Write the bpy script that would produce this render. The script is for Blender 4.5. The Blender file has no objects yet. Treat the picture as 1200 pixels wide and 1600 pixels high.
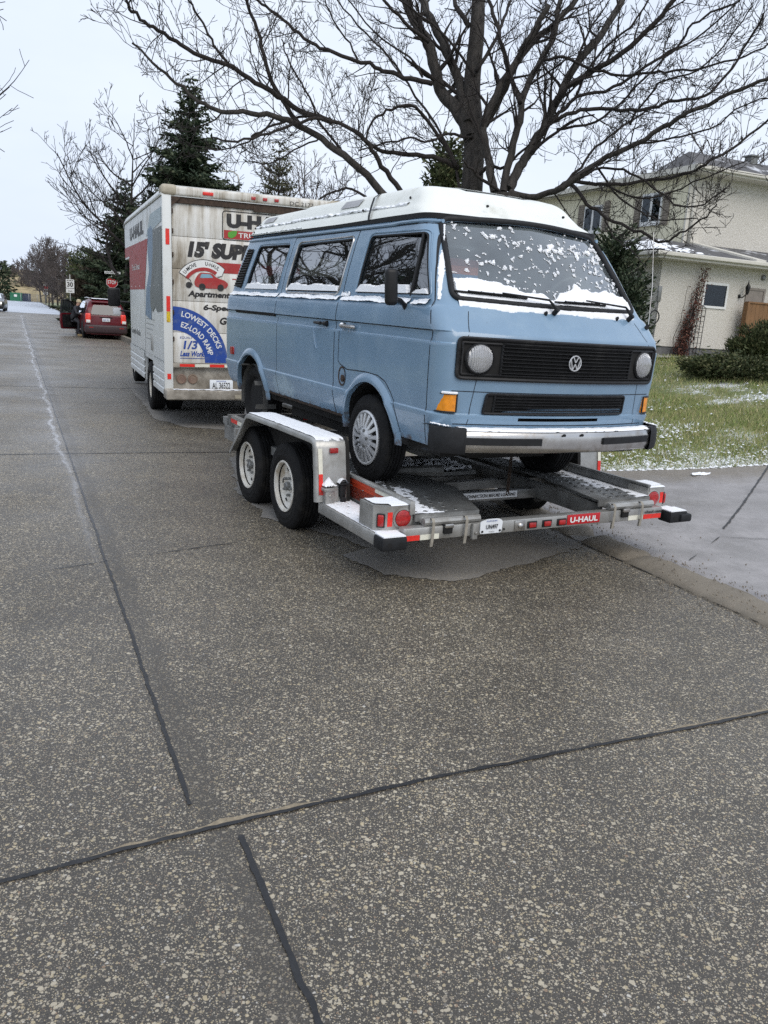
import bpy, bmesh, math, random
from mathutils import Vector, Matrix, Euler, noise
from math import sin, cos, pi, radians, sqrt, atan2, hypot

# ------------------------------------------------------------------ camera, world, sun, exposure
SC = bpy.context.scene
COL = SC.collection
F_PX, PITCH, ROLL, CAM_H = 1282.3, 0.2321, 0.0626, 1.65
def cam_axes():
    cp, sp = cos(PITCH), sin(PITCH)
    fwd = Vector((0, cp, -sp)); down = Vector((0, -sp, -cp)); right = Vector((1, 0, 0))
    c, s = cos(ROLL), sin(ROLL)
    return c * right - s * down, s * right + c * down, fwd
CR, CD, CF = cam_axes()
CPOS = Vector((0, 0, CAM_H))
cam_data = bpy.data.cameras.new('camera')
cam = bpy.data.objects.new('camera', cam_data); COL.objects.link(cam)
m = Matrix((CR, -CD, -CF)).transposed().to_4x4(); m.translation = CPOS
cam.matrix_world = m
cam_data.sensor_fit = 'VERTICAL'; cam_data.sensor_height = 36.0
cam_data.lens = F_PX / 1600 * 36.0
cam_data.clip_start = 0.05; cam_data.clip_end = 2000
SC.camera = cam
def at(px, py, t):
    """world point seen in the photo at pixel (px, py), t metres along the view axis"""
    return CPOS + (CR * ((px - 600) / F_PX) + CD * ((py - 800) / F_PX) + CF) * t

SUN_EL, SUN_AZ = radians(47), radians(150)
world = bpy.data.worlds.new("World"); SC.world = world; world.use_nodes = True
wn, wl = world.node_tree.nodes, world.node_tree.links
wn.clear()
wo = wn.new('ShaderNodeOutputWorld'); bg = wn.new('ShaderNodeBackground')
sky = wn.new('ShaderNodeTexSky'); sky.sky_type = 'NISHITA'; sky.sun_disc = False
sky.sun_elevation = SUN_EL; sky.sun_rotation = SUN_AZ; sky.air_density = 1.0; sky.dust_density = 4.0
tc = wn.new('ShaderNodeTexCoord'); mp = wn.new('ShaderNodeMapping'); mp.inputs['Scale'].default_value = (1, 1, 2.6)
nz = wn.new('ShaderNodeTexNoise'); nz.inputs['Scale'].default_value = 1.6; nz.inputs['Detail'].default_value = 5; nz.inputs['Roughness'].default_value = .55
cr = wn.new('ShaderNodeValToRGB')
cr.color_ramp.elements[0].position = .36; cr.color_ramp.elements[0].color = (6.75, 7.65, 9.4, 1)
cr.color_ramp.elements[1].position = .66; cr.color_ramp.elements[1].color = (8.1, 8.85, 10.0, 1)
mx = wn.new('ShaderNodeMix'); mx.data_type = 'RGBA'; mx.inputs['Factor'].default_value = .93
wl.new(tc.outputs['Generated'], mp.inputs['Vector']); wl.new(mp.outputs['Vector'], nz.inputs['Vector'])
wl.new(nz.outputs['Fac'], cr.inputs['Fac']); wl.new(sky.outputs['Color'], mx.inputs['A']); wl.new(cr.outputs['Color'], mx.inputs['B'])
wl.new(mx.outputs['Result'], bg.inputs['Color']); bg.inputs['Strength'].default_value = .10
wl.new(bg.outputs['Background'], wo.inputs['Surface'])
sun_data = bpy.data.lights.new('sun', 'SUN'); sun_data.energy = 1.5; sun_data.angle = radians(45); sun_data.color = (1, .93, .84)
sun = bpy.data.objects.new('sun', sun_data); COL.objects.link(sun)
sun.rotation_euler = Vector((sin(SUN_AZ) * cos(SUN_EL), cos(SUN_AZ) * cos(SUN_EL), sin(SUN_EL))).to_track_quat('Z', 'Y').to_euler()
SC.view_settings.view_transform = 'Standard'; SC.view_settings.look = 'None'
SC.view_settings.exposure = 0.2; SC.view_settings.gamma = 1.0; SC.view_settings.use_curve_mapping = False
SC.render.engine = 'CYCLES'
SC.cycles.use_denoising = False; SC.cycles.sample_clamp_indirect = 3.0; SC.cycles.transparent_max_bounces = 24; SC.cycles.max_bounces = 8; SC.cycles.glossy_bounces = 4

# ------------------------------------------------------------------ materials
def newmat(name):
    mt = bpy.data.materials.new(name); mt.use_nodes = True
    n = mt.node_tree.nodes; l = mt.node_tree.links
    return mt, n, l, n['Principled BSDF']
def coords(n, l, scale=(1, 1, 1), kind='Object'):
    t = n.new('ShaderNodeTexCoord'); q = n.new('ShaderNodeMapping'); q.inputs['Scale'].default_value = scale
    l.new(t.outputs[kind], q.inputs['Vector']); return q.outputs['Vector']
def noise_n(n, l, vec, scale, detail=4, rough=.6, dist=0):
    t = n.new('ShaderNodeTexNoise'); t.inputs['Scale'].default_value = scale; t.inputs['Detail'].default_value = detail
    t.inputs['Roughness'].default_value = rough; t.inputs['Distortion'].default_value = dist
    l.new(vec, t.inputs['Vector']); return t.outputs['Fac']
def ramp(n, l, fac, stops, interp='LINEAR'):
    r = n.new('ShaderNodeValToRGB'); e = r.color_ramp.elements; r.color_ramp.interpolation = interp
    while len(e) < len(stops): e.new(.5)
    for k, (p, c) in enumerate(stops):
        e[k].position = p
        if isinstance(c, (int, float)): c = (c, c, c)
        e[k].color = (*c[:3], 1)
    l.new(fac, r.inputs['Fac']); return r.outputs['Color']
def mixc(n, l, fac, a, b, mode='MIX'):
    r = n.new('ShaderNodeMix'); r.data_type = 'RGBA'; r.blend_type = mode
    for s, v in (('Factor', fac), ('A', a), ('B', b)):
        if isinstance(v, (int, float)): r.inputs[s].default_value = v if s == 'Factor' else (v, v, v, 1)
        elif isinstance(v, tuple): r.inputs[s].default_value = (*v[:3], 1)
        else: l.new(v, r.inputs[s])
    return r.outputs['Result']
def mth(n, l, op, a, b=None, clamp=False):
    r = n.new('ShaderNodeMath'); r.operation = op; r.use_clamp = clamp
    for k, v in enumerate((a, b)):
        if v is None: continue
        if isinstance(v, (int, float)): r.inputs[k].default_value = v
        else: l.new(v, r.inputs[k])
    return r.outputs[0]
def bump(n, l, p, h, strength=.3, dist=.01):
    b = n.new('ShaderNodeBump'); b.inputs['Strength'].default_value = strength; b.inputs['Distance'].default_value = dist
    l.new(h, b.inputs['Height']); l.new(b.outputs['Normal'], p.inputs['Normal'])
def pmat(name, col, rough=.5, metal=0, var=.12, vscale=6, bmp=0, bscale=60, coat=0, dirt=None, dirt_amt=.5, dirt_scale=3, spec=.5, stretch=(1, 1, 1)):
    mt, n, l, p = newmat(name)
    v = coords(n, l, stretch)
    f = noise_n(n, l, v, vscale, 6)
    lo = tuple(c * (1 - var) for c in col); hi = tuple(min(1, c * (1 + var)) for c in col)
    c = ramp(n, l, f, [(.3, lo), (.7, hi)])
    if dirt:
        f2 = noise_n(n, l, v, dirt_scale, 8, .68)
        k = ramp(n, l, f2, [(.62 - .3 * dirt_amt, 0), (.72, 1)])
        c = mixc(n, l, k, c, dirt)
        rr = mixc(n, l, k, rough, min(1, rough + .3)); l.new(rr, p.inputs['Roughness'])
    else:
        f3 = noise_n(n, l, v, vscale * 3, 3)
        rr = ramp(n, l, f3, [(.3, max(.02, rough - .06)), (.7, min(1, rough + .08))]); l.new(rr, p.inputs['Roughness'])
    l.new(c, p.inputs['Base Color'])
    p.inputs['Metallic'].default_value = metal; p.inputs['Coat Weight'].default_value = coat
    p.inputs['Specular IOR Level'].default_value = spec; p.inputs['Coat Roughness'].default_value = .06
    if bmp: bump(n, l, p, noise_n(n, l, v, bscale, 4), bmp, .004)
    return mt
def glass(name, tint=(.35, .38, .38), film=.0, filmcol=(.4, .45, .5), refl=1.0):
    mt, n, l, p = newmat(name); n.remove(p); out = n['Material Output']
    tr = n.new('ShaderNodeBsdfTransparent'); tr.inputs['Color'].default_value = (*tint, 1)
    gl = n.new('ShaderNodeBsdfGlossy'); gl.inputs['Roughness'].default_value = .015; gl.inputs['Color'].default_value = (.95, .97, 1, 1)
    fr = n.new('ShaderNodeFresnel'); fr.inputs['IOR'].default_value = 1.6
    f = mth(n, l, 'MULTIPLY', fr.outputs[0], 1.7 * refl, True)
    a = tr.outputs[0]
    if film:
        df = n.new('ShaderNodeBsdfDiffuse'); df.inputs['Color'].default_value = (*filmcol, 1)
        m1 = n.new('ShaderNodeMixShader')
        v = coords(n, l); fk = ramp(n, l, noise_n(n, l, v, 2.5, 5), [(.3, film * .7), (.7, min(1, film * 1.3))])
        l.new(fk, m1.inputs[0]); l.new(tr.outputs[0], m1.inputs[1]); l.new(df.outputs[0], m1.inputs[2]); a = m1.outputs[0]
    ms = n.new('ShaderNodeMixShader'); l.new(f, ms.inputs[0]); l.new(a, ms.inputs[1]); l.new(gl.outputs[0], ms.inputs[2])
    l.new(ms.outputs[0], out.inputs['Surface']); return mt

def car_paint():
    mt, n, l, p = newmat('blue_paint')
    v = coords(n, l)
    f = noise_n(n, l, v, 1.3, 6, .6)
    c = ramp(n, l, f, [(.3, (.165, .265, .375)), (.7, (.205, .315, .435))])
    # chalky faded cloud on the lower sliding door
    tc_ = n.new('ShaderNodeTexCoord'); sx = n.new('ShaderNodeSeparateXYZ'); l.new(tc_.outputs['Object'], sx.inputs[0])
    dx = mth(n, l, 'DIVIDE', mth(n, l, 'SUBTRACT', sx.outputs[0], -1.62), .30); dz = mth(n, l, 'DIVIDE', mth(n, l, 'SUBTRACT', sx.outputs[2], .50), .11)
    r2 = mth(n, l, 'ADD', mth(n, l, 'MULTIPLY', dx, dx), mth(n, l, 'MULTIPLY', dz, dz))
    r2 = mth(n, l, 'ADD', r2, mth(n, l, 'MULTIPLY', mth(n, l, 'SUBTRACT', noise_n(n, l, v, 9, 6), .5), 2.2))
    k = ramp(n, l, r2, [(.25, .95), (1.1, 0)])
    k = mixc(n, l, .25, k, noise_n(n, l, v, 30, 4), 'MULTIPLY')
    c = mixc(n, l, k, c, (.36, .50, .60))
    # smudges
    f3 = noise_n(n, l, v, 4.5, 8, .7); k3 = ramp(n, l, f3, [(.50, 0), (.75, .30)]); c = mixc(n, l, k3, c, (.30, .41, .49))
    # rust and grime toward the sills, rust blooming in spots
    zz = mth(n, l, 'SUBTRACT', .50, sx.outputs[2]); zz = mth(n, l, 'MULTIPLY', zz, 5.0)
    g = mth(n, l, 'ADD', zz, mth(n, l, 'MULTIPLY', mth(n, l, 'SUBTRACT', noise_n(n, l, v, 14, 8, .7), .5), 2.6))
    k2 = ramp(n, l, g, [(.35, 0), (.75, .85)]); rc = ramp(n, l, noise_n(n, l, v, 40, 5), [(.35, (.03, .022, .018)), (.6, (.10, .055, .03))])
    c = mixc(n, l, k2, c, rc)
    sp = ramp(n, l, noise_n(n, l, v, 55, 3, .5), [(.745, 0), (.77, .7)]); c = mixc(n, l, sp, c, (.05, .03, .022))
    l.new(c, p.inputs['Base Color'])
    rr = ramp(n, l, f3, [(.3, .20), (.75, .42)]); l.new(mixc(n, l, k2, rr, .8), p.inputs['Roughness'])
    p.inputs['Coat Weight'].default_value = .6; p.inputs['Coat Roughness'].default_value = .07
    bump(n, l, p, noise_n(n, l, v, 2.2, 2), .12, .02)
    return mt

M = {}
M['paint'] = car_paint()
M['snow'] = pmat('snow_white', (.86, .88, .91), .75, var=.03, vscale=8, bmp=.6, bscale=90, spec=.25)
M['roofwhite'] = pmat('cream_fibreglass', (.76, .78, .74), .42, var=.04, bmp=.05, dirt=(.56, .57, .52), dirt_amt=.2)
M['rubber'] = pmat('black_rubber', (.014, .015, .017), .62, var=.25, vscale=20, spec=.3)
M['blackplastic'] = pmat('black_plastic', (.012, .0125, .014), .45, var=.3, vscale=12, dirt=(.04, .04, .04), dirt_amt=.25, spec=.3)
M['tyre'] = pmat('tyre_rubber', (.012, .012, .0125), .75, var=.35, vscale=15, bmp=.35, bscale=70, dirt=(.034, .032, .029), dirt_amt=.3, dirt_scale=5, spec=.2)
M['chrome'] = pmat('worn_chrome', (.52, .51, .49), .24, 1, var=.15, vscale=4, bmp=.15, bscale=7, dirt=(.30, .27, .24), dirt_amt=.55, dirt_scale=9)
M['alu'] = pmat('silver_paint', (.66, .67, .68), .32, .35, var=.1)
M['dark'] = pmat('dark_underbody', (.012, .011, .010), .85, var=.5, vscale=9)
M['rustdark'] = pmat('rusty_steel', (.05, .032, .022), .85, var=.5, vscale=22, bmp=.3)
M['interior'] = pmat('interior_trim', (.11, .125, .13), .8, var=.2)
M['seat'] = pmat('seat_cloth', (.13, .145, .15), .9, var=.2, vscale=20)
M['seam'] = pmat('panel_gap', (.012, .014, .018), .8)
M['amber'] = pmat('amber_lens', (.75, .26, .01), .18, var=.25, vscale=30, coat=.6)
M['redlens'] = pmat('red_lens', (.36, .012, .012), .22, var=.35, vscale=45, coat=.5)
M['redrefl'] = pmat('red_reflective_tape', (.72, .03, .02), .4, var=.25, vscale=60, dirt=(.25, .06, .05), dirt_amt=.25, dirt_scale=12)
M['whiterefl'] = pmat('white_reflective_tape', (.74, .73, .62), .45, var=.08, vscale=40, dirt=(.45, .42, .34), dirt_amt=.3, dirt_scale=10)
M['galv'] = pmat('galvanised_steel', (.40, .40, .385), .40, .60, var=.22, vscale=5, bmp=.12, bscale=40, dirt=(.22, .21, .19), dirt_amt=.45, dirt_scale=4)
M['galvdark'] = pmat('weathered_steel', (.24, .245, .24), .40, .45, var=.35, vscale=5, dirt=(.07, .066, .06), dirt_amt=.45)
M['orange'] = pmat('orange_red_paint', (.50, .055, .02), .5, var=.2, vscale=5, dirt=(.25, .07, .04), dirt_amt=.5)
M['rimwhite'] = pmat('white_wheel_paint', (.72, .70, .64), .4, var=.08, dirt=(.36, .29, .19), dirt_amt=.4, dirt_scale=6)
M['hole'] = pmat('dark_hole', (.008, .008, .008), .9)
M['strap'] = pmat('webbing_strap', (.27, .25, .21), .85, var=.2, vscale=40)
M['strapdark'] = pmat('grey_webbing', (.11, .11, .105), .85, var=.25, vscale=40)
M['plate'] = pmat('plate_white', (.74, .77, .80), .4, var=.05)
M['ink'] = pmat('black_ink', (.018, .017, .018), .5, dirt=(.12, .11, .09), dirt_amt=.25, dirt_scale=14)
M['inkblue'] = pmat('blue_ink', (.015, .06, .30), .5, var=.1, dirt=(.10, .14, .25), dirt_amt=.3, dirt_scale=10)
M['signred'] = pmat('sign_red', (.48, .012, .018), .4, var=.08)
M['decalred'] = pmat('decal_red', (.36, .025, .025), .5, var=.12, dirt=(.30, .10, .085), dirt_amt=.35, dirt_scale=7)
M['signwhite'] = pmat('sign_white', (.74, .75, .74), .45, var=.04)
M['green'] = pmat('leaf_green', (.08, .30, .03), .5)
M['winglass'] = glass('side_glass', (.34, .36, .36), .04, (.2, .22, .22), 1.35)
M['wsglass'] = glass('misted_sheen_windscreen', (.88, .92, .92), .24, (.38, .44, .46), 1.15)  # pale film: misting, plus sky reflection put into its colour
M['carglass'] = glass('tinted_glass', (.12, .14, .15), .12, (.12, .14, .15), .7)
M['houseglass'] = glass('house_glass', (.25, .28, .30), .0, (.2, .22, .24), .28)
M['lampglass'] = glass('lamp_glass', (.97, .98, .99), .40, (.95, .96, .98), .9)  # white film paints the lamp's bright reflection into the lens colour
_n = M['lampglass'].node_tree.nodes; _l = M['lampglass'].node_tree.links; _w = _n.new('ShaderNodeTexWave'); _w.bands_direction = 'Y'; _w.inputs['Scale'].default_value = 22; _w.inputs['Distortion'].default_value = .6; _t = _n.new('ShaderNodeTexCoord'); _l.new(_t.outputs['Object'], _w.inputs['Vector']); _b = _n.new('ShaderNodeBump'); _b.inputs['Strength'].default_value = .7; _b.inputs['Distance'].default_value = .01; _l.new(_w.outputs['Fac'], _b.inputs['Height'])
for _q in _n:
    if _q.type in ('BSDF_GLOSSY', 'BSDF_DIFFUSE'): _l.new(_b.outputs['Normal'], _q.inputs['Normal'])

def truck_white():
    mt, n, l, p = newmat('grimy_white_truck_paint')
    v = coords(n, l, (9, 9, .75)); f = noise_n(n, l, v, 1.0, 8, .72)
    v2 = coords(n, l); g = noise_n(n, l, v2, 1.1, 5, .6)
    k = mth(n, l, 'ADD', f, mth(n, l, 'MULTIPLY', mth(n, l, 'SUBTRACT', g, .5), .75))
    c = ramp(n, l, k, [(.34, (.74, .74, .72)), (.50, (.60, .58, .53)), (.66, (.30, .26, .20)), (.8, (.13, .11, .08))])
    l.new(c, p.inputs['Base Color']); p.inputs['Roughness'].default_value = .55
    return mt
M['tkrear'] = truck_white()
M['tkside'] = pmat('white_truck_side', (.66, .68, .67), .35, var=.05, vscale=1.5, dirt=(.42, .40, .35), dirt_amt=.25, dirt_scale=1.6, stretch=(1, 1, .6))
M['tkgrime'] = pmat('grimy_bumper_paint', (.36, .33, .28), .6, var=.35, vscale=4, bmp=.15, dirt=(.13, .11, .085), dirt_amt=.65, dirt_scale=5)
M['tkcorner'] = pmat('stained_roof_corner', (.40, .36, .28), .6, var=.2, vscale=9, dirt=(.20, .17, .12), dirt_amt=.5)

# ------------------------------------------------------------------ mesh helpers
def tag(o, label=None, cat=None, group=None, kind=None):
    if label: o['label'] = label
    if cat: o['category'] = cat
    if group: o['group'] = group
    if kind: o['kind'] = kind
    return o
def empty(name, loc, rot=(0, 0, 0), label=None, cat=None, group=None):
    o = bpy.data.objects.new(name, None); COL.objects.link(o); o.location = loc; o.rotation_euler = rot; o.empty_display_size = .2
    return tag(o, label, cat, group)
def split_loose(o):
    me = o.data; n = len(me.vertices); par = list(range(n))
    def find(a):
        while par[a] != a: par[a] = par[par[a]]; a = par[a]
        return a
    for e in me.edges:
        a, b = find(e.vertices[0]), find(e.vertices[1])
        if a != b: par[a] = b
    groups = {}
    for p in me.polygons: groups.setdefault(find(p.vertices[0]), []).append(p.index)
    if len(groups) < 2: return
    for k in groups.values():
        keep = set(k); bm = bmesh.new(); bm.from_mesh(me); bm.faces.ensure_lookup_table()
        bmesh.ops.delete(bm, geom=[f for f in bm.faces if f.index not in keep], context='FACES'); m2 = bpy.data.meshes.new(o.name.split('.')[0]); bm.to_mesh(m2); bm.free()
        for mt in me.materials: m2.materials.append(mt)
        c = bpy.data.objects.new(o.name.split('.')[0], m2); COL.objects.link(c); c.parent = o.parent; c.matrix_parent_inverse = o.matrix_parent_inverse; c.matrix_basis = o.matrix_basis
    bpy.data.objects.remove(o)
class MB:
    def __init__(s): s.v = []; s.f = []; s.m = []; s.cur = 0
    def add(s, vs, fs, mi=None):
        b = len(s.v); s.v.extend([tuple(p) for p in vs]); k = s.cur if mi is None else mi
        for f in fs: s.f.append(tuple(b + i for i in f)); s.m.append(k)
    def box(s, x0, x1, y0, y1, z0, z1, mi=None, T=None):
        vs = [(x, y, z) for x in (x0, x1) for y in (y0, y1) for z in (z0, z1)]
        if T is not None: vs = [T @ Vector(p) for p in vs]
        s.add(vs, [(0, 1, 3, 2), (4, 6, 7, 5), (0, 4, 5, 1), (2, 3, 7, 6), (0, 2, 6, 4), (1, 5, 7, 3)], mi)
    def rbox(s, x0, x1, y0, y1, z0, z1, r=.01, seg=2, mi=None, T=None):
        bm = bmesh.new(); bmesh.ops.create_cube(bm, size=1)
        for v in bm.verts: v.co = Vector(((x0 + x1) / 2 + v.co.x * (x1 - x0), (y0 + y1) / 2 + v.co.y * (y1 - y0), (z0 + z1) / 2 + v.co.z * (z1 - z0)))
        r = min(r, .49 * min(x1 - x0, y1 - y0, z1 - z0))
        bmesh.ops.bevel(bm, geom=bm.edges[:], offset=r, segments=seg, affect='EDGES', profile=.5)
        bm.verts.index_update()
        s.add([(T @ v.co if T is not None else v.co) for v in bm.verts], [[v.index for v in f.verts] for f in bm.faces], mi); bm.free()
    def prism(s, poly, fn, a, b, mi=None):
        """poly 2-d points, fn(u, v, w) -> 3-d; extruded from w=a to w=b"""
        n = len(poly); vs = [fn(u, v, a) for u, v in poly] + [fn(u, v, b) for u, v in poly]
        fs = [tuple(range(n))[::-1], tuple(range(n, 2 * n))] + [(i, (i + 1) % n, n + (i + 1) % n, n + i) for i in range(n)]
        s.add(vs, fs, mi)
    def tube(s, pts, r, seg=8, mi=None, closed=False, caps=True, flat=None):
        pts = [Vector(p) for p in pts]; n = len(pts)
        rr = r if isinstance(r, (list, tuple)) else [r] * n
        b = len(s.v); up = Vector((0, 0, 1)); prev = None; k = s.cur if mi is None else mi
        for i, p in enumerate(pts):
            if closed: d = pts[(i + 1) % n] - pts[i - 1]
            else: d = pts[min(i + 1, n - 1)] - pts[max(i - 1, 0)]
            if d.length < 1e-9: d = Vector((0, 0, 1))
            d.normalize()
            if prev is None:
                a = d.cross(up)
                if a.length < .05: a = d.cross(Vector((1, 0, 0)))
            else: a = prev - d * prev.dot(d)
            a.normalize(); c = d.cross(a); prev = a
            for j in range(seg):
                t = 2 * pi * j / seg; s.v.append(tuple(p + (a * cos(t) + c * sin(t)) * rr[i]))
        m_ = n if closed else n - 1
        for i in range(m_):
            for j in range(seg):
                i2 = (i + 1) % n
                s.f.append((b + i * seg + j, b + i * seg + (j + 1) % seg, b + i2 * seg + (j + 1) % seg, b + i2 * seg + j)); s.m.append(k)
        if caps and not closed:
            s.f.append(tuple(b + j for j in range(seg))[::-1]); s.m.append(k)
            s.f.append(tuple(b + (n - 1) * seg + j for j in range(seg))); s.m.append(k)
    def lathe(s, prof, fn, seg=32, mi=None, cap0=True, cap1=True):
        """prof [(r, h)]; fn(x, y, h) -> 3-d"""
        b = len(s.v); k = s.cur if mi is None else mi
        for r, h in prof:
            for j in range(seg):
                t = 2 * pi * j / seg; s.v.append(tuple(fn(r * cos(t), r * sin(t), h)))
        for i in range(len(prof) - 1):
            for j in range(seg):
                s.f.append((b + i * seg + j, b + i * seg + (j + 1) % seg, b + (i + 1) * seg + (j + 1) % seg, b + (i + 1) * seg + j)); s.m.append(k)
        if cap0: s.f.append(tuple(b + j for j in range(seg))[::-1]); s.m.append(k)
        if cap1: s.f.append(tuple(b + (len(prof) - 1) * seg + j for j in range(seg))); s.m.append(k)
    def grid(s, fn, nu, nv, mi=None, keep=None, flip=False):
        b = len(s.v); k = s.cur if mi is None else mi
        for i in range(nu + 1):
            for j in range(nv + 1): s.v.append(tuple(fn(i / nu, j / nv)))
        for i in range(nu):
            for j in range(nv):
                q = (b + i * (nv + 1) + j, b + (i + 1) * (nv + 1) + j, b + (i + 1) * (nv + 1) + j + 1, b + i * (nv + 1) + j + 1)
                if keep and not keep(i, j): continue
                s.f.append(q[::-1] if flip else q); s.m.append(k)
    def mesh(s, name, mats, smooth=True, angle=35, fixn=True):
        me = bpy.data.meshes.new(name); me.from_pydata(s.v, [], s.f)
        if not isinstance(mats, (list, tuple)): mats = [mats]
        for x in mats: me.materials.append(x)
        if len(mats) > 1: me.polygons.foreach_set('material_index', s.m)
        if fixn:
            bm = bmesh.new(); bm.from_mesh(me); bmesh.ops.recalc_face_normals(bm, faces=bm.faces)
            if smooth:
                ca = radians(angle)
                for e in bm.edges:
                    if len(e.link_faces) == 2: e.smooth = e.calc_face_angle(9) < ca
            bm.to_mesh(me); bm.free()
        me.polygons.foreach_set('use_smooth', [smooth] * len(me.polygons)); me.update()
        return me
    def build(s, name, mats, parent=None, smooth=True, angle=35, fixn=True):
        o = bpy.data.objects.new(name, s.mesh(name, mats, smooth, angle, fixn)); COL.objects.link(o)
        if parent: o.parent = parent
        return o
def copy_tree(o, parent=None):
    c = o.copy(); COL.objects.link(c)
    if parent: c.parent = parent
    for ch in list(o.children): copy_tree(ch, c)
    return c
def rpoly(pts, r, n=4):
    """round the corners of a 2-d polygon"""
    out = []; k = len(pts)
    rs = r if isinstance(r, (list, tuple)) else [r] * k
    for i in range(k):
        p = Vector(pts[i]); a = Vector(pts[i - 1]) - p; b = Vector(pts[(i + 1) % k]) - p
        rr = min(rs[i], a.length * .45, b.length * .45); A = p + a.normalized() * rr; B = p + b.normalized() * rr
        for j in range(n + 1):
            t = j / n; out.append(tuple(A * (1 - t) ** 2 + p * 2 * t * (1 - t) + B * t * t))
    return out
def inset(poly, d):
    """move a convex polygon's outline inward by d"""
    n = len(poly); c = Vector((sum(p[0] for p in poly) / n, sum(p[1] for p in poly) / n)); out = []
    for i in range(n):
        p = Vector(poly[i]); t = (Vector(poly[(i + 1) % n]) - Vector(poly[i - 1]))
        if t.length < 1e-9: t = Vector((1, 0))
        nn = Vector((-t.y, t.x)).normalized()
        if nn.dot(c - p) < 0: nn = -nn
        out.append(tuple(p + nn * d))
    return out
def span(poly, v):
    """u extent of a convex polygon at height v"""
    xs = []
    for i in range(len(poly)):
        a, b = poly[i], poly[(i + 1) % len(poly)]
        if (a[1] - v) * (b[1] - v) <= 0 and a[1] != b[1]:
            t = (v - a[1]) / (b[1] - a[1]); xs.append(a[0] + t * (b[0] - a[0]))
    return (min(xs), max(xs)) if xs else None
def pane(mb, poly, surf, off, nu=8, nv=10, mi=None):
    """fill a convex polygon (u, v) with a sheet that follows surf(u, v, off)"""
    vmin = min(p[1] for p in poly) + 1e-4; vmax = max(p[1] for p in poly) - 1e-4
    def fn(a, b):
        v = vmin + (vmax - vmin) * b; s_ = span(poly, v) or (0, 0)
        return surf(s_[0] + (s_[1] - s_[0]) * a, v, off)
    mb.grid(fn, nu, nv, mi)
def dense(pts, step, closed=False):
    out = []; n = len(pts); m_ = n if closed else n - 1
    for i in range(m_):
        a, b = Vector(pts[i]), Vector(pts[(i + 1) % n]); k = max(1, int((b - a).length / step))
        for j in range(k): out.append(tuple(a + (b - a) * (j / k)))
    if not closed: out.append(tuple(pts[-1]))
    return out
def seam(mb, pts, surf, w=.005, off=.0015, mi=None, step=.03):
    p = dense(pts, step); n = len(p); L = []; R_ = []
    for i in range(n):
        d = Vector(p[min(i + 1, n - 1)]) - Vector(p[max(i - 1, 0)]); d.normalize(); q = Vector((-d.y, d.x)) * w / 2
        L.append(surf(p[i][0] + q.x, p[i][1] + q.y, off)); R_.append(surf(p[i][0] - q.x, p[i][1] - q.y, off))
    mb.add(L + R_, [(i, i + 1, n + i + 1, n + i) for i in range(n - 1)], mi)
def snow_sheet(mb, fn, nu, nv, hf, mi=None, sink=.003):
    """fn(u,v)->(pos, normal); hf(u,v)->thickness (<=0 means bare)"""
    P = {}
    for i in range(nu + 1):
        for j in range(nv + 1):
            h = hf(i / nu, j / nv); p, nn = fn(i / nu, j / nv); P[i, j] = (Vector(p) + Vector(nn) * (h if h > 0 else -sink), h > 0)
    idx = {}
    def g(k):
        if k not in idx: idx[k] = len(mb.v); mb.v.append(tuple(P[k][0]))
        return idx[k]
    for i in range(nu):
        for j in range(nv):
            ks = [(i, j), (i + 1, j), (i + 1, j + 1), (i, j + 1)]
            if any(P[k][1] for k in ks): mb.f.append(tuple(g(k) for k in ks)); mb.m.append(mb.cur if mi is None else mi)
def nz3(x, y, z=0, s=1): return noise.noise(Vector((x * s, y * s, z * s)))
def fbm(x, y, z=0, s=1, o=4): return noise.fractal(Vector((x * s, y * s, z * s)), 1.0, 2.0, o)
_tc = {}
def text(s, fn, w, h, u0, v0, mat, parent, name='lettering', bold=0, shear=0, depth=.002, sx=1.0, arc=None, warp=None):
    """text scaled to a w x h box whose lower-left corner is (u0, v0), mapped by fn(u, v, w)"""
    key = (s, bold)
    if key not in _tc:
        cu = bpy.data.curves.new('t', 'FONT'); cu.body = s; cu.offset = bold; cu.resolution_u = 3; cu.size = 1
        o = bpy.data.objects.new('t', cu); COL.objects.link(o); bpy.context.view_layer.update()
        me = bpy.data.meshes.new_from_object(o.evaluated_get(bpy.context.evaluated_depsgraph_get()))
        _tc[key] = ([tuple(v.co) for v in me.vertices], [tuple(p.vertices) for p in me.polygons])
        bpy.data.objects.remove(o); bpy.data.curves.remove(cu); bpy.data.meshes.remove(me)
    vs, fs = _tc[key]
    x0 = min(v[0] for v in vs); x1 = max(v[0] for v in vs); y0 = min(v[1] for v in vs); y1 = max(v[1] for v in vs)
    out = []
    for v in vs:
        b = (v[1] - y0) / (y1 - y0) * h; a = (v[0] - x0) / (x1 - x0) * (w - shear * h) + shear * b
        if arc:
            cx, cy, R0, a0, span_ = arc   # baseline circle; text runs from angle a0 by -span over w
            th = a0 - span_ * a / w; rr = R0 + b; out.append(fn(cx + rr * cos(th), cy + rr * sin(th), depth))
        else: out.append(fn(u0 + a, v0 + b, depth))
    mb = MB(); mb.add(out, fs); return mb.build(name, mat, parent, smooth=False, fixn=False)
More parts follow.
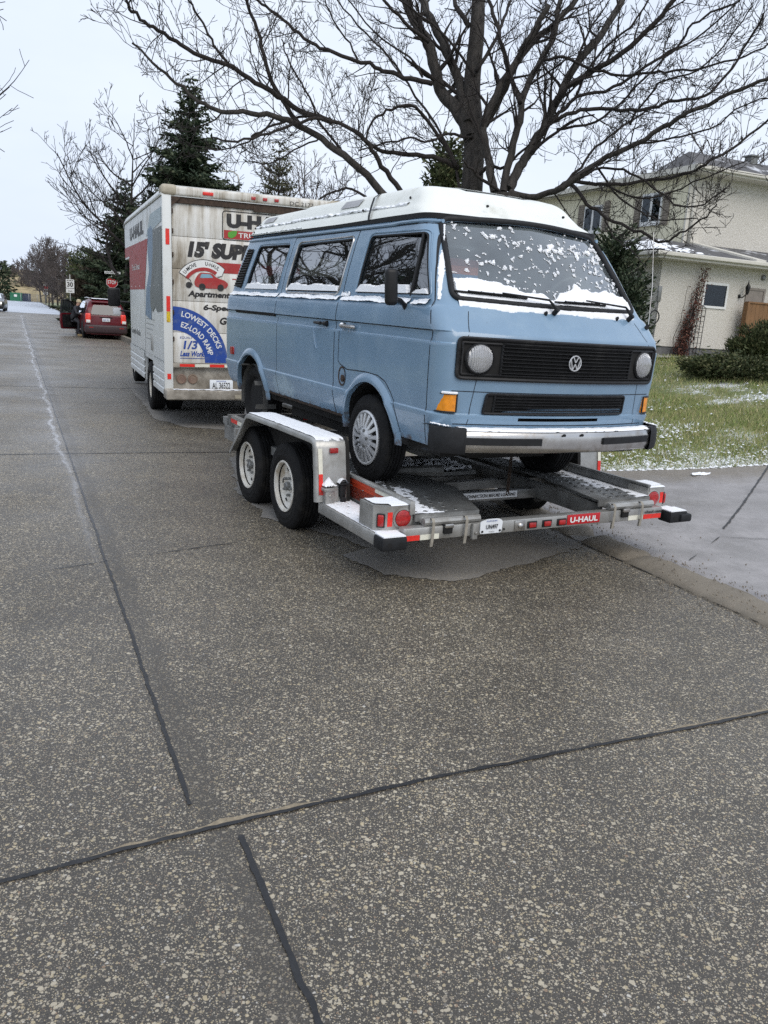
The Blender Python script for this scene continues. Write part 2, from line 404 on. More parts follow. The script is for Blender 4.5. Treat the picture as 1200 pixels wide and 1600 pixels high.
# ------------------------------------------------------------------ wheels shared by the vehicles
def tyre_mesh(R, W, rim, nblk=0, grooves=4):
    """wheel about the local Y axis, outer face toward -Y at y=0, width W toward +Y"""
    mb = MB(); pr = [(rim, .012), (rim + .012, .004)]
    sw = R - rim
    pr += [(rim + sw * .35, -.004), (rim + sw * .40, -.0015), (rim + sw * .62, -.003), (rim + sw * .66, 0), (R - .028, .004), (R - .012, .012), (R - .004, .022)]
    g0 = .028; g1 = W - .028; gw = .006; n = grooves
    pr.append((R, g0))
    for k in range(n):
        c = g0 + (g1 - g0) * (k + 1) / (n + 1)
        pr += [(R, c - gw), (R - .008, c - gw * .8), (R - .008, c + gw * .8), (R, c + gw)]
    pr += [(R, g1), (R - .004, W - .022), (R - .012, W - .012), (R - .028, W - .004), (rim + sw * .5, W + .003), (rim + .012, W - .004), (rim, W - .012), (rim - .02, W - .02), (rim - .02, .03), (rim, .012)]
    mb.lathe(pr, lambda x, y, h: (x, h, y), 72, cap0=False, cap1=False)
    # lateral tread slots as thin blocks of shadowed rubber sunk in the shoulders
    return mb.mesh('tyre', M['tyre'], angle=28)
def add(name, me, parent, loc=(0, 0, 0), rot=(0, 0, 0)):
    o = bpy.data.objects.new(name, me); COL.objects.link(o); o.parent = parent; o.location = loc; o.rotation_euler = rot; return o
YF = lambda x, y, h: (x, h, y)
def hubcap_mesh():
    mb = MB(); R = .198
    mb.lathe([(R, .014), (R + .003, .0), (R - .008, -.008), (R - .018, -.002), (R - .02, .012)], YF, 48, cap0=False, cap1=False)
    mb.lathe([(R - .02, .012), (.098, .008)], YF, 48, 2, cap0=False, cap1=False)
    mb.lathe([(.098, .008), (.096, -.004), (.075, -.012), (.055, -.020), (.03, -.024), (.001, -.025)], YF, 48, cap0=False)
    for k in range(17):
        t = 2 * pi * k / 17
        for a, b, w0, w1 in ((.085, .178, .0125, .010),):
            c, s = cos(t), sin(t)
            q = []
            for r, w, h in ((a, w0 * .7, -.020), (b, w1 * 1.5, -.004)):
                for sg in (-1, 1): q.append((r * c - sg * w * s, h, r * s + sg * w * c))
            q2 = [(x, y + .016, z) for x, y, z in q]
            mb.add(q + q2, [(0, 1, 3, 2), (4, 6, 7, 5), (0, 4, 5, 1), (2, 3, 7, 6), (0, 2, 6, 4), (1, 5, 7, 3)])
    for k in range(5):
        t = 2 * pi * k / 5 + .3
        mb.lathe([(.013, -.012), (.012, -.026), (.004, -.029)], lambda x, y, h, t=t: (x + .056 * cos(t), h, y + .056 * sin(t)), 10, 1, cap0=False)
    me = mb.mesh('hubcap', [M['alu'], M['galvdark'], M['hole']], angle=30)
    return me
def hubback_mesh(r):
    mb = MB(); mb.lathe([(r, .030), (.001, .028)], YF, 40, cap0=False); return mb.mesh('wheel_disc', M['hole'])

# ------------------------------------------------------------------ camper van
VAN = empty('camper_van', (.61805, 6.35926, .48193), (-.00179, .01001, -1.0604),
            'light blue camper van with a cream pop-up roof, snow dusted, parked on the trailer', 'van')
def interp(tab, z):
    if z <= tab[0][0]: return tab[0][1]
    for (a, b), (c, d) in zip(tab, tab[1:]):
        if z <= c: return b + (d - b) * (z - a) / (c - a)
    return tab[-1][1]
WT = [(.38, .872), (.42, .885), (.46, .896), (.55, .912), (.606, .922), (.616, .921), (.624, .910), (.70, .914), (.85, .918), (1.0, .920), (1.038, .9205), (1.048, .919), (1.056, .907),
      (1.108, .905), (1.116, .906), (1.124, .9175), (1.14, .9175), (1.20, .913), (1.248, .903), (1.266, .893), (1.278, .876), (1.30, .868), (1.5, .832), (1.7, .785), (1.80, .752), (1.83, .735)]
XFT = [(.38, 1.015), (.52, 1.055), (.604, 1.070), (.616, 1.070), (.624, 1.059), (.74, 1.070), (.755, 1.071), (.85, 1.081), (1.06, 1.089), (1.095, 1.089), (1.118, 1.077), (1.15, 1.045), (1.31, 0.918), (1.5, 0.773), (1.70, 0.617), (1.84, 0.500), (1.86, 0.477)]
XRT = [(.38, -3.20), (.46, -3.27), (.60, -3.30), (1.25, -3.30), (1.32, -3.275), (1.80, -3.12), (1.86, -3.09)]
RC = .095
def Bow(z): return .110 if z < 1.1 else .110 + min(1, (z - 1.1) / .25) * .02
def front_x(y, z, off=0):
    w = interp(WT, z); yc = w - RC; B = Bow(z); a = abs(y)
    x = interp(XFT, z)
    if a <= yc: return x - B * (a / yc) ** 2
    q = min(1, (a - yc) / RC); return x - B - 1.2 * RC * (1 - sqrt(max(0, 1 - q * q))) - .05 * q * RC
def side_y(x, z):
    w = interp(WT, z); x1 = interp(XFT, z) - Bow(z) - 1.2 * RC; q = (x - x1) / (1.2 * RC)
    if q > 0: return w - RC * (1 - sqrt(max(0, 1 - min(1, q) ** 2)))
    xr = interp(XRT, z) + RC; q = (xr - x) / RC
    if q > 0: return w - RC * (1 - sqrt(max(0, 1 - min(1, q) ** 2)))
    return w
def SR(x, z, off=0):   # right (visible) side
    dz = (side_y(x, z + .02) - side_y(x, z - .02)) / .04; dx = (side_y(x + .02, z) - side_y(x - .02, z)) / .04
    n = Vector((-dx, -1, -dz)).normalized(); return Vector((x, -side_y(x, z), z)) + n * off
def SL(x, z, off=0):
    v = SR(x, z, off); return Vector((v.x, -v.y, v.z))
def FR(y, z, off=0):   # front
    dz = (front_x(y, z + .02) - front_x(y, z - .02)) / .04; dy = (front_x(y + .01, z) - front_x(y - .01, z)) / .02
    n = Vector((1, -dy, -dz)).normalized(); return Vector((front_x(y, z), y, z)) + n * off
def RR(y, z, off=0):
    return Vector((interp(XRT, z) - off, y, z))
def outline(z, d=0):
    w = interp(WT, z) - d; B = Bow(z); x1 = interp(XFT, z) - d; xr = interp(XRT, z) + d; r = RC
    pts = []; yc = w - r
    half = []
    for k in range(6): half.append((xr - 0.0 * k, -yc * k / 6))
    for k in range(8): t = k / 8 * pi / 2; half.append((xr + r * (1 - cos(t)), -(yc + r * sin(t))))
    xs = xr + r; xe = x1 - B - 1.2 * r
    N = 90
    for k in range(N): half.append((xs + (xe - xs) * k / N, -w))
    for k in range(10):
        t = pi / 2 * (1 - k / 10); half.append((x1 - B - 1.2 * r * (1 - cos(t)), -(yc + r * sin(t))))
    for k in range(25): y = yc * (1 - k / 24); half.append((x1 - B * (y / yc) ** 2, -y))
    pts = half + [(x, -y) for x, y in half[-2:0:-1]]
    return pts
def loft(zs, d=0, dome=None):
    mb = MB(); n = None
    rings = []
    for z in zs: rings.append([(x, y, z + (d if 0 else 0)) for x, y in outline(z, d)])
    if dome:
        for zz, sc in dome:
            base = rings[len(zs) - 1]; cx = -1.35; rings.append([(cx + (x - cx) * (1 - (1 - sc) * .45), y * sc, zz) for x, y, _ in base])
    n = len(rings[0])
    for r in rings: mb.v.extend(r)
    for i in range(len(rings) - 1):
        for j in range(n): mb.f.append((i * n + j, i * n + (j + 1) % n, (i + 1) * n + (j + 1) % n, (i + 1) * n + j)); mb.m.append(0)
    mb.f.append(tuple(range(n))[::-1]); mb.m.append(0)
    b = (len(rings) - 1) * n; mb.f.append(tuple(b + j for j in range(n))); mb.m.append(0)
    return mb
zs = sorted(set([.40, .42, .44, .46, .49, .52, .55, .58, .606, .612, .616, .62, .624, .66, .70, .75, .80, .85, .9, .95, 1.0, 1.03, 1.038, 1.043, 1.048, 1.052, 1.056, 1.08, 1.108, 1.112, 1.116, 1.120, 1.124, 1.15, 1.18, 1.21, 1.23, 1.248, 1.258, 1.266, 1.272, 1.278, 1.288, 1.30, 1.34, 1.39, 1.44, 1.5, 1.55, 1.6, 1.65, 1.7, 1.75, 1.79, 1.82, 1.83]))
body = loft(zs, 0, [(1.845, .985), (1.858, .95)]).build('body_tmp', [M['paint'], M['interior']])
inner = loft([.86, 1.0, 1.2, 1.30, 1.5, 1.7, 1.78], .045).build('inner_tmp', [M['interior']])
W1 = rpoly([(-.36, 1.752), (.435, 1.745), (.70, 1.315), (-.385, 1.315)], [.06, .05, .05, .05], 5)
W2 = rpoly([(-1.69, 1.737), (-.61, 1.745), (-.665, 1.312), (-1.755, 1.312)], .06, 5)
W3 = rpoly([(-2.69, 1.752), (-1.865, 1.745), (-1.945, 1.318), (-2.855, 1.318)], .06, 5)
WS = rpoly([(-.655, 1.826), (0, 1.853), (.655, 1.826), (.765, 1.315), (0, 1.298), (-.765, 1.315)], [.07, .5, .07, .06, .5, .06], 6)
WR = rpoly([(-.60, 1.72), (.60, 1.72), (.70, 1.33), (-.70, 1.33)], .07, 4)
cut = MB()
for P in (W1, W2, W3):
    cut.prism(inset(P, .014), lambda u, v, w: (u, w, v), -1.3, 1.3)
cutF = MB(); cutF.prism(inset(WS, .016), lambda u, v, w: (w, u, v), .20, 1.4); cutF.prism(inset(WR, .01), lambda u, v, w: (w, u, v), -3.6, -2.9)
def arch_poly(cx, r=.385, zc=.335, n=18):
    p = [(cx + r * cos(pi * k / n) * 1.03, zc + r * sin(pi * k / n)) for k in range(n + 1)]
    return p + [(cx - r * 1.05, .2), (cx + r * 1.10, .2)]
FA, RA = .02, -2.47
cutA = MB()
for cx in (FA, RA):
    for a, b in ((-1.2, -.56), (.56, 1.2)): cutA.prism(arch_poly(cx), lambda u, v, w: (u, w, v), a, b)
cutA.box(1.0, 1.3, -.36, .31, .583, .604)
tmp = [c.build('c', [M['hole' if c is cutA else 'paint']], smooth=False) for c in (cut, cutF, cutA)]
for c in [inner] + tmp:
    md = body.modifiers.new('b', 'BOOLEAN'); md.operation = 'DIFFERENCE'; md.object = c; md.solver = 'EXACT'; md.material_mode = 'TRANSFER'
bpy.context.view_layer.update()
me = bpy.data.meshes.new_from_object(body.evaluated_get(bpy.context.evaluated_depsgraph_get()))
bm = bmesh.new(); bm.from_mesh(me)
for e in bm.edges:
    e.smooth = len(e.link_faces) == 2 and e.calc_face_angle(9) < radians(24)
bm.to_mesh(me); bm.free(); me.polygons.foreach_set('use_smooth', [True] * len(me.polygons))
for c in [body, inner] + tmp: bpy.data.objects.remove(c)
vb = add('body', me, VAN)

# arch flares
fl = MB()
for cx in (FA, RA):
    for S_ in (SR, SL):
        path = [(cx + .385 * cos(pi * k / 30) * 1.03, .335 + .385 * sin(pi * k / 30)) for k in range(31)]
        path = [(cx + .40, .42)] + path + [(cx - .40, .42)]
        rings = []
        for i, (x, z) in enumerate(path):
            dx, dz = x - cx, z - .335; L = hypot(dx, dz); ux, uz = dx / L, max(0, dz / L)
            prof = [(-.004, -.02), (-.004, .020), (.012, .024), (.035, .016), (.058, .001)]
            rings.append([tuple(S_(x + ux * a, z + uz * a, o)) for a, o in prof])
        n = 5; fl.add([p for r in rings for p in r], [(i * n + j, i * n + j + 1, (i + 1) * n + j + 1, (i + 1) * n + j) for i in range(len(rings) - 1) for j in range(n - 1)])
fl.build('wheel_arch_flare', M['paint'], VAN, angle=50)

# seams
sm = MB()
def both(pts, w=.006):
    seam(sm, pts, SR, w); seam(sm, pts, SL, w)
both([(-.560, 1.785), (-.575, 1.5), (-.585, 1.28), (-.583, 1.0), (-.578, .62), (-.565, .50), (-.535, .405)], .008)
both([(.425, 1.79), (.60, 1.53), (.735, 1.30), (.785, 1.20), (.812, 1.118), (.815, 1.05), (.815, .62), (.80, .41)], .007)
both([(-.56, 1.786), (.425, 1.79)])
both([(-.50, 1.045), (-.50, .823), (-.46, .80), (-.343, .772), (-.04, .782), (.15, .775), (.26, .745), (.345, .68), (.405, .61), (.475, .43)], .007)
both([(-1.80, 1.785), (-1.84, 1.45), (-1.866, 1.13)])
both([(-1.80, 1.10), (-1.79, .80), (-1.78, .55), (-1.74, .41)], .005)
both([(-1.80, 1.78), (-.56, 1.785)])
both([(-3.29, 1.118), (.81, 1.118)], .006)
seam(sm, [(-.76, 1.09), (-.72, 1.20), (-.70, 1.245)], FR, .004); seam(sm, [(.76, 1.09), (.72, 1.20), (.70, 1.245)], FR, .004)
seam(sm, [(-.88, .763), (.88, .763)], FR, .005)
seam(sm, [(-.68, .84), (-.70, .62), (-.71, .55)], FR, .004); seam(sm, [(.68, .84), (.70, .62), (.71, .55)], FR, .004)
seam(sm, [(-.80, .557), (.80, .557)], FR, .006)
sm.build('panel_gap', M['seam'], VAN, smooth=False)
# raised sill strip of rust below the doors, floor pan, axles
ub = MB()
ub.box(-3.1, .85, -.80, .80, .33, .41); ub.box(-1.9, -.55, -.70, -.45, .22, .34); ub.box(-.3, .5, -.35, .35, .24, .36)
ub.box(-3.2, -2.0, -.45, .45, .24, .4); ub.tube([(-.02, -.7, .30), (-.02, .7, .30)], .035); ub.tube([(-2.47, -.7, .30), (-2.47, .7, .30)], .05)
ub.box(.80, .98, -.75, .75, .36, .44)
for y in (-.3, .3): ub.tube([(-2.2, y, .30), (-1.0, y, .29)], .05)
ub.tube([(-2.9, -.3, .27), (-2.0, -.35, .25), (-1.2, -.35, .25)], .04)
for cx in (FA, RA):
    for y in (-.62, .62):
        ub.lathe([(.045, -.2), (.045, .2)], lambda x, q, h, y=y, cx=cx: (cx - .08 + x, y + q, .50 + h), 10)
        ub.tube([(cx - .3, y * .7, .36), (cx, y, .31)], .03)
ub.build('underbody', M['dark'], VAN, smooth=False)
sill = MB()
for S_ in (SR, SL):
    for a, b in ((-2.06, -.40),):
        def fs(u, v, S_=S_):
            x = a + (b - a) * u; j = .012 * nz3(x * 14, v * 3)
            return S_(x, .402 + .022 * v + j * v, .003 + .004 * nz3(x * 20, v))
        sill.grid(fs, 90, 2)
sill.build('rusty_sill', M['rustdark'], VAN, angle=70)

# glass, rubbers, curtains
gl = MB()
names = []
for nm, P in (('cab_door_window', W1), ('sliding_window', W2), ('rear_side_window', W3)):
    for S_ in (SR, SL):
        mb = MB(); pane(mb, inset(P, .012), S_, -.014, 10, 10)
        w = mb.build(nm, M['winglass'], VAN)
        fb = MB()
        q = dense(P, .03, True); ch = nm == 'sliding_window'
        fb.tube([S_(u, v, .001) for u, v in q], .006 if not ch else .008, 6, closed=True)
        q2 = dense(inset(P, .020), .03, True)
        fb.tube([S_(u, v, -.004) for u, v in q2], .0075, 6, closed=True, mi=1)
        fb.build('window_frame', [M['chrome'] if ch else M['paint'], M['rubber']], w, angle=60)
        if nm == 'cab_door_window':
            db = MB(); db.tube([S_(.385, 1.73, -.004), S_(.418, 1.60, -.004), S_(.43, 1.32, -.004)], .011, 6)
            db.build('quarter_light_bar', M['rubber'], w)
mb = MB(); pane(mb, inset(WS, .012), FR, -.012, 40, 24)
ws = mb.build('windscreen', M['wsglass'], VAN)
fb = MB(); q = dense(WS, .03, True); fb.tube([FR(u, v, .002) for u, v in q], .021, 8, closed=True); fb.build('windscreen_seal', M['rubber'], ws, angle=60)
mb = MB(); pane(mb, inset(WR, .008), RR, -.01, 8, 8); mb.build('tailgate_window', M['winglass'], VAN)

# rear quarter air vents
for S_ in (SR, SL):
    P = rpoly([(-2.985, 1.725), (-2.81, 1.715), (-2.945, 1.335), (-3.185, 1.34)], .015, 2)
    mb = MB(); pane(mb, P, S_, .004, 6, 16, 0)
    for k in range(15):
        z = 1.36 + k * .0245; s_ = span(P, z)
        if s_: mb.tube([S_(s_[0] + .012, z, .009), S_(s_[1] - .012, z + .004, .009)], .0062, 6, 1)
    mb.build('air_vent', [M['hole'], M['blackplastic']], VAN, angle=60)

# drip rail, door handles, rail slot, fuel filler, marker
dr = MB()
for sg in (-1, 1):
    dr.tube([(x, sg * (side_y(x, 1.815) + .014), 1.800 + .006 * (x > 0)) for x in [-3.05 + .1 * k for k in range(35)] + [.42, .44]], .0125, 8)
dr.build('drip_rail', M['paint'], VAN)
sl = MB(); pane(sl, [(-2.955, 1.128), (-1.862, 1.128), (-1.862, 1.100), (-2.955, 1.100)], SR, .003, 20, 1); sl.tube([SR(-1.90, 1.114, .006), SR(-1.865, 1.114, .006)], .012, 8)
sl.build('sliding_door_track', M['hole'], VAN)
hd = MB()
hd.tube([SR(-.96 + .02, 1.086, .030), SR(-.80, 1.086, .036)], [.010, .014], 8, 0); hd.lathe([(.024, -.02), (.026, .02), (.018, .030), (.002, .032)], lambda x, y, h: SR(-.755 + x, 1.086 + y, h + .012), 14, 0)
hd.build('sliding_door_handle', M['blackplastic'], VAN)
for sg, S_ in ((1, SR), (-1, SL)):
    hd = MB(); hd.lathe([(.026, -.02), (.026, .02), (.02, .03), (.002, .032)], lambda x, y, h: S_(-.44 + x, 1.084 + y, h + .010), 16)
    hd.tube([S_(-.43, 1.084, .028), S_(-.34, 1.082, .034), S_(-.26, 1.082, .030), S_(-.245, 1.082, .012)], [.013, .013, .014, .012], 8)
    hd.build('door_handle', M['chrome'], VAN)
    sn = MB(); sn.lathe([(.001, .016), (.012, .013), (.02, .004), (.022, -.002)], lambda x, y, h: S_(-.44 + x, 1.100 + h, .030 + y * .7), 12); sn.build('handle_snow', M['snow'], VAN)
ff = MB(); ff.lathe([(.072, .003), (.074, .005), (.062, .004), (.058, -.012), (.001, -.014)], lambda x, y, h: SR(-.42 + x * .85, .714 + y, h), 26, cap0=False)
ff.lathe([(.026, .0), (.026, .014), (.002, .016)], lambda x, y, h: SR(-.40 + x * .85, .70 + y, h), 16)
ff.build('fuel_filler', M['rustdark'], VAN)
mk = MB(); pane(mk, rpoly([(-3.06, .755), (-2.98, .755), (-2.98, .68), (-3.06, .68)], .012, 3), SR, .016, 3, 3)
mk.rbox(-3.062, -2.978, -.926, -.900, .678, .757, .008); mk.build('side_marker_lamp', M['redlens'], VAN)
# embossed pull by the sliding door handle
em = MB(); em.tube([SR(-.98, 1.045, .002), SR(-.96, .98, .003), SR(-.93, .92, .003), SR(-.91, .885, .002)], .006, 6)
em.build('pressed_recess_edge', M['paint'], VAN)

# grille, headlamps, emblem
GP = rpoly([(-.822, 1.086), (.822, 1.086), (.815, .846), (-.815, .846)], .035, 4)
g = MB(); pane(g, GP, FR, .008, 60, 8, 0)
q = dense(GP, .03, True); g.tube([FR(u, v, .008) for u, v in q], .012, 6, 1, closed=True)
g.tube([FR(u, v, .012) for u, v in dense(inset(GP, .026), .03, True)], .007, 6, 1, closed=True)
for k in range(9):
    z = .884 + k * .0222
    def slat(u, v, z=z):
        y = -.535 + 1.07 * u; a = [(-.004, .010), (.002, .026), (.006, .026), (.007, .008)][int(round(v * 3))]
        return FR(y, z + a[0], a[1])
    g.grid(slat, 40, 3, 1)
for y in (-.535, .535): g.tube([FR(y, .872, .014), FR(y, 1.068, .014)], .008, 6, 1)
g.build('grille', [M['hole'], M['blackplastic']], VAN, angle=45)
refl = pmat('lamp_reflector', (.95, .96, .97), .28, .5, var=.03)
for sg in (-1, 1):
    c = FR(sg * .683, .968, 0); T = Matrix.Translation(c) @ Euler((0, 0, sg * .16)).to_matrix().to_4x4()
    XF = lambda x, y, h: T @ Vector((h, x, y))
    hb = MB(); hb.lathe([(.098, .004), (.096, .022), (.089, .030), (.086, .024), (.085, .012)], XF, 40, 1, cap0=False, cap1=False)
    hb.lathe([(.086, .018), (.074, .0), (.055, -.03), (.02, -.045), (.001, -.046)], XF, 36, 0, cap0=False)
    hb.lathe([(.012, -.045), (.012, -.008), (.002, -.006)], XF, 12, 1)
    h_ = hb.build('headlight', [refl, M['blackplastic']], VAN, angle=40)
    lb = MB(); lb.lathe([(.086, .024), (.074, .036), (.055, .044), (.03, .048), (.001, .05)], XF, 36, cap0=False)
    for k in range(0):
        y = 0; hh = 1
        lb.tube([XF(y, -hh + (hh * 2) * j / 10, .0245 + .025 * (1 - (y * y + (-hh + hh * 2 * j / 10) ** 2) / .0087)) for j in range(11)], .0022, 5)
    lb.build('headlight_lens', M['lampglass'], h_)
ev = MB(); er = .047; ez = .968
EP = lambda u, v, w: FR(u, ez + v, .030 + w)
ev.tube([EP(er * cos(2 * pi * k / 40), er * sin(2 * pi * k / 40), 0) for k in range(40)], .0048, 6, closed=True)
def bar(a, b):
    a = Vector(a); b = Vector(b); d = (b - a).normalized(); q = Vector((-d.y, d.x)) * .0032
    ev.prism([tuple(a + q), tuple(b + q), tuple(b - q), tuple(a - q)], EP, -.003, .004)
for a, b in (((-.021, .041), (-.0, .005)), ((.021, .041), (0, .005)), ((-.039, .024), (-.019, -.041)), ((-.019, -.041), (0, -.004)), ((0, -.004), (.019, -.041)), ((.019, -.041), (.039, .024))): bar(a, b)
ev.build('emblem', pmat('bright_emblem', (.62, .63, .64), .3, .5), VAN, angle=40)
# lower grille
LP = rpoly([(-.600, .752), (.545, .752), (.545, .632), (-.612, .628)], .012, 2)
g = MB(); pane(g, LP, FR, .006, 30, 3, 0); g.tube([FR(u, v, .010) for u, v in dense(LP, .04, True)], .009, 6, 1, closed=True)
for k in range(5):
    z = .652 + k * .0185
    g.grid(lambda u, v, z=z: FR(-.545 + 1.07 * u, z + [-.003, .002, .006, .006][int(round(v * 3))], [.008, .02, .02, .006][int(round(v * 3))]), 30, 3, 1)
g.tube([FR(-.545, .635, .012), FR(-.545, .745, .012)], .007, 6, 1)
g.build('lower_grille', [M['hole'], M['blackplastic']], VAN, angle=45)
# indicators (wrap the corner)
for sg in (-1, 1):
    ib = MB()
    def ip(u, v, sg=sg):   # u along the corner, v height
        y = .795 + .112 * u; y = min(y, .9085)
        p = FR(sg * y, .632 + .112 * v, .0); return p
    pts = []
    for k in range(9):
        u = k / 8; th = u * 1.0
        y = .793 + .105 * sin(u * pi / 2 * .98); x = front_x(.793, .69) + .012 - .10 * (1 - cos(u * pi / 2 * .98))
        pts.append((x, sg * y))
    n = len(pts)
    vs = [(x, y, z) for z in (.632, .744) for x, y in pts] + [(x - .05, y * .97, z) for z in (.632, .744) for x, y in pts]
    fs = [(i, i + 1, n + i + 1, n + i) for i in range(n - 1)] + [(n + i, n + i + 1, 3 * n + i + 1, 3 * n + i) for i in range(n - 1)] + [(i, i + 1, 2 * n + i + 1, 2 * n + i) for i in range(n - 1)] + [(0, n, 3 * n, 2 * n), (n - 1, 2 * n - 1, 4 * n - 1, 3 * n - 1)]
    ib.add(vs, fs)
    io = ib.build('indicator_lamp', M['amber'], VAN, angle=50)
    fb = MB(); fb.tube([(x, y, .632) for x, y in pts] + [(x, y, .744) for x, y in pts[::-1]], .006, 6, closed=True); fb.build('lamp_bezel', M['blackplastic'], io)
    if sg < 0:
        sb = MB(); sb.tube([(x + .002, y * 1.002, .750 + .002 * nz3(i * 3, 1)) for i, (x, y) in enumerate(pts[:6])], .0085, 7); sb.build('lamp_snow', M['snow'], io)
# bumper
def bpath(y, off=0):
    a = abs(y); return 1.175 + off - .10 * (a / .8) ** 2.2
bp = MB(); prof = [(-.06, .395), (-.012, .393), (0, .402), (.008, .43), (.008, .495), (0, .523), (-.012, .532), (-.07, .532)]
ys = [-.80 + 1.6 * k / 40 for k in range(41)]
bp.grid(lambda u, v: (bpath(-.8 + 1.6 * u, prof[int(round(v * 7))][0]), -.8 + 1.6 * u, prof[int(round(v * 7))][1] + .004 * nz3(u * 4, 3)), 40, 7)
bpo = bp.build('front_bumper', M['chrome'], VAN, angle=40)
st = MB()
for a, b in ((-.79, -.26), (.27, .74)):
    st.grid(lambda u, v: (bpath(a + (b - a) * u, [.007, .021, .021, .007][int(round(v * 3))]), a + (b - a) * u, [.444, .448, .488, .492][int(round(v * 3))]), 20, 3)
    for y in (a, b): st.box(bpath(y, .007), bpath(y, .021), y - .003, y + .003, .446, .490)
for y in (-.08, .07): st.lathe([(.009, 0), (.009, .012), (.002, .014)], lambda x, q, h, y=y: (bpath(y, .006) + h, y + x, .512 + q), 10)
st.build('rubber_strip', M['rubber'], bpo, angle=40)
for sg in (-1, 1):
    cb = MB(); cp = [(bpath(.775), .775), (bpath(.83) - .003, .83), (1.035, .88), (.99, .918), (.93, .934), (.88, .936), (.86, .90)]
    pr = [(-.03, .388), (.010, .386), (.018, .40), (.022, .45), (.020, .515), (.010, .545), (-.035, .546)]
    N = len(cp)
    def cf(u, v):
        i = int(round(u * (N - 1))); j = int(round(v * 6)); x, y = cp[i]
        a = Vector(cp[min(i + 1, N - 1)]) - Vector(cp[max(i - 1, 0)]); nn = Vector((a.y, -a.x)).normalized(); nn = nn if nn.x > -.2 and (nn.dot(Vector((x - .5, y))) > 0) else -nn
        p = Vector((x, y)) + nn * pr[j][0]; return (p.x, sg * p.y, pr[j][1])
    cb.grid(cf, N - 1, 6); cb.build('bumper_end_cap', M['rubber'], VAN, angle=35)
snb = MB()
def bs(u, v):
    y = -.80 + 1.6 * u; x = bpath(y, -.105 + .103 * v); return (x, y, .533), (0, 0, 1)
snow_sheet(snb, bs, 120, 10, lambda u, v: .014 * (1 - (2 * v - 1) ** 4) + .004 * fbm(u * 30, v * 3) - .001)
for sg in (-1, 1):
    snow_sheet(snb, lambda u, v: ((1.05 - .17 * u, sg * (.86 + .03 * v + .035 * u), .546), (0, 0, 1)), 40, 4, lambda u, v: .010 + .008 * fbm(u * 12, v, sg))
snb.build('bumper_snow', M['snow'], VAN)
# wipers
wp = MB()
def wiper(y0, z0, y1, z1, py, pz, ay):
    bl = [FR(y0 + (y1 - y0) * k / 12, z0 + (z1 - z0) * k / 12, .022) for k in range(13)]
    wp.tube(bl, .0075, 6); wp.tube([p + Vector((.012, 0, .006)) for p in bl[2:-2]], .006, 6)
    for k in range(2, 11, 2): wp.tube([bl[k], bl[k] + Vector((.014, 0, .010))], .006, 5)
    wp.tube([FR(ay, z1 - .0 + (z0 - z1) * 0 + .006, .045), FR(py - .05, (pz + z1) / 2 + .012, .058), FR(py, pz, .040)], [.005, .007, .014], 8)
    wp.tube([FR(py, pz, .0), FR(py, pz, .05)], .017, 10)
wiper(-.745, 1.350, -.27, 1.338, -.085, 1.268, -.45)
wiper(-.06, 1.330, .41, 1.335, .635, 1.262, .20)
for y in (-.155, .50): wp.lathe([(.012, 0), (.008, .02), (.002, .026)], lambda x, q, h, y=y: FR(y + x, 1.262 + q, h), 8)
wp.build('wiper', M['rubber'], VAN)
# mirror
mi_ = MB(); T = Matrix.Translation((.50, -1.045, 1.365)) @ Euler((radians(4), 0, radians(-12))).to_matrix().to_4x4()
mi_.rbox(-.03, .03, -.045, .038, -.115, .112, .026, 4, 0, T); mi_.tube([(.50, -1.03, 1.29), (.47, -.96, 1.285), (.445, -.915, 1.262), (.44, -.895, 1.245)], [.02, .017, .016, .022], 8)
mo = mi_.build('door_mirror', M['blackplastic'], VAN, angle=45)
# antenna
an = MB(); b0 = FR(.825, 1.215, .0); an.tube([b0, b0 + Vector((.01, .01, .03))], [.016, .011], 8, 0)
an.tube([b0 + Vector((.01, .01, .03)), b0 + Vector((-.03, .035, .30)), b0 + Vector((-.10, .05, .66))], [.0034, .003, .0022], 6, 1)
an.build('antenna', [M['rubber'], M['chrome']], VAN)

# pop-up roof
def rl(t, k=0):
    """outline of the fibreglass roof at height fraction t"""
    hw = .742 - .130 * t ** 1.2 - k; xf = .40 - .30 * t ** .9; xr = -3.19 + .08 * t; r = .13 - .02 * t
    pts = []
    def arc(cx, cy, r0, a0, a1, n=7): return [(cx + r0 * cos(a0 + (a1 - a0) * i / n), cy + r0 * sin(a0 + (a1 - a0) * i / n)) for i in range(n + 1)]
    pts += arc(xr + r, -hw + r, r, pi, 1.5 * pi)
    for i in range(1, 60): pts.append((xr + r + (xf - 2 * r - xr) * i / 60, -hw))
    pts += arc(xf - r, -hw + r, r, 1.5 * pi, 2 * pi)
    for i in range(1, 16): y = -hw + r + 2 * (hw - r) * i / 16; pts.append((xf + .085 * (1 - (y / (hw - r)) ** 2), y))
    pts += arc(xf - r, hw - r, r, 0, .5 * pi)
    for i in range(1, 60): pts.append((xf - r - (xf - 2 * r - xr) * i / 60, hw))
    pts += arc(xr + r, hw - r, r, .5 * pi, pi)
    for i in range(1, 8): pts.append((xr, hw - r - 2 * (hw - r) * i / 8))
    return pts
hs = [(0, 0), (.04, .02), (.10, .06), (.25, .2), (.42, .34), (.46, .44), (.60, .62), (.8, .84), (.9, .93), (.96, .975), (1, 1)]
rf = MB(); RZ0 = 1.852
rings = []
for t, h in hs:
    rings.append([(x, y, RZ0 + (.195 + .012 * min(0, x + 2)) * h + (.012 * h if -2.0 < x < .15 else 0)) for x, y in rl(t, .018 * (t > .45))])
base = rings[-1]
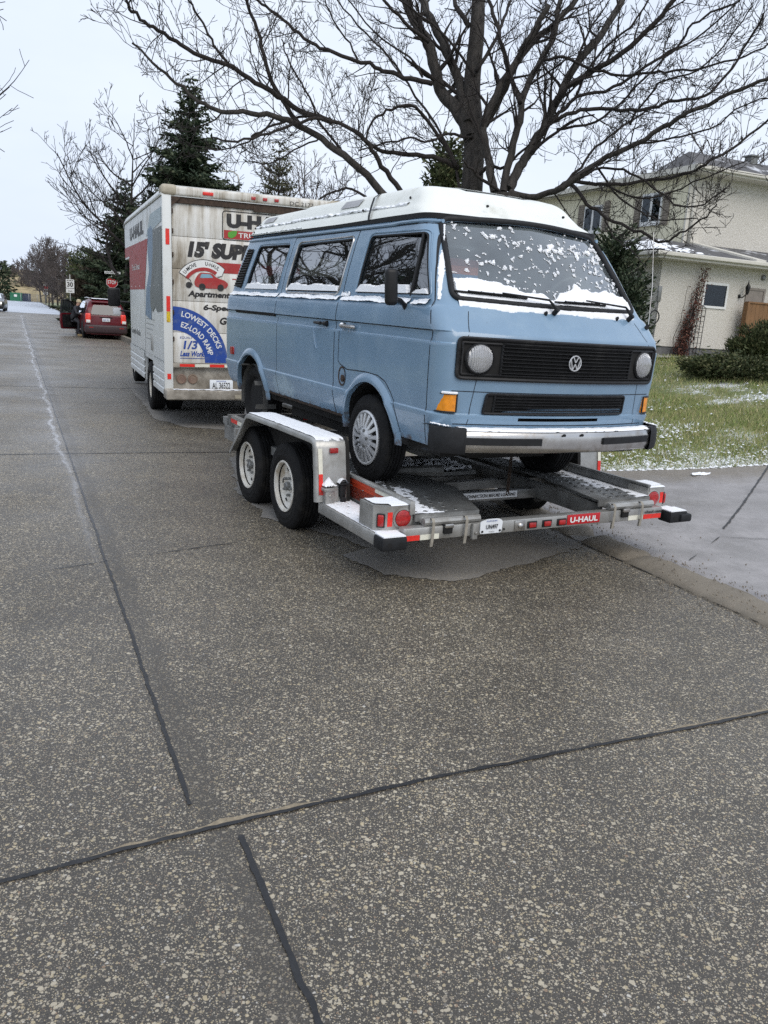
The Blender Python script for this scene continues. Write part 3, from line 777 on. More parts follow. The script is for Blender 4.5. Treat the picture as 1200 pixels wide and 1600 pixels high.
for sc, dz in ((.97, .010), (.9, .020), (.7, .032), (.4, .040), (.12, .042)):
    rings.append([(-1.4 + (x + 1.4) * (1 - (1 - sc) * .5), y * sc, z + dz) for x, y, z in base])
n = len(rings[0])
rf.v = [p for r in rings for p in r]
for i in range(len(rings) - 1):
    for j in range(n): rf.f.append((i * n + j, i * n + (j + 1) % n, (i + 1) * n + (j + 1) % n, (i + 1) * n + j)); rf.m.append(0)
rf.f.append(tuple((len(rings) - 1) * n + j for j in range(n))); rf.m.append(0)
rfo = rf.build('pop_up_roof', M['roofwhite'], VAN, angle=32)
# black gasket below the roof, thicker toward the front
gk = MB(); ol = rl(0)
gk.v = [(x * .998, y * 1.004, 1.826) for x, y in ol] + [(x, y * 1.006, 1.834 + .026 * max(0, min(1, (x + 2.7) / 2.6))) for x, y in ol]
n = len(ol); gk.f = [(j, (j + 1) % n, n + (j + 1) % n, n + j) for j in range(n)]; gk.m = [0] * n
gk.f.append(tuple(range(n))[::-1]); gk.f.append(tuple(range(n, 2 * n))); gk.m += [0, 0]
gk.build('roof_gasket', M['rubber'], VAN)
# strap line across the roof (joint of the luggage tray)
jt = MB(); A = [(-.455, -.752, 1.852), (-.47, -.742, 1.89), (-.53, -.695, 1.965), (-.57, -.655, 2.03), (-.605, -.598, 2.064), (-.61, -.45, 2.078), (-.61, 0, 2.088), (-.61, .45, 2.078), (-.605, .598, 2.064), (-.57, .655, 2.03), (-.455, .752, 1.852)]
jt.v = [(x - .016, y, z) for x, y, z in A] + [(x + .016, y, z) for x, y, z in A]; k = len(A); jt.f = [(i, i + 1, k + i + 1, k + i) for i in range(k - 1)]; jt.m = [0] * (k - 1)
jt.build('roof_joint_strip', M['rubber'], rfo, smooth=False)
# grey reflector stickers and screws on the roof flank
stk = MB()
def roofside(x, t, o=0):
    hw = .742 - .125 * t ** 1.2 - .018 * (t > .45); z = RZ0 + (.195 + .012 * min(0, x + 2)) * interp(hs, t) + (.012 * interp(hs, t) if -2 < x < .15 else 0); return Vector((x, -hw - o, z + o * .5))
for x0, x1 in ((-2.93, -2.66), (-1.15, -.83)):
    stk.grid(lambda u, v: roofside(x0 + (x1 - x0) * u + .03 * v, .62 + .26 * v, .004), 2, 2, 0)
stk.build('roof_sticker', pmat('grey_reflector', (.34, .34, .35), .4), rfo, smooth=False); stk = MB()
for x, t in ((-3.05, .7), (-3.05, .45), (-3.0, .22), (-2.98, .55), (-.66, .45), (-.02, .62)):
    c = roofside(x, t, .002); stk.lathe([(.010, 0), (.008, .008), (.001, .010)], lambda a, b, h, c=c: (c.x + a, c.y - h, c.z + b), 8, 1)
for y in (-.28, .38): stk.lathe([(.010, 0), (.008, .012), (.001, .014)], lambda a, b, h, y=y: (.37 + h, y + a, 1.945 + b), 8, 1)
stk.build('roof_screw', [M['blackplastic'], M['blackplastic']], rfo, smooth=False)
# snow on the roof
rs = MB()
def rsf(u, v):
    x = -3.08 + 3.10 * u; y = -.57 + 1.14 * v; z = RZ0 + .193 + (.012 * min(0, x + 2)) + (.012 if -2 < x < .15 else 0)
    q = 1 - (abs(y) / .62) ** 3; return (x, y, z + .040 * q - .006), (0, 0, 1)
snow_sheet(rs, rsf, 110, 40, lambda u, v: min(.010, .16 * min(u, 1 - u) + .001, .10 * min(v, 1 - v) + .001) + .004 * fbm(u * 16, v * 6))
def rsh(u, v):
    x = -3.05 + 3.05 * u; t = .44 + .05 * v; p = roofside(x, t, .0); return (p.x, p.y + .004, p.z), (0, -.45, .9)
snow_sheet(rs, rsh, 260, 5, lambda u, v: .010 * (1 - (2 * v - 1) ** 2) + .014 * fbm(u * 30, v, 4) - .003 + .004 * (u < .8))
def rsl(u, v):
    x = -3.1 + 1.35 * u; p = roofside(x, .03 + .10 * v); return (p.x, p.y, p.z), (0, -.6, .8)
snow_sheet(rs, rsl, 120, 6, lambda u, v: .012 * (1 - v) + .010 * fbm(u * 25, v * 2, 7) - .002)
def rff(u, v):   # front face
    y = -.60 + 1.22 * u; t = .10 + .8 * v; x = .40 - .30 * t ** .9 + .085 * (1 - (y / .64) ** 2); return (x, y, RZ0 + .195 * interp(hs, t) + .008 * interp(hs, t)), (.7, 0, .7)

rs.build('roof_snow', M['snow'], VAN)

# snow on the body: window sills, belt line, A-pillar, windscreen
bs_ = MB()
for P, a, b in ((W1, -.37, .40), (W1, .45, .66), (W2, -1.735, -.68), (W3, -2.83, -1.96)):
    hh = .055 if P is not W1 else (.060 if a < 0 else .03)
    snow_sheet(bs_, lambda u, v: (SR(a + (b - a) * u, 1.335 + .12 * v, -.010), Vector((0, -1, .15))), 90, 16,
               lambda u, v: (.020 if P is not W1 else .022) * (1 - .3 * v) * (1 if (v * .12) < hh * (.90 + .22 * fbm(u * 5 * (b - a), 3.1, a) + .10 * fbm(u * 40 * (b - a), 3.1, a)) * min(1, 18 * u * (b - a)) * min(1, 22 * (1 - u) * (b - a)) else -1))
for a, b in ((-3.18, -1.90), (-1.85, -.62), (-.55, -.40), (-.40, .46), (.50, .70)):
    snow_sheet(bs_, lambda u, v: (SR(a + (b - a) * u, 1.262 + .045 * v, .001), SR(0, 1.3, 1) - SR(0, 1.3, 0) + Vector((0, 0, .6))), 110, 6,
               lambda u, v: .013 * (1 - v) ** .5 + .009 * fbm((a + (b - a) * u) * 5, v * 1.5, 9) + .003 * fbm((a + (b - a) * u) * 30, v * 3, 9) - .001)
for a, b in ((-.60, -.45),):
    snow_sheet(bs_, lambda u, v: (SR(a + (b - a) * u, 1.30 + .05 * v, .002), Vector((0, -1, .3))), 16, 10, lambda u, v: .010 - .02 * v + .01 * fbm(u * 6, v * 3, 5))
# pillar frost: irregular strip from the gutter down beside the door seam
snow_sheet(bs_, lambda u, v: (SR(.445 + .300 * (1 - u) + .022 * v, 1.785 - .48 * (1 - u), .001), Vector((.4, -1, .1))), 120, 6,
           lambda u, v: .006 * (1 - (2 * v - 1) ** 2) + .005 * fbm(u * 24, v * 2, 11) - .001)
bs_.build('body_snow', M['snow'], VAN)
wsn = MB()
def wsf(u, v): return FR(-.745 + 1.49 * u, 1.318 + .50 * v, -.006), FR(0, 1.5, 1) - FR(0, 1.5, 0)
def wsh(u, v):
    s_ = span(WS, 1.318 + .50 * v)
    y = -.745 + 1.49 * u
    if not s_ or y < s_[0] + .02 or y > s_[1] - .02: return -1
    edge = min(y - s_[0], s_[1] - y)
    top = .20 + .05 * sin(u * 9 + 1.2) + .055 * fbm(u * 5, .3, 1) - .10 * math.exp(-((u - .47) / .035) ** 2) + .07 * math.exp(-((u - .64) / .02) ** 2) + .05 * (u > .8) * (u - .8) * 5 + .03 * (u < .3)
    d = top - v + .018 * fbm(u * 26, v * 14, 2)
    if d > 0: return min(.022, .006 + d * .16) + .003 * fbm(u * 30, v * 30)
    f = fbm(u * 40 + 3 + .5 * fbm(u * 40, v * 20, 8), v * 17 + .5 * fbm(u * 40, v * 20, 9), 5, 1, 5) + .30 * fbm(u * 5, v * 3.5, 12)
    band = .62 - .12 * u - .30 * math.exp(-((v - .86 + .10 * u) / .09) ** 2) * (.35 + u) - .22 * math.exp(-((v - .52 - .08 * sin(u * 9)) / .07) ** 2) * (u > .5)
    if edge < .035: band -= .35 * (1 - edge / .035) * (1 if u < .5 else .7)
    h = f - band
    return .008 * min(1, h * 6) if h > 0 else -1
snow_sheet(wsn, wsf, 420, 170, wsh)
def wsc(u, v): y = -.74 + 1.46 * u; return FR(y, 1.245 + .055 * v, .002), Vector((.6, 0, .8))
snow_sheet(wsn, wsc, 200, 12, lambda u, v: .010 * min(1, (v - .42 - .35 * fbm(u * 4, .5, 3) + .1 * sin(u * 3)) * 3) + .002 * fbm(u * 40, v * 9))
wsn.build('windscreen_snow', M['snow'], VAN)

# interior seen through the glass
it = MB(); it.box(-.35, .84, -.78, .78, 1.10, 1.16); it.rbox(.30, .86, -.76, .76, 1.14, 1.28, .05)
it.tube([(.45 + .10 * sin(t), .42 + .19 * cos(t), 1.36 + .17 * sin(t)) for t in [2 * pi * k / 20 for k in range(20)]], .014, 6, closed=True)
it.build('dashboard', M['interior'], VAN)
for y in (-.42, .42):
    sb = MB(); sb.rbox(-.42, .08, y - .25, y + .25, 1.0, 1.14, .05, 3); sb.rbox(-.50, -.36, y - .24, y + .24, 1.08, 1.56, .05, 3); sb.rbox(-.50, -.41, y - .13, y + .13, 1.58, 1.72, .04, 3)
    sb.build('front_seat', M['seat'], VAN)
sb = MB(); sb.rbox(-2.5, -1.9, -.7, .5, 1.0, 1.16, .05, 3); sb.rbox(-2.6, -2.46, -.7, .5, 1.08, 1.5, .05, 3); sb.rbox(-2.0, -1.2, .35, .80, .9, 1.22, .02, 2); sb.build('rear_bench', M['seat'], VAN)
# striped blanket hanging inside
bk = MB()
for k, (z0, z1) in enumerate(((1.44, 1.505), (1.505, 1.56), (1.56, 1.61))):
    bk.grid(lambda u, v: (.10 + .008 * sin(u * 8), -.385 + .26 * u, z0 + (z1 - z0) * v), 8, 1, k)
bo = bk.build('striped_cloth', [pmat('cloth_blue', (.12, .42, .85), .9), pmat('cloth_orange', (.95, .20, .09), .9), pmat('cloth_maroon', (.45, .04, .05), .9)], VAN, smooth=False)
sc_ = MB(); sc_.grid(lambda u, v: (.1 - .01 * u, -.38 + .22 * u, 1.685 + .02 * v - .01 * u), 3, 1); sc_.build('sun_visor', M['plate'], VAN)

# wheels
ty = tyre_mesh(.315, .19, .198, grooves=4); hc = hubcap_mesh(); hbk = hubback_mesh(.198)
for x, y, sg in ((-.04, -.885, 1), (-.04, .885, -1), (-2.49, -.885, 1), (-2.49, .885, -1)):
    w = add('wheel', ty, VAN, (x, y * (1 if x > -1 else .975), .305), (0, 0, 0 if sg > 0 else pi))
    if x > -1: add('hubcap', hc, w, (0, 0, 0), (0, .2, 0))
    add('wheel_disc', hbk, w)
# ------------------------------------------------------------------ car trailer
TR = empty('car_trailer', (1.0998, 5.3708, -.0169), (-.01178, -.00428, 2.06896),
           'galvanised tandem axle car trailer with red tail lamps standing under the blue van', 'trailer')
RMAP = lambda x0: (lambda u, v, w: Vector((x0 - w, -u, v)))      # a rear-facing surface: u runs to the viewer's right
def punched(mb, poly_fn, nu, nv, mi): pass
# rear beam and frame
fr = MB(); fr.rbox(0, .075, -1.06, 1.10, .352, .436, .008, 2)
fr.build('rear_beam', M['galv'], TR)
fr = MB()
for y in (-.56, .56): fr.box(.12, 4.0, y - .035, y + .035, .36, .47)
for y in (-.97, .97): fr.box(.10, 4.0, y - .03, y + .03, .36, .50)
for x in (1.2, 2.1, 3.0, 3.9): fr.box(x, x + .07, -.97, .97, .35, .42)
fr.tube([(3.9, .8, .40), (7.0, -.30, .46)], .05, 8); fr.tube([(3.9, -.8, .40), (7.0, -.34, .46)], .05, 8); fr.rbox(6.9, 7.25, -.42, -.24, .42, .55, .03)
for x in (1.72, 2.61): fr.tube([(x, -1.05, .33), (x, 1.05, .33)], .035, 8)
for y in (-1.0, 1.0): fr.box(1.3, 3.0, y - .03, y + .03, .26, .33)
fr.box(1.35, 1.50, 1.0, 1.10, .50, .56); fr.box(2.08, 2.24, .98, 1.14, .50, .57)
fr.tube([(.60, -.60, .42), (.95, -.66, .30)], .022, 8); fr.tube([(.55, .45, .40), (.9, .60, .30)], .022, 8)
fr.build('chassis_frame', M['galvdark'], TR, smooth=False)
cm = MB(); cm.rbox(.80, .87, -.60, .62, .355, .43, .006); cmo = cm.build('cross_member', M['galvdark'], TR)
lb = MB(); lb.box(.796, .7985, -.345, .40, .375, .423); lbo = lb.build('warning_label', M['plate'], cmo, smooth=False)
text('CHECK COUPLER CONNECTION BEFORE LOADING', RMAP(.795), .72, .026, -.39, .386, M['ink'], lbo, bold=.02, shear=.15)
# centre tray with old snow and a timber chock
ct = MB(); ct.box(1.45, 1.95, -.40, .40, .42, .45); ct.tube([(1.35, .45, .50), (1.28, .05, .50)], [.04, .05], 8); ct.build('centre_tray', M['galvdark'], TR, smooth=False)
cs = MB(); snow_sheet(cs, lambda u, v: ((1.47 + .46 * u, -.38 + .76 * v, .452), (0, 0, 1)), 50, 80, lambda u, v: .05 * fbm(u * 4, v * 7, 3) + .012)
cs.build('tray_snow', M['snow'], TR)
# runways with punched holes
hole_mat = M['hole']
def runway(name, poly, holes, lip_y, mat):
    mb = MB(); mb.prism(poly, lambda u, v, w: (u, v, w), .486, .50)
    x0 = poly[0][0]
    mb.prism([(p[0] + .0, p[1]) for p in poly[:2]] + [(poly[1][0] + .012, poly[1][1]), (poly[0][0] + .012, poly[0][1])], lambda u, v, w: (u, v, w), .455, .486)
    hb = mb
    for x, y in holes:
        hb.lathe([(.017, .5012), (.014, .5050), (.0105, .5052)], lambda a, b, h, x=x, y=y: (x + a * 1.1, y + b, h), 12, 0, cap0=False, cap1=False)
        hb.lathe([(.0115, .5022), (.001, .5022)], lambda a, b, h, x=x, y=y: (x + a * 1.1, y + b, h), 10, 1, cap0=False)
    return mb.build(name, [mat, hole_mat], TR, smooth=False)
gx = [.13 + .093 * k for k in range(38)]
hL = [(x, .955 - .075 * j + .037 * (k % 2)) for k, x in enumerate(gx) for j in range(5)]
hR = [(x, -.665 - .075 * j - .037 * (k % 2)) for k, x in enumerate(gx) for j in range(4)]
rwL = runway('left_runway', [(.074, .985), (.074, .505), (.71, .275), (1.15, .315), (1.45, .56), (4.05, .56), (4.05, .985)], hL, 1.0, M['galvdark'])
rwR = runway('right_runway', [(.074, -1.0), (.074, -.508), (.86, -.64), (4.05, -.64), (4.05, -1.0)][::-1][3:] + [(.86, -.64), (4.05, -.64), (4.05, -1.0)][::1] if False else [(.074, -.508), (.074, -1.0), (4.05, -1.0), (4.05, -.64), (.86, -.64)], hR, -1.0, M['galvdark'])
rl_ = MB(); rl_.rbox(.085, 3.70, .985, 1.020, .560, .585, .006); rl_.box(.08, 3.70, .985, .990, .50, .56); rl_.rbox(.080, .092, .985, 1.02, .50, .585, .004)
rl_.build('left_guide_rail', M['galv'], TR)
rl_ = MB(); rl_.box(.10, 4.0, -1.018, -1.008, .49, .572); rl_.rbox(.10, 4.0, -1.028, -1.0, .566, .580, .004); rl_.build('right_guide_rail', M['galvdark'], TR)
rp = MB(); rp.box(.30, 1.05, .992, 1.0, .415, .525); rp.box(.17, 1.0, 1.001, 1.009, .53, .561)
rpo = rp.build('side_panel', M['orange'], TR, smooth=False)
w_ = MB(); w_.box(.36, .58, 1.0095, 1.0105, .533, .559); w_.build('white_sticker', M['whiterefl'], rpo, smooth=False)
w_ = MB(); w_.box(.17, .36, 1.0095, 1.0105, .533, .559); w_.build('red_sticker', M['redrefl'], rpo, smooth=False)
ft = MB()
ft.box(3.95, 4.00, -.97, .97, .50, .60); ft.box(3.9, 4.15, .62, .97, .49, .56); ft.box(3.9, 4.15, -.97, -.62, .49, .56)
ft.build('wheel_stop', M['galvdark'], TR, smooth=False)
ft = MB(); ft.rbox(3.45, 3.50, -.58, .58, .60, .645, .005); fto = ft.build('front_bar', M['galvdark'], TR)
for nm, a, b, m_ in (('red_tape', .355, .22, 'redrefl'), ('white_tape', .22, .09, 'whiterefl')):
    w_ = MB(); w_.box(3.447, 3.4485, b, a, .607, .638); w_.build(nm, M[m_], fto, smooth=False)
# outer step decks, corner blocks, lamp housings, fenders on both sides
snowT = MB()
for sg in (1, -1):
    Y = lambda a: sg * a
    def ybox(mb, x0, x1, a, b, z0, z1, mi=None, r=0):
        lo, hi = sorted((sg * a, sg * b)); (mb.rbox(x0, x1, lo, hi, z0, z1, r, 2, mi) if r else mb.box(x0, x1, lo, hi, z0, z1, mi))
    dk = MB(); ybox(dk, .0, .95, 1.235, 1.26, .322, .398, r=.006); ybox(dk, .05, .95, 1.03, 1.235, .385, .392); ybox(dk, .93, .95, 1.0, 1.25, .322, .392)
    dk.build('side_step', M['galv'], TR)
    if sg > 0:
        holes = [(.17 + .085 * k, 1.07 + .085 * j + (.04 if k % 2 else 0)) for k in range(9) for j in range(2)]
        ds = MB()
        def hh(u, v):
            x = .06 + .88 * u; y = 1.02 + .225 * v
            for a, b in holes:
                d = hypot((x - a) / 1.0, y - b)
                if d < .0155: return -1
            return .007 + .003 * fbm(x * 12, y * 12)
        snow_sheet(ds, lambda u, v: ((.06 + .88 * u, 1.02 + .225 * v, .3935), (0, 0, 1)), 220, 60, hh, sink=.001)
        ds.build('step_snow', M['snow'], TR)
        hb = MB()
        for x, y in holes: hb.lathe([(.0165, .3945), (.001, .3945)], lambda a, b, h, x=x, y=y: (x + a, y + b, h), 10, cap0=False)
        hb.build('step_hole', M['hole'], TR)
    bk_ = MB(); ybox(bk_, -.055, .075, 1.10, 1.275, .318, .402, r=.016)
    if sg < 0: ybox(bk_, -.075, .02, 1.19, 1.30, .325, .385, r=.014)
    bko = bk_.build('corner_buffer', M['rubber'], TR)
    hb = MB()
    for y in (1.145, 1.225): hb.lathe([(.014, -.0565), (.001, -.0568)], lambda a, b, h, y=y: (h, sg * y + a, .358 + b), 12, cap0=False)
    hb.build('bolt_hole', M['hole'], bko)
    ybox(snowT, -.045, .07, 1.11, 1.262, .402, .409); ybox(snowT, .075, .12, .95, 1.24, .397, .406)
    # lamp housing
    lh = MB(); P = [(.10, .975), (.10, 1.170), (.155, 1.240), (.34, 1.240), (.34, .975)] if sg > 0 else [(.10, 1.0), (.10, 1.16), (.155, 1.20), (.30, 1.20), (.30, 1.0)]
    lh.prism([(a, sg * b) for a, b in P], lambda u, v, w: (u, v, w), .403, .556)
    lho = lh.build('tail_lamp_housing', M['galv'], TR, smooth=False)
    cy = 1.060 if sg > 0 else 1.055; rr = .052
    tl = MB(); fnl = lambda a, b, h: (.0995 - h, sg * cy + a, .478 + b)
    tl.lathe([(rr + .016, 0), (rr + .016, .006), (rr + .004, .008), (rr + .002, .003)], fnl, 36, 1, cap1=False)
    tl.lathe([(rr, .002), (rr, .010), (rr * .8, .015), (.001, .017)], fnl, 30, 0, cap0=False)
    for a in range(-3, 4):
        for b in range(-3, 4):
            if hypot(a, b) < 3.2: tl.lathe([(.0035, .014), (.001, .0185)], lambda x, y, h, a=a, b=b: (.0995 - h, sg * cy + a * .0125 + x, .478 + b * .0125 + y), 6, 0, cap0=False)
    tl.build('tail_lamp', [M['redlens'], M['galv']], lho)
    rf_ = MB()
    if sg > 0: ybox(rf_, .0975, .0990, 1.132, 1.166, .430, .520)
    else: ybox(rf_, .0975, .0990, 1.125, 1.158, .44, .52)
    rf_.build('reflector', M['redrefl'], lho, smooth=False)
    # side marker on the chamfer
    mk_ = MB(); T = Matrix.Translation((.122 if sg > 0 else .125, sg * (1.200 if sg > 0 else 1.185), .467)) @ Matrix.Rotation(sg * radians(-34), 4, 'Z')
    mk_.rbox(-.012, .004, -.026, .026, -.045, .045, .012, 3, 1, T); mk_.rbox(-.022, -.006, -.019, .019, -.035, .038, .010, 3, 0, T)
    mk_.build('side_marker', [M['redlens'], M['blackplastic']], lho)
    if sg > 0:
        r2 = MB(); r2.box(.17, .23, 1.2355, 1.237, .44, .525); r2.build('reflector', M['redrefl'], lho, smooth=False)
    def hsn(u, v): return .007 + .003 * fbm(u * 5, v * 5, sg)
    snow_sheet(snowT, lambda u, v: ((.104 + .23 * u, sg * ((.97 if sg > 0 else 1.005) + (.20 if u > .25 else .17) * v * (1.25 if sg > 0 and u > .2 else 1)), .557), (0, 0, 1)), 20, 20, lambda u, v: hsn(u, v) if 0.02 < u < .98 else .001)
    # fender
    fd = MB(); prof = [(.905, .405), (.925, .60), (.955, .78), (.968, .815), (1.0, .836), (1.05, .842), (1.7, .838), (2.34, .828), (2.42, .822), (2.47, .80), (2.52, .76), (2.75, .56), (2.90, .43)]
    n = len(prof)
    nrm = []
    for i in range(n):
        a = Vector(prof[min(i + 1, n - 1)]) - Vector(prof[max(i - 1, 0)]); nn = Vector((a.y, -a.x)).normalized(); nrm.append(nn)
    secs = [(1.065, 0), (1.275, 0), (1.290, .005), (1.297, .016), (1.297, .040), (1.289, .040), (1.286, .014), (1.065, .010)]
    vs = []
    for i, (x, z) in enumerate(prof):
        for y, dd in secs: vs.append((x + nrm[i].x * dd, sg * y, z + nrm[i].y * dd))
    k = len(secs); fd.add(vs, [(i * k + j, i * k + (j + 1) % k, (i + 1) * k + (j + 1) % k, (i + 1) * k + j) for i in range(n - 1) for j in range(k)])
    fdo = fd.build('fender', M['galv'], TR, angle=50)
    fi = MB(); fi.prism([(x, z) for x, z in prof] + [(2.85, .36), (.93, .36)], lambda u, v, w: (u, w, v), sg * 1.035, sg * 1.064); fi.build('inner_fender_wall', M['dark'], fdo, smooth=False)
    T = lambda a: interp([(.405, .905), (.60, .925), (.78, .955)], a) - .003
    for nm, z0, z1, m_ in (('white_tape', .60, .775, 'whiterefl'), ('red_tape', .455, .60, 'redrefl')):
        w_ = MB(); a, b = sorted((sg * 1.245, sg * 1.276)); w_.add([(T(z0) - .003, a, z0), (T(z0) - .003, b, z0), (T(z1) - .003, b, z1), (T(z1) - .003, a, z1)], [(0, 1, 2, 3)]); w_.build(nm, M[m_], fdo, smooth=False)
    w_ = MB(); a, b = sorted((sg * 1.13, sg * 1.19)); w_.rbox(.925, .948, a, b, .742, .778, .004); w_.build('reflector', M['redlens'], fdo)
    lt = MB(); ybox(lt, .86, .91, 1.175, 1.245, .40, .50, r=.004); ybox(lt, .85, .93, 1.16, 1.262, .49, .512, r=.004); lt.lathe([(.012, 0), (.001, .006)], lambda a, b, h: (.858 - h, sg * 1.21 + a, .455 + b), 10)
    lt.build('hinge_block', M['galv'], TR)
    lt = MB(); ybox(lt, .885, .925, 1.075, 1.125, .43, .53, r=.012); ybox(lt, .87, .93, 1.06, 1.14, .525, .537, r=.004); ybox(lt, .87, .90, 1.08, 1.12, .40, .44, r=.008); lt.build('rubber_latch', M['rubber'], TR)
    if sg > 0:
        snow_sheet(snowT, lambda u, v: ((.855 + .08 * u, 1.165 + .09 * v, .513), (0, 0, 1)), 20, 20, lambda u, v: .055 * (1 - (2 * u - 1) ** 2) * (1 - abs(2 * v - 1)) + .014 + .008 * fbm(u * 5, v * 5))
        snow_sheet(snowT, lambda u, v: ((.875 + .05 * u, 1.065 + .07 * v, .538), (0, 0, 1)), 16, 16, lambda u, v: .028 * (1 - (2 * v - 1) ** 2) + .004 * fbm(u * 5, v * 5, 2))
        snow_sheet(snowT, lambda u, v: ((.87 + .05 * u, 1.09 + .03 * v, .398), (0, 0, 1)), 10, 10, lambda u, v: .05 * (1 - (2 * v - 1) ** 2) * (1 - (2 * u - 1) ** 2))
    # snow on top of the fender
    def fs_(u, v):
        x = .975 + 1.46 * u; z = interp([(.955, .79), (.968, .815), (1.0, .836), (1.05, .842), (1.7, .838), (2.34, .828), (2.42, .822), (2.47, .80)], x); return (x, sg * (1.068 + .21 * v), z), (0, 0, 1)
    snow_sheet(snowT, fs_, 150, 24, lambda u, v: min(.008, .004 + .25 * min(v, 1 - v)) + .003 * fbm(u * 18, v * 4, sg) - .008 * (min(u * 60, 1) < .6 + .6 * fbm(v * 6, 1)))
snowT.build('trailer_snow', M['snow'], TR)
# snow lying on the runways, thickest by the guide rails
rs_ = MB()
holeset = {}
for x, y in hL + hR: holeset.setdefault(int(x * 10), []).append((x, y))
def near(x, y):
    for q in (-1, 0, 1):
        for a, b in holeset.get(int(x * 10) + q, ()):
            if (x - a) ** 2 + (y - b) ** 2 < .00032: return True
    return False
def rwh(u, v):
    x = .08 + 1.5 * u; y = .98 - .42 * v
    if near(x, y): return -1
    d = .52 - v - .16 * u - .25 * max(0, u - .25) + .55 * fbm(x * 3, y * 5, 2) + .15 * fbm(x * 25, y * 25, 3)
    return .006 * min(1, d * 3)
snow_sheet(rs_, lambda u, v: ((.08 + 1.5 * u, .98 - .42 * v, .501), (0, 0, 1)), 260, 80, rwh, sink=.001)
def rwh2(u, v):
    x = .08 + 2.6 * u; y = -.998 + .36 * v
    if near(x, y): return -1
    d = .30 - v + .6 * fbm(x * 3, y * 5, 8) + .12 * fbm(x * 25, y * 25, 3) - .1 * (x < .4)
    return .006 * min(1, d * 3)
snow_sheet(rs_, lambda u, v: ((.08 + 2.6 * u, -.998 + .36 * v, .501), (0, 0, 1)), 380, 66, rwh2, sink=.001)
rs_.build('runway_snow', M['snow'], TR)
# stowed ramps with their straps
for nm, a, b in (('stowed_ramp', .535, .95), ('stowed_ramp', -.565, -.98)):
    lo, hi = sorted((a, b)); mb = MB(); mb.rbox(.02, .62, lo, hi, .438, .484, .018, 3); mb.tube([(.03, lo, .461), (.03, hi, .461)], .025, 10)
    mb.build(nm, M['galv'], TR)
for y in (.90, .655, -.585, -.845):
    mb = MB(); pts = [(.05, y, .475), (.0, y, .487), (-.022, y + .004, .47), (-.026, y + .008, .42), (-.028, y + .012, .36), (-.024, y + .014, .315), (-.012, y + .012, .312), (-.008, y + .004, .36)]
    L = [Vector(p) + Vector((0, .010, 0)) for p in pts]; R_ = [Vector(p) - Vector((0, .010, 0)) for p in pts]; k = len(pts)
    mb.add(L + R_ + [p + Vector((.003, 0, .002)) for p in L + R_], [(i, i + 1, k + i + 1, k + i) for i in range(k - 1)] + [(2 * k + i, 3 * k + i, 3 * k + i + 1, 2 * k + i + 1) for i in range(k - 1)])
    mb.build('ramp_strap', M['strap'], TR)
for y in (.79, -.69):
    mb = MB(); mb.rbox(-.018, .03, y - .032, y + .032, .385, .445, .006, 2, 0); mb.rbox(-.028, -.010, y - .034, y + .03, .425, .452, .006, 2, 1); mb.build('ramp_latch', [M['hole'], M['chrome']], TR)
mb = MB(); mb.rbox(-.03, .0, .575, .615, .335, .44, .008); mb.build('latch_bracket', M['galv'], TR)
# licence plate
PM = RMAP(-.014)
lp = MB(); pol = rpoly([(-.546, .362), (-.378, .362), (-.372, .440), (-.40, .456), (-.49, .456), (-.546, .440)], .014, 4)
lp.prism(pol, lambda u, v, w: Vector((-.002 - w, -u, v)) , 0, .008)
lpo = lp.build('licence_plate', M['plate'], TR, smooth=False)
text('UN497', PM, .092, .030, -.503, .392, M['ink'], lpo, bold=.02)
text('KANSAS', PM, .080, .009, -.50, .441, M['inkblue'], lpo, bold=.02)
text('TRAILER', PM, .045, .007, -.482, .371, M['ink'], lpo)
mb = MB()
for u, v in ((-.53, .377), (-.392, .377), (-.36, .382)): mb.lathe([(.008, .012), (.007, .016), (.001, .017)], lambda a, b, h, u=u, v=v: (-h, -u + a, v + b), 10)
mb.build('plate_bolt', M['dark'], lpo)
mb = MB(); mb.rbox(-.008, .0, .185, .27, .358, .43, .003); mb.lathe([(.020, .006), (.019, .016), (.010, .022), (.001, .023)], lambda a, b, h: (-h, .225 + a, .392 + b), 16); mb.lathe([(.010, 0), (.009, .012), (.001, .014)], lambda a, b, h: (-.03 - h, .595 + a, .38 + b), 12)
mb.build('plate_light', M['chrome'], TR)
for y in (.125, .0, -.125):
    mb = MB(); mb.rbox(-.006, .002, y - .040, y + .040, .366, .416, .006, 2, 1); mb.rbox(-.016, -.004, y - .028, y + .028, .374, .408, .006, 2, 0); mb.build('identification_lamp', [M['redlens'], M['blackplastic']], TR)
mb = MB(); mb.rbox(-.006, .0, -.463, -.172, .366, .436, .003); so = mb.build('maker_sticker', M['signred'], TR)
text('U-HAUL', RMAP(-.0065), .245, .040, .195, .380, M['signwhite'], so, bold=.035)
for a, b, m_, nm in ((-.735, -.875, 'whiterefl', 'white_tape'), (-.88, -1.05, 'redrefl', 'red_tape'), (1.095, .99, 'redrefl', 'red_tape'), (.985, .85, 'whiterefl', 'white_tape'), (.62, .64, 'galv', 'bracket')):
    if nm == 'bracket': continue
    lo, hi = sorted((a, b)); mb = MB(); mb.box(-.003, -.0005, lo, hi, .357, .390); mb.build(nm, M[m_], TR, smooth=False)
text('uhaul.com', RMAP(-.002), .16, .022, .89, .398, M['ink'], TR, bold=.02)
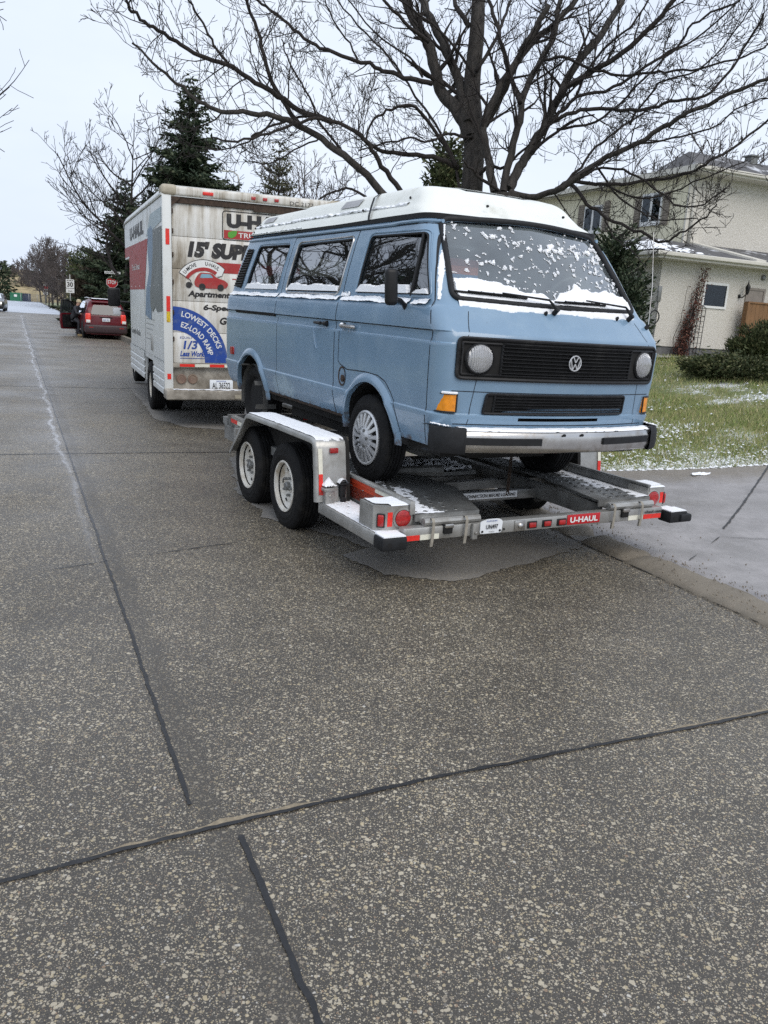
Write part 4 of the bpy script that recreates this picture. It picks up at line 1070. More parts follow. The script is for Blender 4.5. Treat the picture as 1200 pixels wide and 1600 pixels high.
# front side tape and post
mb = MB(); mb.box(3.05, 3.62, 1.0, 1.05, .615, .640); mb.box(3.0, 3.06, 1.02, 1.20, .40, .60); fo = mb.build('front_side_rail', M['galv'], TR, smooth=False)
for a, b, m_, nm in ((3.42, 3.62, 'redrefl', 'red_tape'), (3.22, 3.42, 'whiterefl', 'white_tape'), (3.06, 3.22, 'redrefl', 'red_tape')):
    w_ = MB(); w_.box(a, b, 1.0505, 1.052, .575, .612); w_.build(nm, M[m_], fo, smooth=False)
# trailer wheels
def rimwhite_mesh():
    mb = MB(); R = .198
    mb.lathe([(R, .016), (R + .006, .004), (R + .002, -.002), (R - .010, .0), (R - .014, .012), (R - .020, .04), (R - .034, .048), (R - .046, .050), (R - .060, .056), (.115, .048), (.10, .046), (.075, .052), (.055, .054), (.05, .05)], YF, 56, 0, cap0=False)
    mb.lathe([(.034, .05), (.034, .022), (.028, .014), (.001, .012)], YF, 20, 2, cap0=False)
    for k in range(5):
        t = 2 * pi * k / 5 + .35; mb.lathe([(.012, .054), (.012, .030), (.008, .022), (.001, .021)], lambda x, y, h, t=t: (x + .072 * cos(t), h, y + .072 * sin(t)), 8, 2, cap0=False)
        t += pi / 5; c, s = cos(t), sin(t)
        q = [(.112, 0), (.138, -.024), (.143, 0), (.138, .024)]
        mb.add([(a * c - b * s, .0475, a * s + b * c) for a, b in q], [(0, 1, 2, 3)], 1)
    return mb.mesh('trailer_rim', [M['rimwhite'], M['hole'], M['galvdark']], angle=35)
tty = tyre_mesh(.343, .205, .198, grooves=4); rm = rimwhite_mesh()
for x in (1.72, 2.61):
    for sg in (1, -1):
        w = add('wheel', tty, TR, (x, sg * 1.225, .343), (0, 0, pi if sg > 0 else 0)); add('rim', rm, w, rot=(0, x, 0)); 
# straps over the van's rear wheel belong to the trailer
vt = VAN.matrix_basis.copy() if False else None
def strap_loop(mb, cx, cy, a0, a1, R, w=.026, n=24):
    L = []; R_ = []
    for k in range(n + 1):
        t = a0 + (a1 - a0) * k / n; L.append((cx + R * cos(t), cy - w, .505 + .32 + R * sin(t))); R_.append((cx + R * cos(t), cy + w, .505 + .32 + R * sin(t)))
    k = n + 1; mb.add(L + R_, [(i, i + 1, k + i + 1, k + i) for i in range(n)])
st = MB()
RX = 3.58
for y in (.83, -.80): strap_loop(st, RX, y, radians(-15), radians(215), .322)
for t in (70, 150, 190):
    a = radians(t); p = Vector((RX + .324 * cos(a), 0, .825 + .324 * sin(a)))
    for y0, y1 in ((.925, .72), (-.9, -.70)):
        T = Matrix.Translation((p.x, 0, p.z)) @ Matrix.Rotation(-a, 4, 'Y'); st.box(-.003, .003, min(y0, y1), max(y0, y1), -.022, .022, 0, T)
st.build('tyre_strap', M['strapdark'], TR, smooth=False)
# safety chain from the van's towing eye down to the cross member
ch = MB(); a = Vector((.72, -.20, .735)); b = Vector((.70, -.18, .425)); N = 13
for k in range(N):
    c = a.lerp(b, (k + .5) / N); q = k % 2
    ch.tube([(c.x + (.011 * cos(t) if q else 0), c.y + (0 if q else .011 * cos(t)), c.z + .018 * sin(t)) for t in [2 * pi * i / 12 for i in range(12)]], .0045, 6, closed=True)
tag(ch.build('safety_chain', M['rustdark']), 'rusty chain hanging from the middle of the van bumper', 'chain')
cho = bpy.data.objects['safety_chain']; cho.location = TR.location; cho.rotation_euler = TR.rotation_euler

# ------------------------------------------------------------------ moving truck
TK = empty('moving_truck', (-3.124, 11.3455, -.0056), (-.015, -.005, 1.9694), 'grimy white box moving truck with a red side stripe hitched ahead of the trailer', 'truck')
W_ = 2.5
# box
bx = MB(); P = [(.045, .89), (4.58, .89), (4.58, 2.40), (5.36, 2.40), (5.40, 3.04), (.045, 3.04)]
bx.prism(P, lambda u, v, w: (u, w, v), -.012, -W_ + .012)
bxo = bx.build('cargo_box', M['tkside'], TK, smooth=False)
rr = MB()
def rail(u, v):   # rounded roof edge along both sides, profile v
    return None
prof = [(-.0, 3.03), (.006, 3.035), (.006, 3.07), (-.02, 3.125), (-.065, 3.155), (-.12, 3.165)]
full = prof + [(-W_ - p[0], p[1]) for p in prof[::-1]]
xs = [-.03, .15, 1, 2, 3, 4, 5, 5.30, 5.38, 5.43]; dzs = [0, 0, 0, 0, 0, 0, 0, -.015, -.045, -.11]
n = len(full)
rr.add([(x, y, z + (d if z > 3.05 else 0)) for x, d in zip(xs, dzs) for y, z in full], [(i * n + j, i * n + j + 1, (i + 1) * n + j + 1, (i + 1) * n + j) for i in range(len(xs) - 1) for j in range(n - 1)])
rr.add([(5.43, y, z - (.11 if z > 3.05 else 0)) for y, z in full] + [(-.03, y, z) for y, z in full], [tuple(range(n)), tuple(range(n, 2 * n))])
rro = rr.build('roof_rail', M['tkside'], TK, angle=60)
rv = MB()
for k in range(64): x = .10 + k * .082; rv.lathe([(.008, .007), (.001, .012)], lambda a, b, h, x=x: (x + a, h, 3.045 + b), 6)
for k in range(20): z = .98 + k * .105; rv.lathe([(.008, -.011), (.001, -.006)], lambda a, b, h, z=z: (.06 + a, h, z + b), 6)
rv.build('rivet', M['galv'], rro)
# rear frame
rfm = MB()
rfm.rbox(-.04, .02, -W_ + .004, -W_ + .125, .42, 3.06, .012); rfm.build('rear_post', M['tkside'], TK); rfm = MB(); rfm.rbox(-.04, .02, -.125, -.004, .42, 3.06, .012)
rfo2 = rfm.build('rear_post', M['tkside'], TK)
hd_ = MB(); hd_.rbox(-.05, .03, -W_ + .005, -.005, 3.035, 3.16, .045, 4); hdo = hd_.build('rear_header', M['tkrear'], TK, angle=60)
cp_ = MB(); cp_.rbox(-.062, .16, -.21, .012, 3.03, 3.175, .055, 5); cp_.rbox(-.062, .16, -W_ - .012, -W_ + .21, 3.03, 3.175, .055, 5); cp_.build('roof_corner_cap', M['tkcorner'], TK, angle=60)
dk = MB(); dk.box(-.015, .02, -W_ + .125, -.125, 2.955, 3.036); dk.box(-.03, .0, -1.75, -1.22, 2.93, 3.0); dk.add([(-.035, -.125, 3.03), (-.035, -.26, 3.03), (-.035, -.125, 2.90)], [(0, 1, 2)]); dk.build('door_track', M['rustdark'], TK, smooth=False)
dr_ = MB()
for k in range(5):
    z0 = .875 + k * .416; dr_.rbox(.012, .03, -W_ + .13, -.135, z0 + .002, z0 + .413, .004)
dro = dr_.build('rolling_door', M['tkrear'], TK)
bd = MB(); bd.box(.028, .04, -W_ + .13, -.13, .86, 2.96); bd.build('door_backing', M['hole'], TK, smooth=False)
for k in range(7): pass
hg = MB()
for z in (2.85, 2.6, 2.3, 1.95, 1.55, 1.2): hg.rbox(-.02, .02, -.150, -.126, z - .03, z + .03, .004)
hg.build('door_hinge', M['rustdark'], TK)
tp = MB(); tp.rbox(-.03, .015, -W_ + .1, -.1, .815, .875, .01); tpo = tp.build('rear_sill', M['tkgrime'], TK)
for k in range(9):
    y = -.215 - .205 * k; w_ = MB(); w_.box(-.034, -.031, y - .20, y, .828, .866); w_.build('red_tape' if k % 2 == 0 else 'white_tape', M['redrefl' if k % 2 == 0 else 'whiterefl'], tpo, smooth=False)
lp_ = MB(); lp_.box(.05, .08, -W_ + .1, -.1, .50, .82); lp_.box(-.03, .08, -W_ + .1, -W_ + .16, .5, .82); lpo2 = lp_.build('lamp_panel', M['tkgrime'], TK, smooth=False)
for y in (-.245, -.40, -2.1, -2.26):
    mb = MB(); mb.lathe([(.068, -.05), (.068, -.035), (.055, -.03), (.050, -.037), (.001, -.040)], lambda a, b, h, y=y: (-h, y + a, .655 + b), 28, cap0=False); mb.build('tail_lamp', pmat('dirty_lamp', (.20, .13, .10), .5, var=.3, dirt=(.22, .18, .13), dirt_amt=.6) if y == -.245 else bpy.data.materials['dirty_lamp'], lpo2)
bm_ = MB(); bm_.rbox(-.26, .05, -W_ + .05, -.0, .395, .53, .02, 3); bmo = bm_.build('rear_bumper', M['tkgrime'], TK)
bs2 = MB(); snow_sheet(bs2, lambda u, v: ((-.25 + .1 * v, -.1 - 2.2 * u, .532), (0, 0, 1)), 60, 5, lambda u, v: .012 * fbm(u * 20, v * 2) + .002); bs2.build('bumper_snow', M['snow'], bmo)
w_ = MB(); w_.box(-.264, -.261, -1.16, -.93, .42, .475); so = w_.build('bumper_sticker', M['tkcorner'], bmo, smooth=False)
RT = RMAP(-.0)
pl = MB(); pl.rbox(-.045, -.036, -.945, -.62, .50, .655, .012); plo = pl.build('licence_plate', M['plate'], TK)
text('AL 36522', RMAP(-.046), .25, .085, .655, .535, M['ink'], plo, bold=.01)
text('ARIZONA', RMAP(-.046), .14, .018, .71, .628, M['inkblue'], plo)
ub_ = MB(); ub_.rbox(-.16, .02, -1.30, -1.12, .46, .66, .02); ub_.tube([(-.2, -1.2, .50), (-.05, -1.2, .50)], .05); ub_.build('hitch', M['dark'], TK)
# box reflectors on the post
for z0, z1, m_, nm in ((2.42, 2.62, 'redrefl', 'red_reflector'), (1.56, 1.76, 'redrefl', 'red_reflector'), (.655, .73, 'redrefl', 'red_reflector')):
    w_ = MB(); w_.box(-.044, -.041, -.095, -.045, z0, z1); w_.build(nm, M[m_], rfo2, smooth=False)
w_ = MB(); w_.box(-.044, -.041, -.095, -.045, 1.42, 1.555); w_.build('yellow_label', pmat('yellow_label', (.75, .55, .02), .5, dirt=(.2, .05, .02), dirt_amt=.6, dirt_scale=40), rfo2, smooth=False)
for y, wd in ((-.53, .14), (-1.18, .06), (-1.34, .06), (-1.50, .06)):
    w_ = MB(); w_.rbox(-.068, -.045, y - wd, y, 3.075, 3.115, .006); w_.build('clearance_lamp', M['redlens' if wd < .1 else 'redrefl'], hdo)
text('DC 2172', RMAP(-.0505), .34, .048, 1.72, 3.055, M['ink'], hdo)
# rear door graphics (painted on, 3 mm proud)
DM = RMAP(.0110)
def decal(poly, mat, name, w=.0025, parent=None, fn=DM):
    mb = MB(); mb.add([fn(u, v, w) for u, v in poly], [tuple(range(len(poly)))]); return mb.build(name, mat, parent or dro, smooth=False, fixn=False)
def ring(mb, poly, fn, w, t):
    n = len(poly); q = inset(poly, t); mb.add([fn(u, v, w) for u, v in poly] + [fn(u, v, w) for u, v in q], [(i, (i + 1) % n, n + (i + 1) % n, n + i) for i in range(n)])
sp = rpoly([(.80, 2.535), (2.0, 2.535), (2.0, 2.915), (.80, 2.915)], .05, 4)
mb = MB(); ring(mb, sp, DM, .003, .012); so = mb.build('sign_border', M['ink'], dro, smooth=False)
decal([(.825, 2.555), (1.97, 2.555), (1.97, 2.665), (.825, 2.665)], M['decalred'], 'red_bar', .003, so)
text('U-HAUL', DM, 1.0, .185, .86, 2.695, M['ink'], so, bold=.07, depth=.003)
text('TRUCK RENTAL', DM, .86, .065, 1.02, 2.577, M['signwhite'], so, bold=.01, depth=.005)
decal(rpoly([(.875, 2.58), (.93, 2.56), (.99, 2.60), (1.01, 2.665), (.94, 2.66), (.88, 2.64)], .02, 3), M['green'], 'leaf_mark', .006, so)
text("15' SUPER MOVER", DM, 1.92, .215, .335, 2.28, M['ink'], dro, bold=.075, shear=.18)
decal([(.70, 2.235), (1.9, 2.235), (1.9, 2.10), (.74, 2.10)], M['decalred'], 'red_stripe')
decal([(.94, 2.035), (1.3, 2.035), (1.3, 2.022), (.94, 2.022)], M['decalred'], 'thin_stripe')
text('Apartment Use', DM, .82, .105, .33, 1.745, M['ink'], dro, bold=.045, shear=.2)
text('6-Speed', DM, .47, .10, .535, 1.575, M['ink'], dro, bold=.045, shear=.2)
text('Gentle Ride', DM, .66, .10, .76, 1.41, M['ink'], dro, bold=.045, shear=.2)
bc = (.135, .885)
def arcp(r0, r1, a0, a1, n=24): return [(bc[0] + r1 * cos(radians(a0 + (a1 - a0) * k / n)), bc[1] + r1 * sin(radians(a0 + (a1 - a0) * k / n))) for k in range(n + 1)], [(bc[0] + r0 * cos(radians(a0 + (a1 - a0) * k / n)), bc[1] + r0 * sin(radians(a0 + (a1 - a0) * k / n))) for k in range(n + 1)]
o_, i_ = arcp(.43, .745, 0, 90)
mb = MB(); mb.add([DM(u, v, .003) for u, v in o_ + i_], [(k, k + 1, 25 + k + 1, 25 + k) for k in range(24)]); bo_ = mb.build('blue_arch', M['inkblue'], dro, smooth=False, fixn=False)
text('LOWEST DECKS', DM, 1, .075, 0, 0, M['signwhite'], bo_, bold=.018, depth=.005, arc=(bc[0], bc[1], .625, radians(80), radians(62)))
text('EZ-LOAD RAMP', DM, 1, .075, 0, 0, M['signwhite'], bo_, bold=.018, depth=.005, arc=(bc[0], bc[1], .485, radians(78), radians(66)))
text('EQUALS', DM, .17, .035, .225, 1.20, M['inkblue'], dro, shear=.2)
text('1/3', DM, .20, .115, .27, 1.065, M['inkblue'], dro, bold=.03, shear=.15)
text('Less Work', DM, .345, .075, .225, .965, M['inkblue'], dro, bold=.035, shear=.2)
decal([(.225, .945), (.56, .945), (.56, .937), (.225, .937)], M['inkblue'], 'underline')
# the arched badge with a plain generic saloon car
def ap(r, a): return (.56 + r * 1.02 * cos(radians(a)), 1.87 + r * sin(radians(a)))
outer = [ap(.39, a) for a in range(148, 44, -6)] + [(.80, 2.06), (.74, 2.04)]
inn = [ap(.245, a) for a in range(148, 44, -6)] + [(.73, 2.06), (.70, 2.04)]
n = len(outer); mb = MB(); mb.add([DM(u, v, .003) for u, v in outer + inn], [(k, k + 1, n + k + 1, n + k) for k in range(n - 1)]); ba = mb.build('badge_arch', M['signwhite'], dro, smooth=False, fixn=False)
mb = MB(); mb.tube([DM(u, v, .004) for u, v in outer], .004, 4); mb.tube([DM(*ap(.39, 148), .004), DM(*ap(.22, 148), .004), DM(.40, 1.92, .004)], .004, 4); mb.build('badge_outline', M['ink'], ba)
mb = MB(); A1 = [ap(.29, a) for a in range(150, 50, -6)]; A2 = [ap(.245, a) for a in range(150, 50, -6)]; n = len(A1); mb.add([DM(u, v, .005) for u, v in A1 + A2], [(k, k + 1, n + k + 1, n + k) for k in range(n - 1)]); mb.build('badge_stripe', M['decalred'], ba, smooth=False, fixn=False)
text('U-MOVE', DM, 1, .050, 0, 0, M['ink'], ba, bold=.01, depth=.006, arc=(.56, 1.87, .315, radians(143), radians(34)))
text('U-HAUL', DM, 1, .050, 0, 0, M['ink'], ba, bold=.01, depth=.006, arc=(.56, 1.87, .315, radians(88), radians(34)))
decal(rpoly([(.42, 1.96), (.44, 1.90), (.62, 1.885), (.86, 1.90), (.89, 1.96), (.84, 2.0), (.72, 2.035), (.66, 2.09), (.50, 2.09), (.45, 2.03)], .03, 3), M['decalred'], 'badge_car', .007, ba)
decal(rpoly([(.50, 2.02), (.52, 2.075), (.64, 2.075), (.68, 2.03)], .012, 3), pmat('badge_glass', (.2, .36, .45), .4), 'badge_car_window', .008, ba)
for c, r0 in (((.53, 1.905), .045), ((.78, 1.905), .045), ((.35, 1.92), .04)):
    decal([(c[0] + r0 * cos(t * pi / 10), c[1] + r0 * sin(t * pi / 10)) for t in range(20)], M['ink'], 'badge_wheel', .009, ba)
# left side graphics
SMAP = lambda u, v, w: Vector((-u, -.012 + w, v))
sd = lambda poly, mat, name, w=.003: decal(poly, mat, name, w, bxo, SMAP)
sd([(-4.56, 1.85), (-2.17, 1.85), (-1.67, 2.585), (-4.56, 2.60)], M['decalred'], 'red_field')
sd([(-5.37, 2.43), (-4.562, 2.43), (-4.562, 2.60), (-5.385, 2.605)], M['decalred'], 'red_field_front')
text('U-HAUL', SMAP, 2.15, .215, -4.37, 2.68, M['ink'], bxo, bold=.065, depth=.003)
text('Truck Rental', SMAP, 1.25, .10, -4.10, 2.17, M['signwhite'], bxo, depth=.005, bold=.01)
text('Gentle-Ride', SMAP, 1.5, .10, -4.45, 1.09, M['ink'], bxo, depth=.004)
for k in range(5): text('moving made easier and cheaper', SMAP, 1.05 - .1 * k, .022, -2.05, 1.40 - .075 * k, M['ink'], bxo, depth=.004)
bl = [pmat('faded_blue_print', (.13, .22, .33), .45, var=.3, vscale=4, dirt=(.3, .36, .4), dirt_amt=.5, dirt_scale=4), pmat('faded_slate_print', (.10, .115, .11), .45, var=.4, vscale=3, stretch=(3, 3, .6), dirt=(.25, .26, .24), dirt_amt=.35, dirt_scale=4), pmat('faded_sky_print', (.36, .44, .47), .45, var=.15)]
sd([(-1.85, 2.62), (-.10, 2.72), (-.10, 2.90), (-1.30, 2.90), (-1.55, 2.78)], bl[2], 'faded_sky_print', .004)
sd([(-2.12, 1.46), (-1.35, 1.40), (-1.28, 1.9), (-1.05, 2.35), (-1.0, 2.66), (-1.25, 2.74), (-1.62, 2.70), (-1.68, 2.4), (-1.55, 2.1), (-1.95, 1.85)], bl[0], 'faded_blue_print', .005)
sd([(-1.42, 1.60), (-1.15, 1.52), (-.9, 1.60), (-.6, 1.53), (-.1, 1.56), (-.08, 2.66), (-1.02, 2.66), (-1.05, 2.35), (-1.30, 1.95), (-1.45, 1.8)], bl[1], 'faded_slate_print', .006)
mb = MB(); mb.rbox(1.22, 1.34, -.03, .012, .96, 1.19, .008); mb.build('grab_handle', M['galv'], TK)
mb = MB(); mb.box(2.20, 2.208, -.012, -.0085, .9, 1.85); mb.build('panel_joint', M['galvdark'], TK, smooth=False)
for z, xs_ in ((1.90, (.45, .95, 1.45, 1.95, 2.9, 3.5, 4.2)), (2.60, (.25, .9, 2.0, 2.8, 3.6, 4.4)), (1.18, (.3, .9, 1.7, 2.6, 3.3, 4.0, 4.4))):
    for x in xs_:
        mb = MB(); mb.lathe([(.012, 0), (.010, .008), (.001, .01)], lambda a, b, h, x=x, z=z: (x + a, -.012 + h, z + b), 8); mb.build('side_stud', M['signwhite'], bxo)
# ribbed skirt
sk = MB()
for a, b in ((.06, 1.36), (2.50, 4.86)):
    zz = [.42, .43, .50, .51, .53, .54, .61, .62, .64, .65, .72, .73, .75, .76, .84, .875, .885]
    oo = [0, .012, .012, 0, 0, .012, .012, 0, 0, .012, .012, 0, 0, .010, .010, .004, .02]
    for i in range(len(zz) - 1): sk.add([(a, -.03 + oo[i], zz[i]), (b, -.03 + oo[i], zz[i]), (b, -.03 + oo[i + 1], zz[i + 1]), (a, -.03 + oo[i + 1], zz[i + 1])], [(0, 1, 2, 3)])
    sk.box(a, b, -.08, -.031, .42, .88); sk.box(a, b, -W_ + .03, -W_ + .08, .42, .88)
    for k in range(int((b - a) / .11)): sk.lathe([(.012, -.019), (.010, -.012), (.001, -.011)], lambda p, q, h, x=a + .05 + .11 * k: (x + p, h, .862 + q), 6)
sk.box(1.36, 2.5, -.06, -.03, .80, .888)
sk.build('side_skirt', M['tkside'], TK, smooth=False)
ch = MB(); ch.box(.1, 7.0, -1.7, -1.55, .55, .80); ch.box(.1, 7.0, -.95, -.80, .55, .80); ch.tube([(1.9, -2.2, .38), (1.9, -.3, .38)], .07); ch.box(.2, 4.5, -2.3, -.2, .82, .89); ch.box(2.6, 4.2, -.75, -.12, .45, .8); ch.lathe([(.16, -.12), (.16, .12)], lambda a, b, h: (1.9 + a, -1.25 + h, .38 + b), 16)
ch.build('truck_chassis', M['dark'], TK, smooth=False)
# cab (mostly hidden behind the box)
cb = MB(); pr = [(4.62, .55), (5.05, .42), (5.9, .42), (6.0, .60), (6.8, .60), (6.9, .45), (7.32, .48), (7.34, 1.05), (7.15, 1.20), (6.45, 1.32), (5.95, 1.98), (5.7, 2.08), (4.62, 2.10)]
cb.prism(rpoly(pr, .05, 3), lambda u, v, w: (u, w, v), -.28, -2.22); cbo = cb.build('cab', M['tkside'], TK, smooth=False)
wb = MB(); wb.prism([(5.0, 1.32), (6.32, 1.34), (5.90, 1.92), (5.0, 1.96)], lambda u, v, w: (u, w, v), -.276, -.30); wb.build('cab_window', M['carglass'], cbo, smooth=False)
wb = MB(); wb.add([(6.47, -.42, 1.33), (6.47, -2.08, 1.33), (5.99, -1.98, 1.95), (5.99, -.52, 1.95)], [(0, 1, 2, 3)]); wb.build('cab_windscreen', M['carglass'], cbo, smooth=False)
mb = MB(); mb.rbox(5.86, 5.96, .06, .29, 1.52, 1.875, .04, 3); mb.rbox(5.88, 5.94, .05, .20, 1.36, 1.50, .02, 2, 1); mb.tube([(5.9, .1, 1.62), (5.85, -.28, 1.60)], .018, 8); mb.tube([(5.9, .1, 1.45), (5.85, -.28, 1.42)], .018, 8)
mb.build('wing_mirror', [M['blackplastic'], M['plate']], TK)
kty = tyre_mesh(.375, .22, .21, grooves=4)
for x, y, sg in ((1.93, -.03, 1), (1.93, -2.47, -1), (6.42, -.22, 1), (6.42, -2.28, -1)):
    w = add('wheel', kty, TK, (x, y, .375), (0, 0, pi if sg > 0 else 0)); add('rim', rm, w, (0, .02, 0))
    if x < 3: add('inner_tyre', kty, w, (0, .26, 0))
# ------------------------------------------------------------------ ground frame: o = offset to the right of the camera across the road, s = distance along it
UX, UY = -.4130, .9107          # along the road
NX, NY = .9107, .4130           # to the right
def wp_(o, s): return (o * NX + s * UX, o * NY + s * UY)
def rise(s): return .004 * (s - 35) if s > 35 else 0
def HG(o, s):
    if o < 4.35 and o > -3.6: return rise(s)
    if o <= -3.6: return rise(s) + min(.35, .10 + .03 * (-3.6 - o))
    a = min(1, max(0, (o - 5) / 10.5)); h = .03 + 1.09 * a * a * (3 - 2 * a)
    return h + rise(s)
def HW(x, y):
    o = x * NX + y * NY; s = x * UX + y * UY; return HG(o, s)
def sheet(name, o0, o1, s0, s1, no, ns, zoff, mat, hf=None, so=None, kind='structure', smooth=True):
    mb = MB()
    def fn(u, v):
        o = o0 + (o1 - o0) * u; s = s0 + (s1 - s0) * (v if so is None else v ** so); x, y = wp_(o, s); return (x, y, (hf or HG)(o, s) + zoff)
    mb.grid(fn, no, ns); return tag(mb.build(name, mat, None, smooth, fixn=False), kind=kind)

def asphalt(name, wet=1.0, base=(.048, .044, .038), stone=1.0, tint=None):
    mt, n, l, p = newmat(name)
    t = n.new('ShaderNodeNewGeometry'); pos = t.outputs['Position']
    big = noise_n(n, l, pos, .32, 5, .6); mid = noise_n(n, l, pos, 2.2, 6, .65); fine = noise_n(n, l, pos, 260, 3, .7); f2 = noise_n(n, l, pos, 90, 4, .7)
    c = ramp(n, l, fine, [(.30, tuple(x * .25 for x in base)), (.70, tuple(x * 2.6 for x in base))])
    c = mixc(n, l, mth(n, l, 'MULTIPLY', f2, .5), c, tuple(x * 1.7 for x in base))
    jo = n.new('ShaderNodeVectorMath'); jo.operation = 'DOT_PRODUCT'; l.new(pos, jo.inputs[0]); jo.inputs[1].default_value = (.9107, .4130, 0)
    jd = mth(n, l, 'ABSOLUTE', mth(n, l, 'SUBTRACT', mth(n, l, 'ADD', jo.outputs['Value'], mth(n, l, 'MULTIPLY', mth(n, l, 'SUBTRACT', mid, .5), .16)), .545))
    jm = ramp(n, l, jd, [(.02, .45), (.08, 1)])
    hts = None
    for sc, thr, pres, amp in ((76, .44, .50, .9), (125, .45, .44, .88), (230, .48, .42, .85), (45, .35, .72, .95)):
        v = n.new('ShaderNodeTexVoronoi'); v.inputs['Scale'].default_value = sc; v.inputs['Randomness'].default_value = 1
        # flatten z so stones are cut by the surface, warp for irregular outlines
        w = n.new('ShaderNodeTexNoise'); w.inputs['Scale'].default_value = sc * 1.3; w.inputs['Detail'].default_value = 1; l.new(pos, w.inputs['Vector'])
        vm = n.new('ShaderNodeVectorMath'); vm.operation = 'MULTIPLY_ADD'; l.new(w.outputs['Color'], vm.inputs[0]); vm.inputs[1].default_value = (.5 / sc,) * 3; l.new(pos, vm.inputs[2])
        l.new(vm.outputs[0], v.inputs['Vector'])
        sep = n.new('ShaderNodeSeparateColor'); l.new(v.outputs['Color'], sep.inputs[0])
        pr = mth(n, l, 'GREATER_THAN', mth(n, l, 'ADD', sep.outputs[0], mth(n, l, 'MULTIPLY', mth(n, l, 'SUBTRACT', mid, .5), .9)), pres)
        size = mth(n, l, 'MULTIPLY', mth(n, l, 'ADD', mth(n, l, 'MULTIPLY', sep.outputs[1], .75), .45), thr)
        d = mth(n, l, 'SUBTRACT', size, v.outputs['Distance'])
        k = mth(n, l, 'MULTIPLY', mth(n, l, 'MULTIPLY', d, 14, True), pr, True)
        sc_ = ramp(n, l, sep.outputs[2], [(.0, (.46, .39, .26)), (.16, (.50, .45, .35)), (.34, (.27, .235, .185)), (.48, (.18, .17, .155)), (.62, (.54, .49, .39)), (.76, (.30, .28, .255)), (.89, (.31, .22, .15)), (.96, (.58, .56, .51))], 'CONSTANT')
        k2 = mth(n, l, 'MULTIPLY', mth(n, l, 'MULTIPLY', k, .94 * amp * stone), jm)
        c = mixc(n, l, k2, c, sc_)
        hts = k if hts is None else mth(n, l, 'MAXIMUM', hts, k)
    c = mixc(n, l, 1.0, c, ramp(n, l, big, [(.3, (.80, .79, .78)), (.7, (1.16, 1.14, 1.10))]), 'MULTIPLY')
    if tint: c = mixc(n, l, tint[1], c, tint[0])
    # brown and black stains
    st_ = ramp(n, l, noise_n(n, l, pos, .9, 7, .62), [(.54, 0), (.74, .45)]); c = mixc(n, l, st_, c, (.034, .028, .021))
    q_ = n.new('ShaderNodeMapping'); q_.inputs['Rotation'].default_value = (0, 0, radians(-24.4)); q_.inputs['Scale'].default_value = (1.6, .12, 1); l.new(pos, q_.inputs['Vector'])
    tr_ = ramp(n, l, noise_n(n, l, q_.outputs['Vector'], 1.0, 4, .5), [(.45, 0), (.75, .16)]); c = mixc(n, l, tr_, c, (.036, .033, .029))
    sd_ = ramp(n, l, noise_n(n, l, pos, 1.7, 6, .65), [(.68, 0), (.76, .35)]); c = mixc(n, l, sd_, c, (.14, .105, .06))
    l.new(c, p.inputs['Base Color'])
    r = ramp(n, l, noise_n(n, l, pos, .55, 6, .6), [(.35, .30 if wet > .5 else .62), (.65, .52 if wet > .5 else .8)]); l.new(r, p.inputs['Roughness'])
    p.inputs['Specular IOR Level'].default_value = .38 if wet > .5 else .25
    hh = mth(n, l, 'ADD', mth(n, l, 'MULTIPLY', hts, .6), mth(n, l, 'MULTIPLY', fine, .5)); bump(n, l, p, hh, .5, .004)
    return mt
M['road'] = asphalt('wet_exposed_aggregate')
M['dry'] = asphalt('dry_aggregate', 0, (.15, .146, .14), .75, ((.25, .243, .232), .35))
M['curb'] = asphalt('kerb_concrete', 0, (.13, .115, .095), .35, ((.23, .205, .165), .55))
def driveway():
    mt, n, l, p = newmat('wet_driveway_concrete'); t = n.new('ShaderNodeNewGeometry'); pos = t.outputs['Position']
    q = n.new('ShaderNodeMapping'); q.inputs['Rotation'].default_value = (0, 0, radians(24.4)); q.inputs['Scale'].default_value = (1, .25, 1); l.new(pos, q.inputs['Vector'])
    a = noise_n(n, l, pos, 1.1, 7, .6); b = noise_n(n, l, q.outputs['Vector'], 30, 5, .6)
    c = ramp(n, l, a, [(.3, (.28, .265, .262)), (.7, (.44, .42, .415))]); c = mixc(n, l, mth(n, l, 'MULTIPLY', b, .5), c, (.15, .145, .145)); w2 = ramp(n, l, noise_n(n, l, pos, 2.6, 8, .7), [(.42, 0), (.62, .55)]); c = mixc(n, l, w2, c, (.17, .16, .155))
    k = ramp(n, l, noise_n(n, l, pos, 75, 3), [(.66, 0), (.70, .85)]); c = mixc(n, l, k, c, (.05, .045, .04))
    sx = n.new('ShaderNodeVectorMath'); sx.operation = 'DOT_PRODUCT'; l.new(pos, sx.inputs[0]); sx.inputs[1].default_value = (UX, UY, 0)
    ox = n.new('ShaderNodeVectorMath'); ox.operation = 'DOT_PRODUCT'; l.new(pos, ox.inputs[0]); ox.inputs[1].default_value = (NX, NY, 0)
    e = mth(n, l, 'ADD', sx.outputs['Value'], mth(n, l, 'MULTIPLY', mth(n, l, 'SUBTRACT', ox.outputs['Value'], 6), .4))
    e = mth(n, l, 'ADD', e, mth(n, l, 'MULTIPLY', noise_n(n, l, pos, 3, 6, .7), .9))
    k = ramp(n, l, mth(n, l, 'SUBTRACT', e, 7.0), [(.25, 0), (.75, .8)]); c = mixc(n, l, k, c, ramp(n, l, noise_n(n, l, pos, 60, 5, .7), [(.35, (.09, .075, .055)), (.65, (.24, .20, .145))]))
    l.new(c, p.inputs['Base Color']); l.new(ramp(n, l, a, [(.35, .28), (.65, .55)]), p.inputs['Roughness']); bump(n, l, p, b, .4, .006); return mt
M['drive'] = driveway()
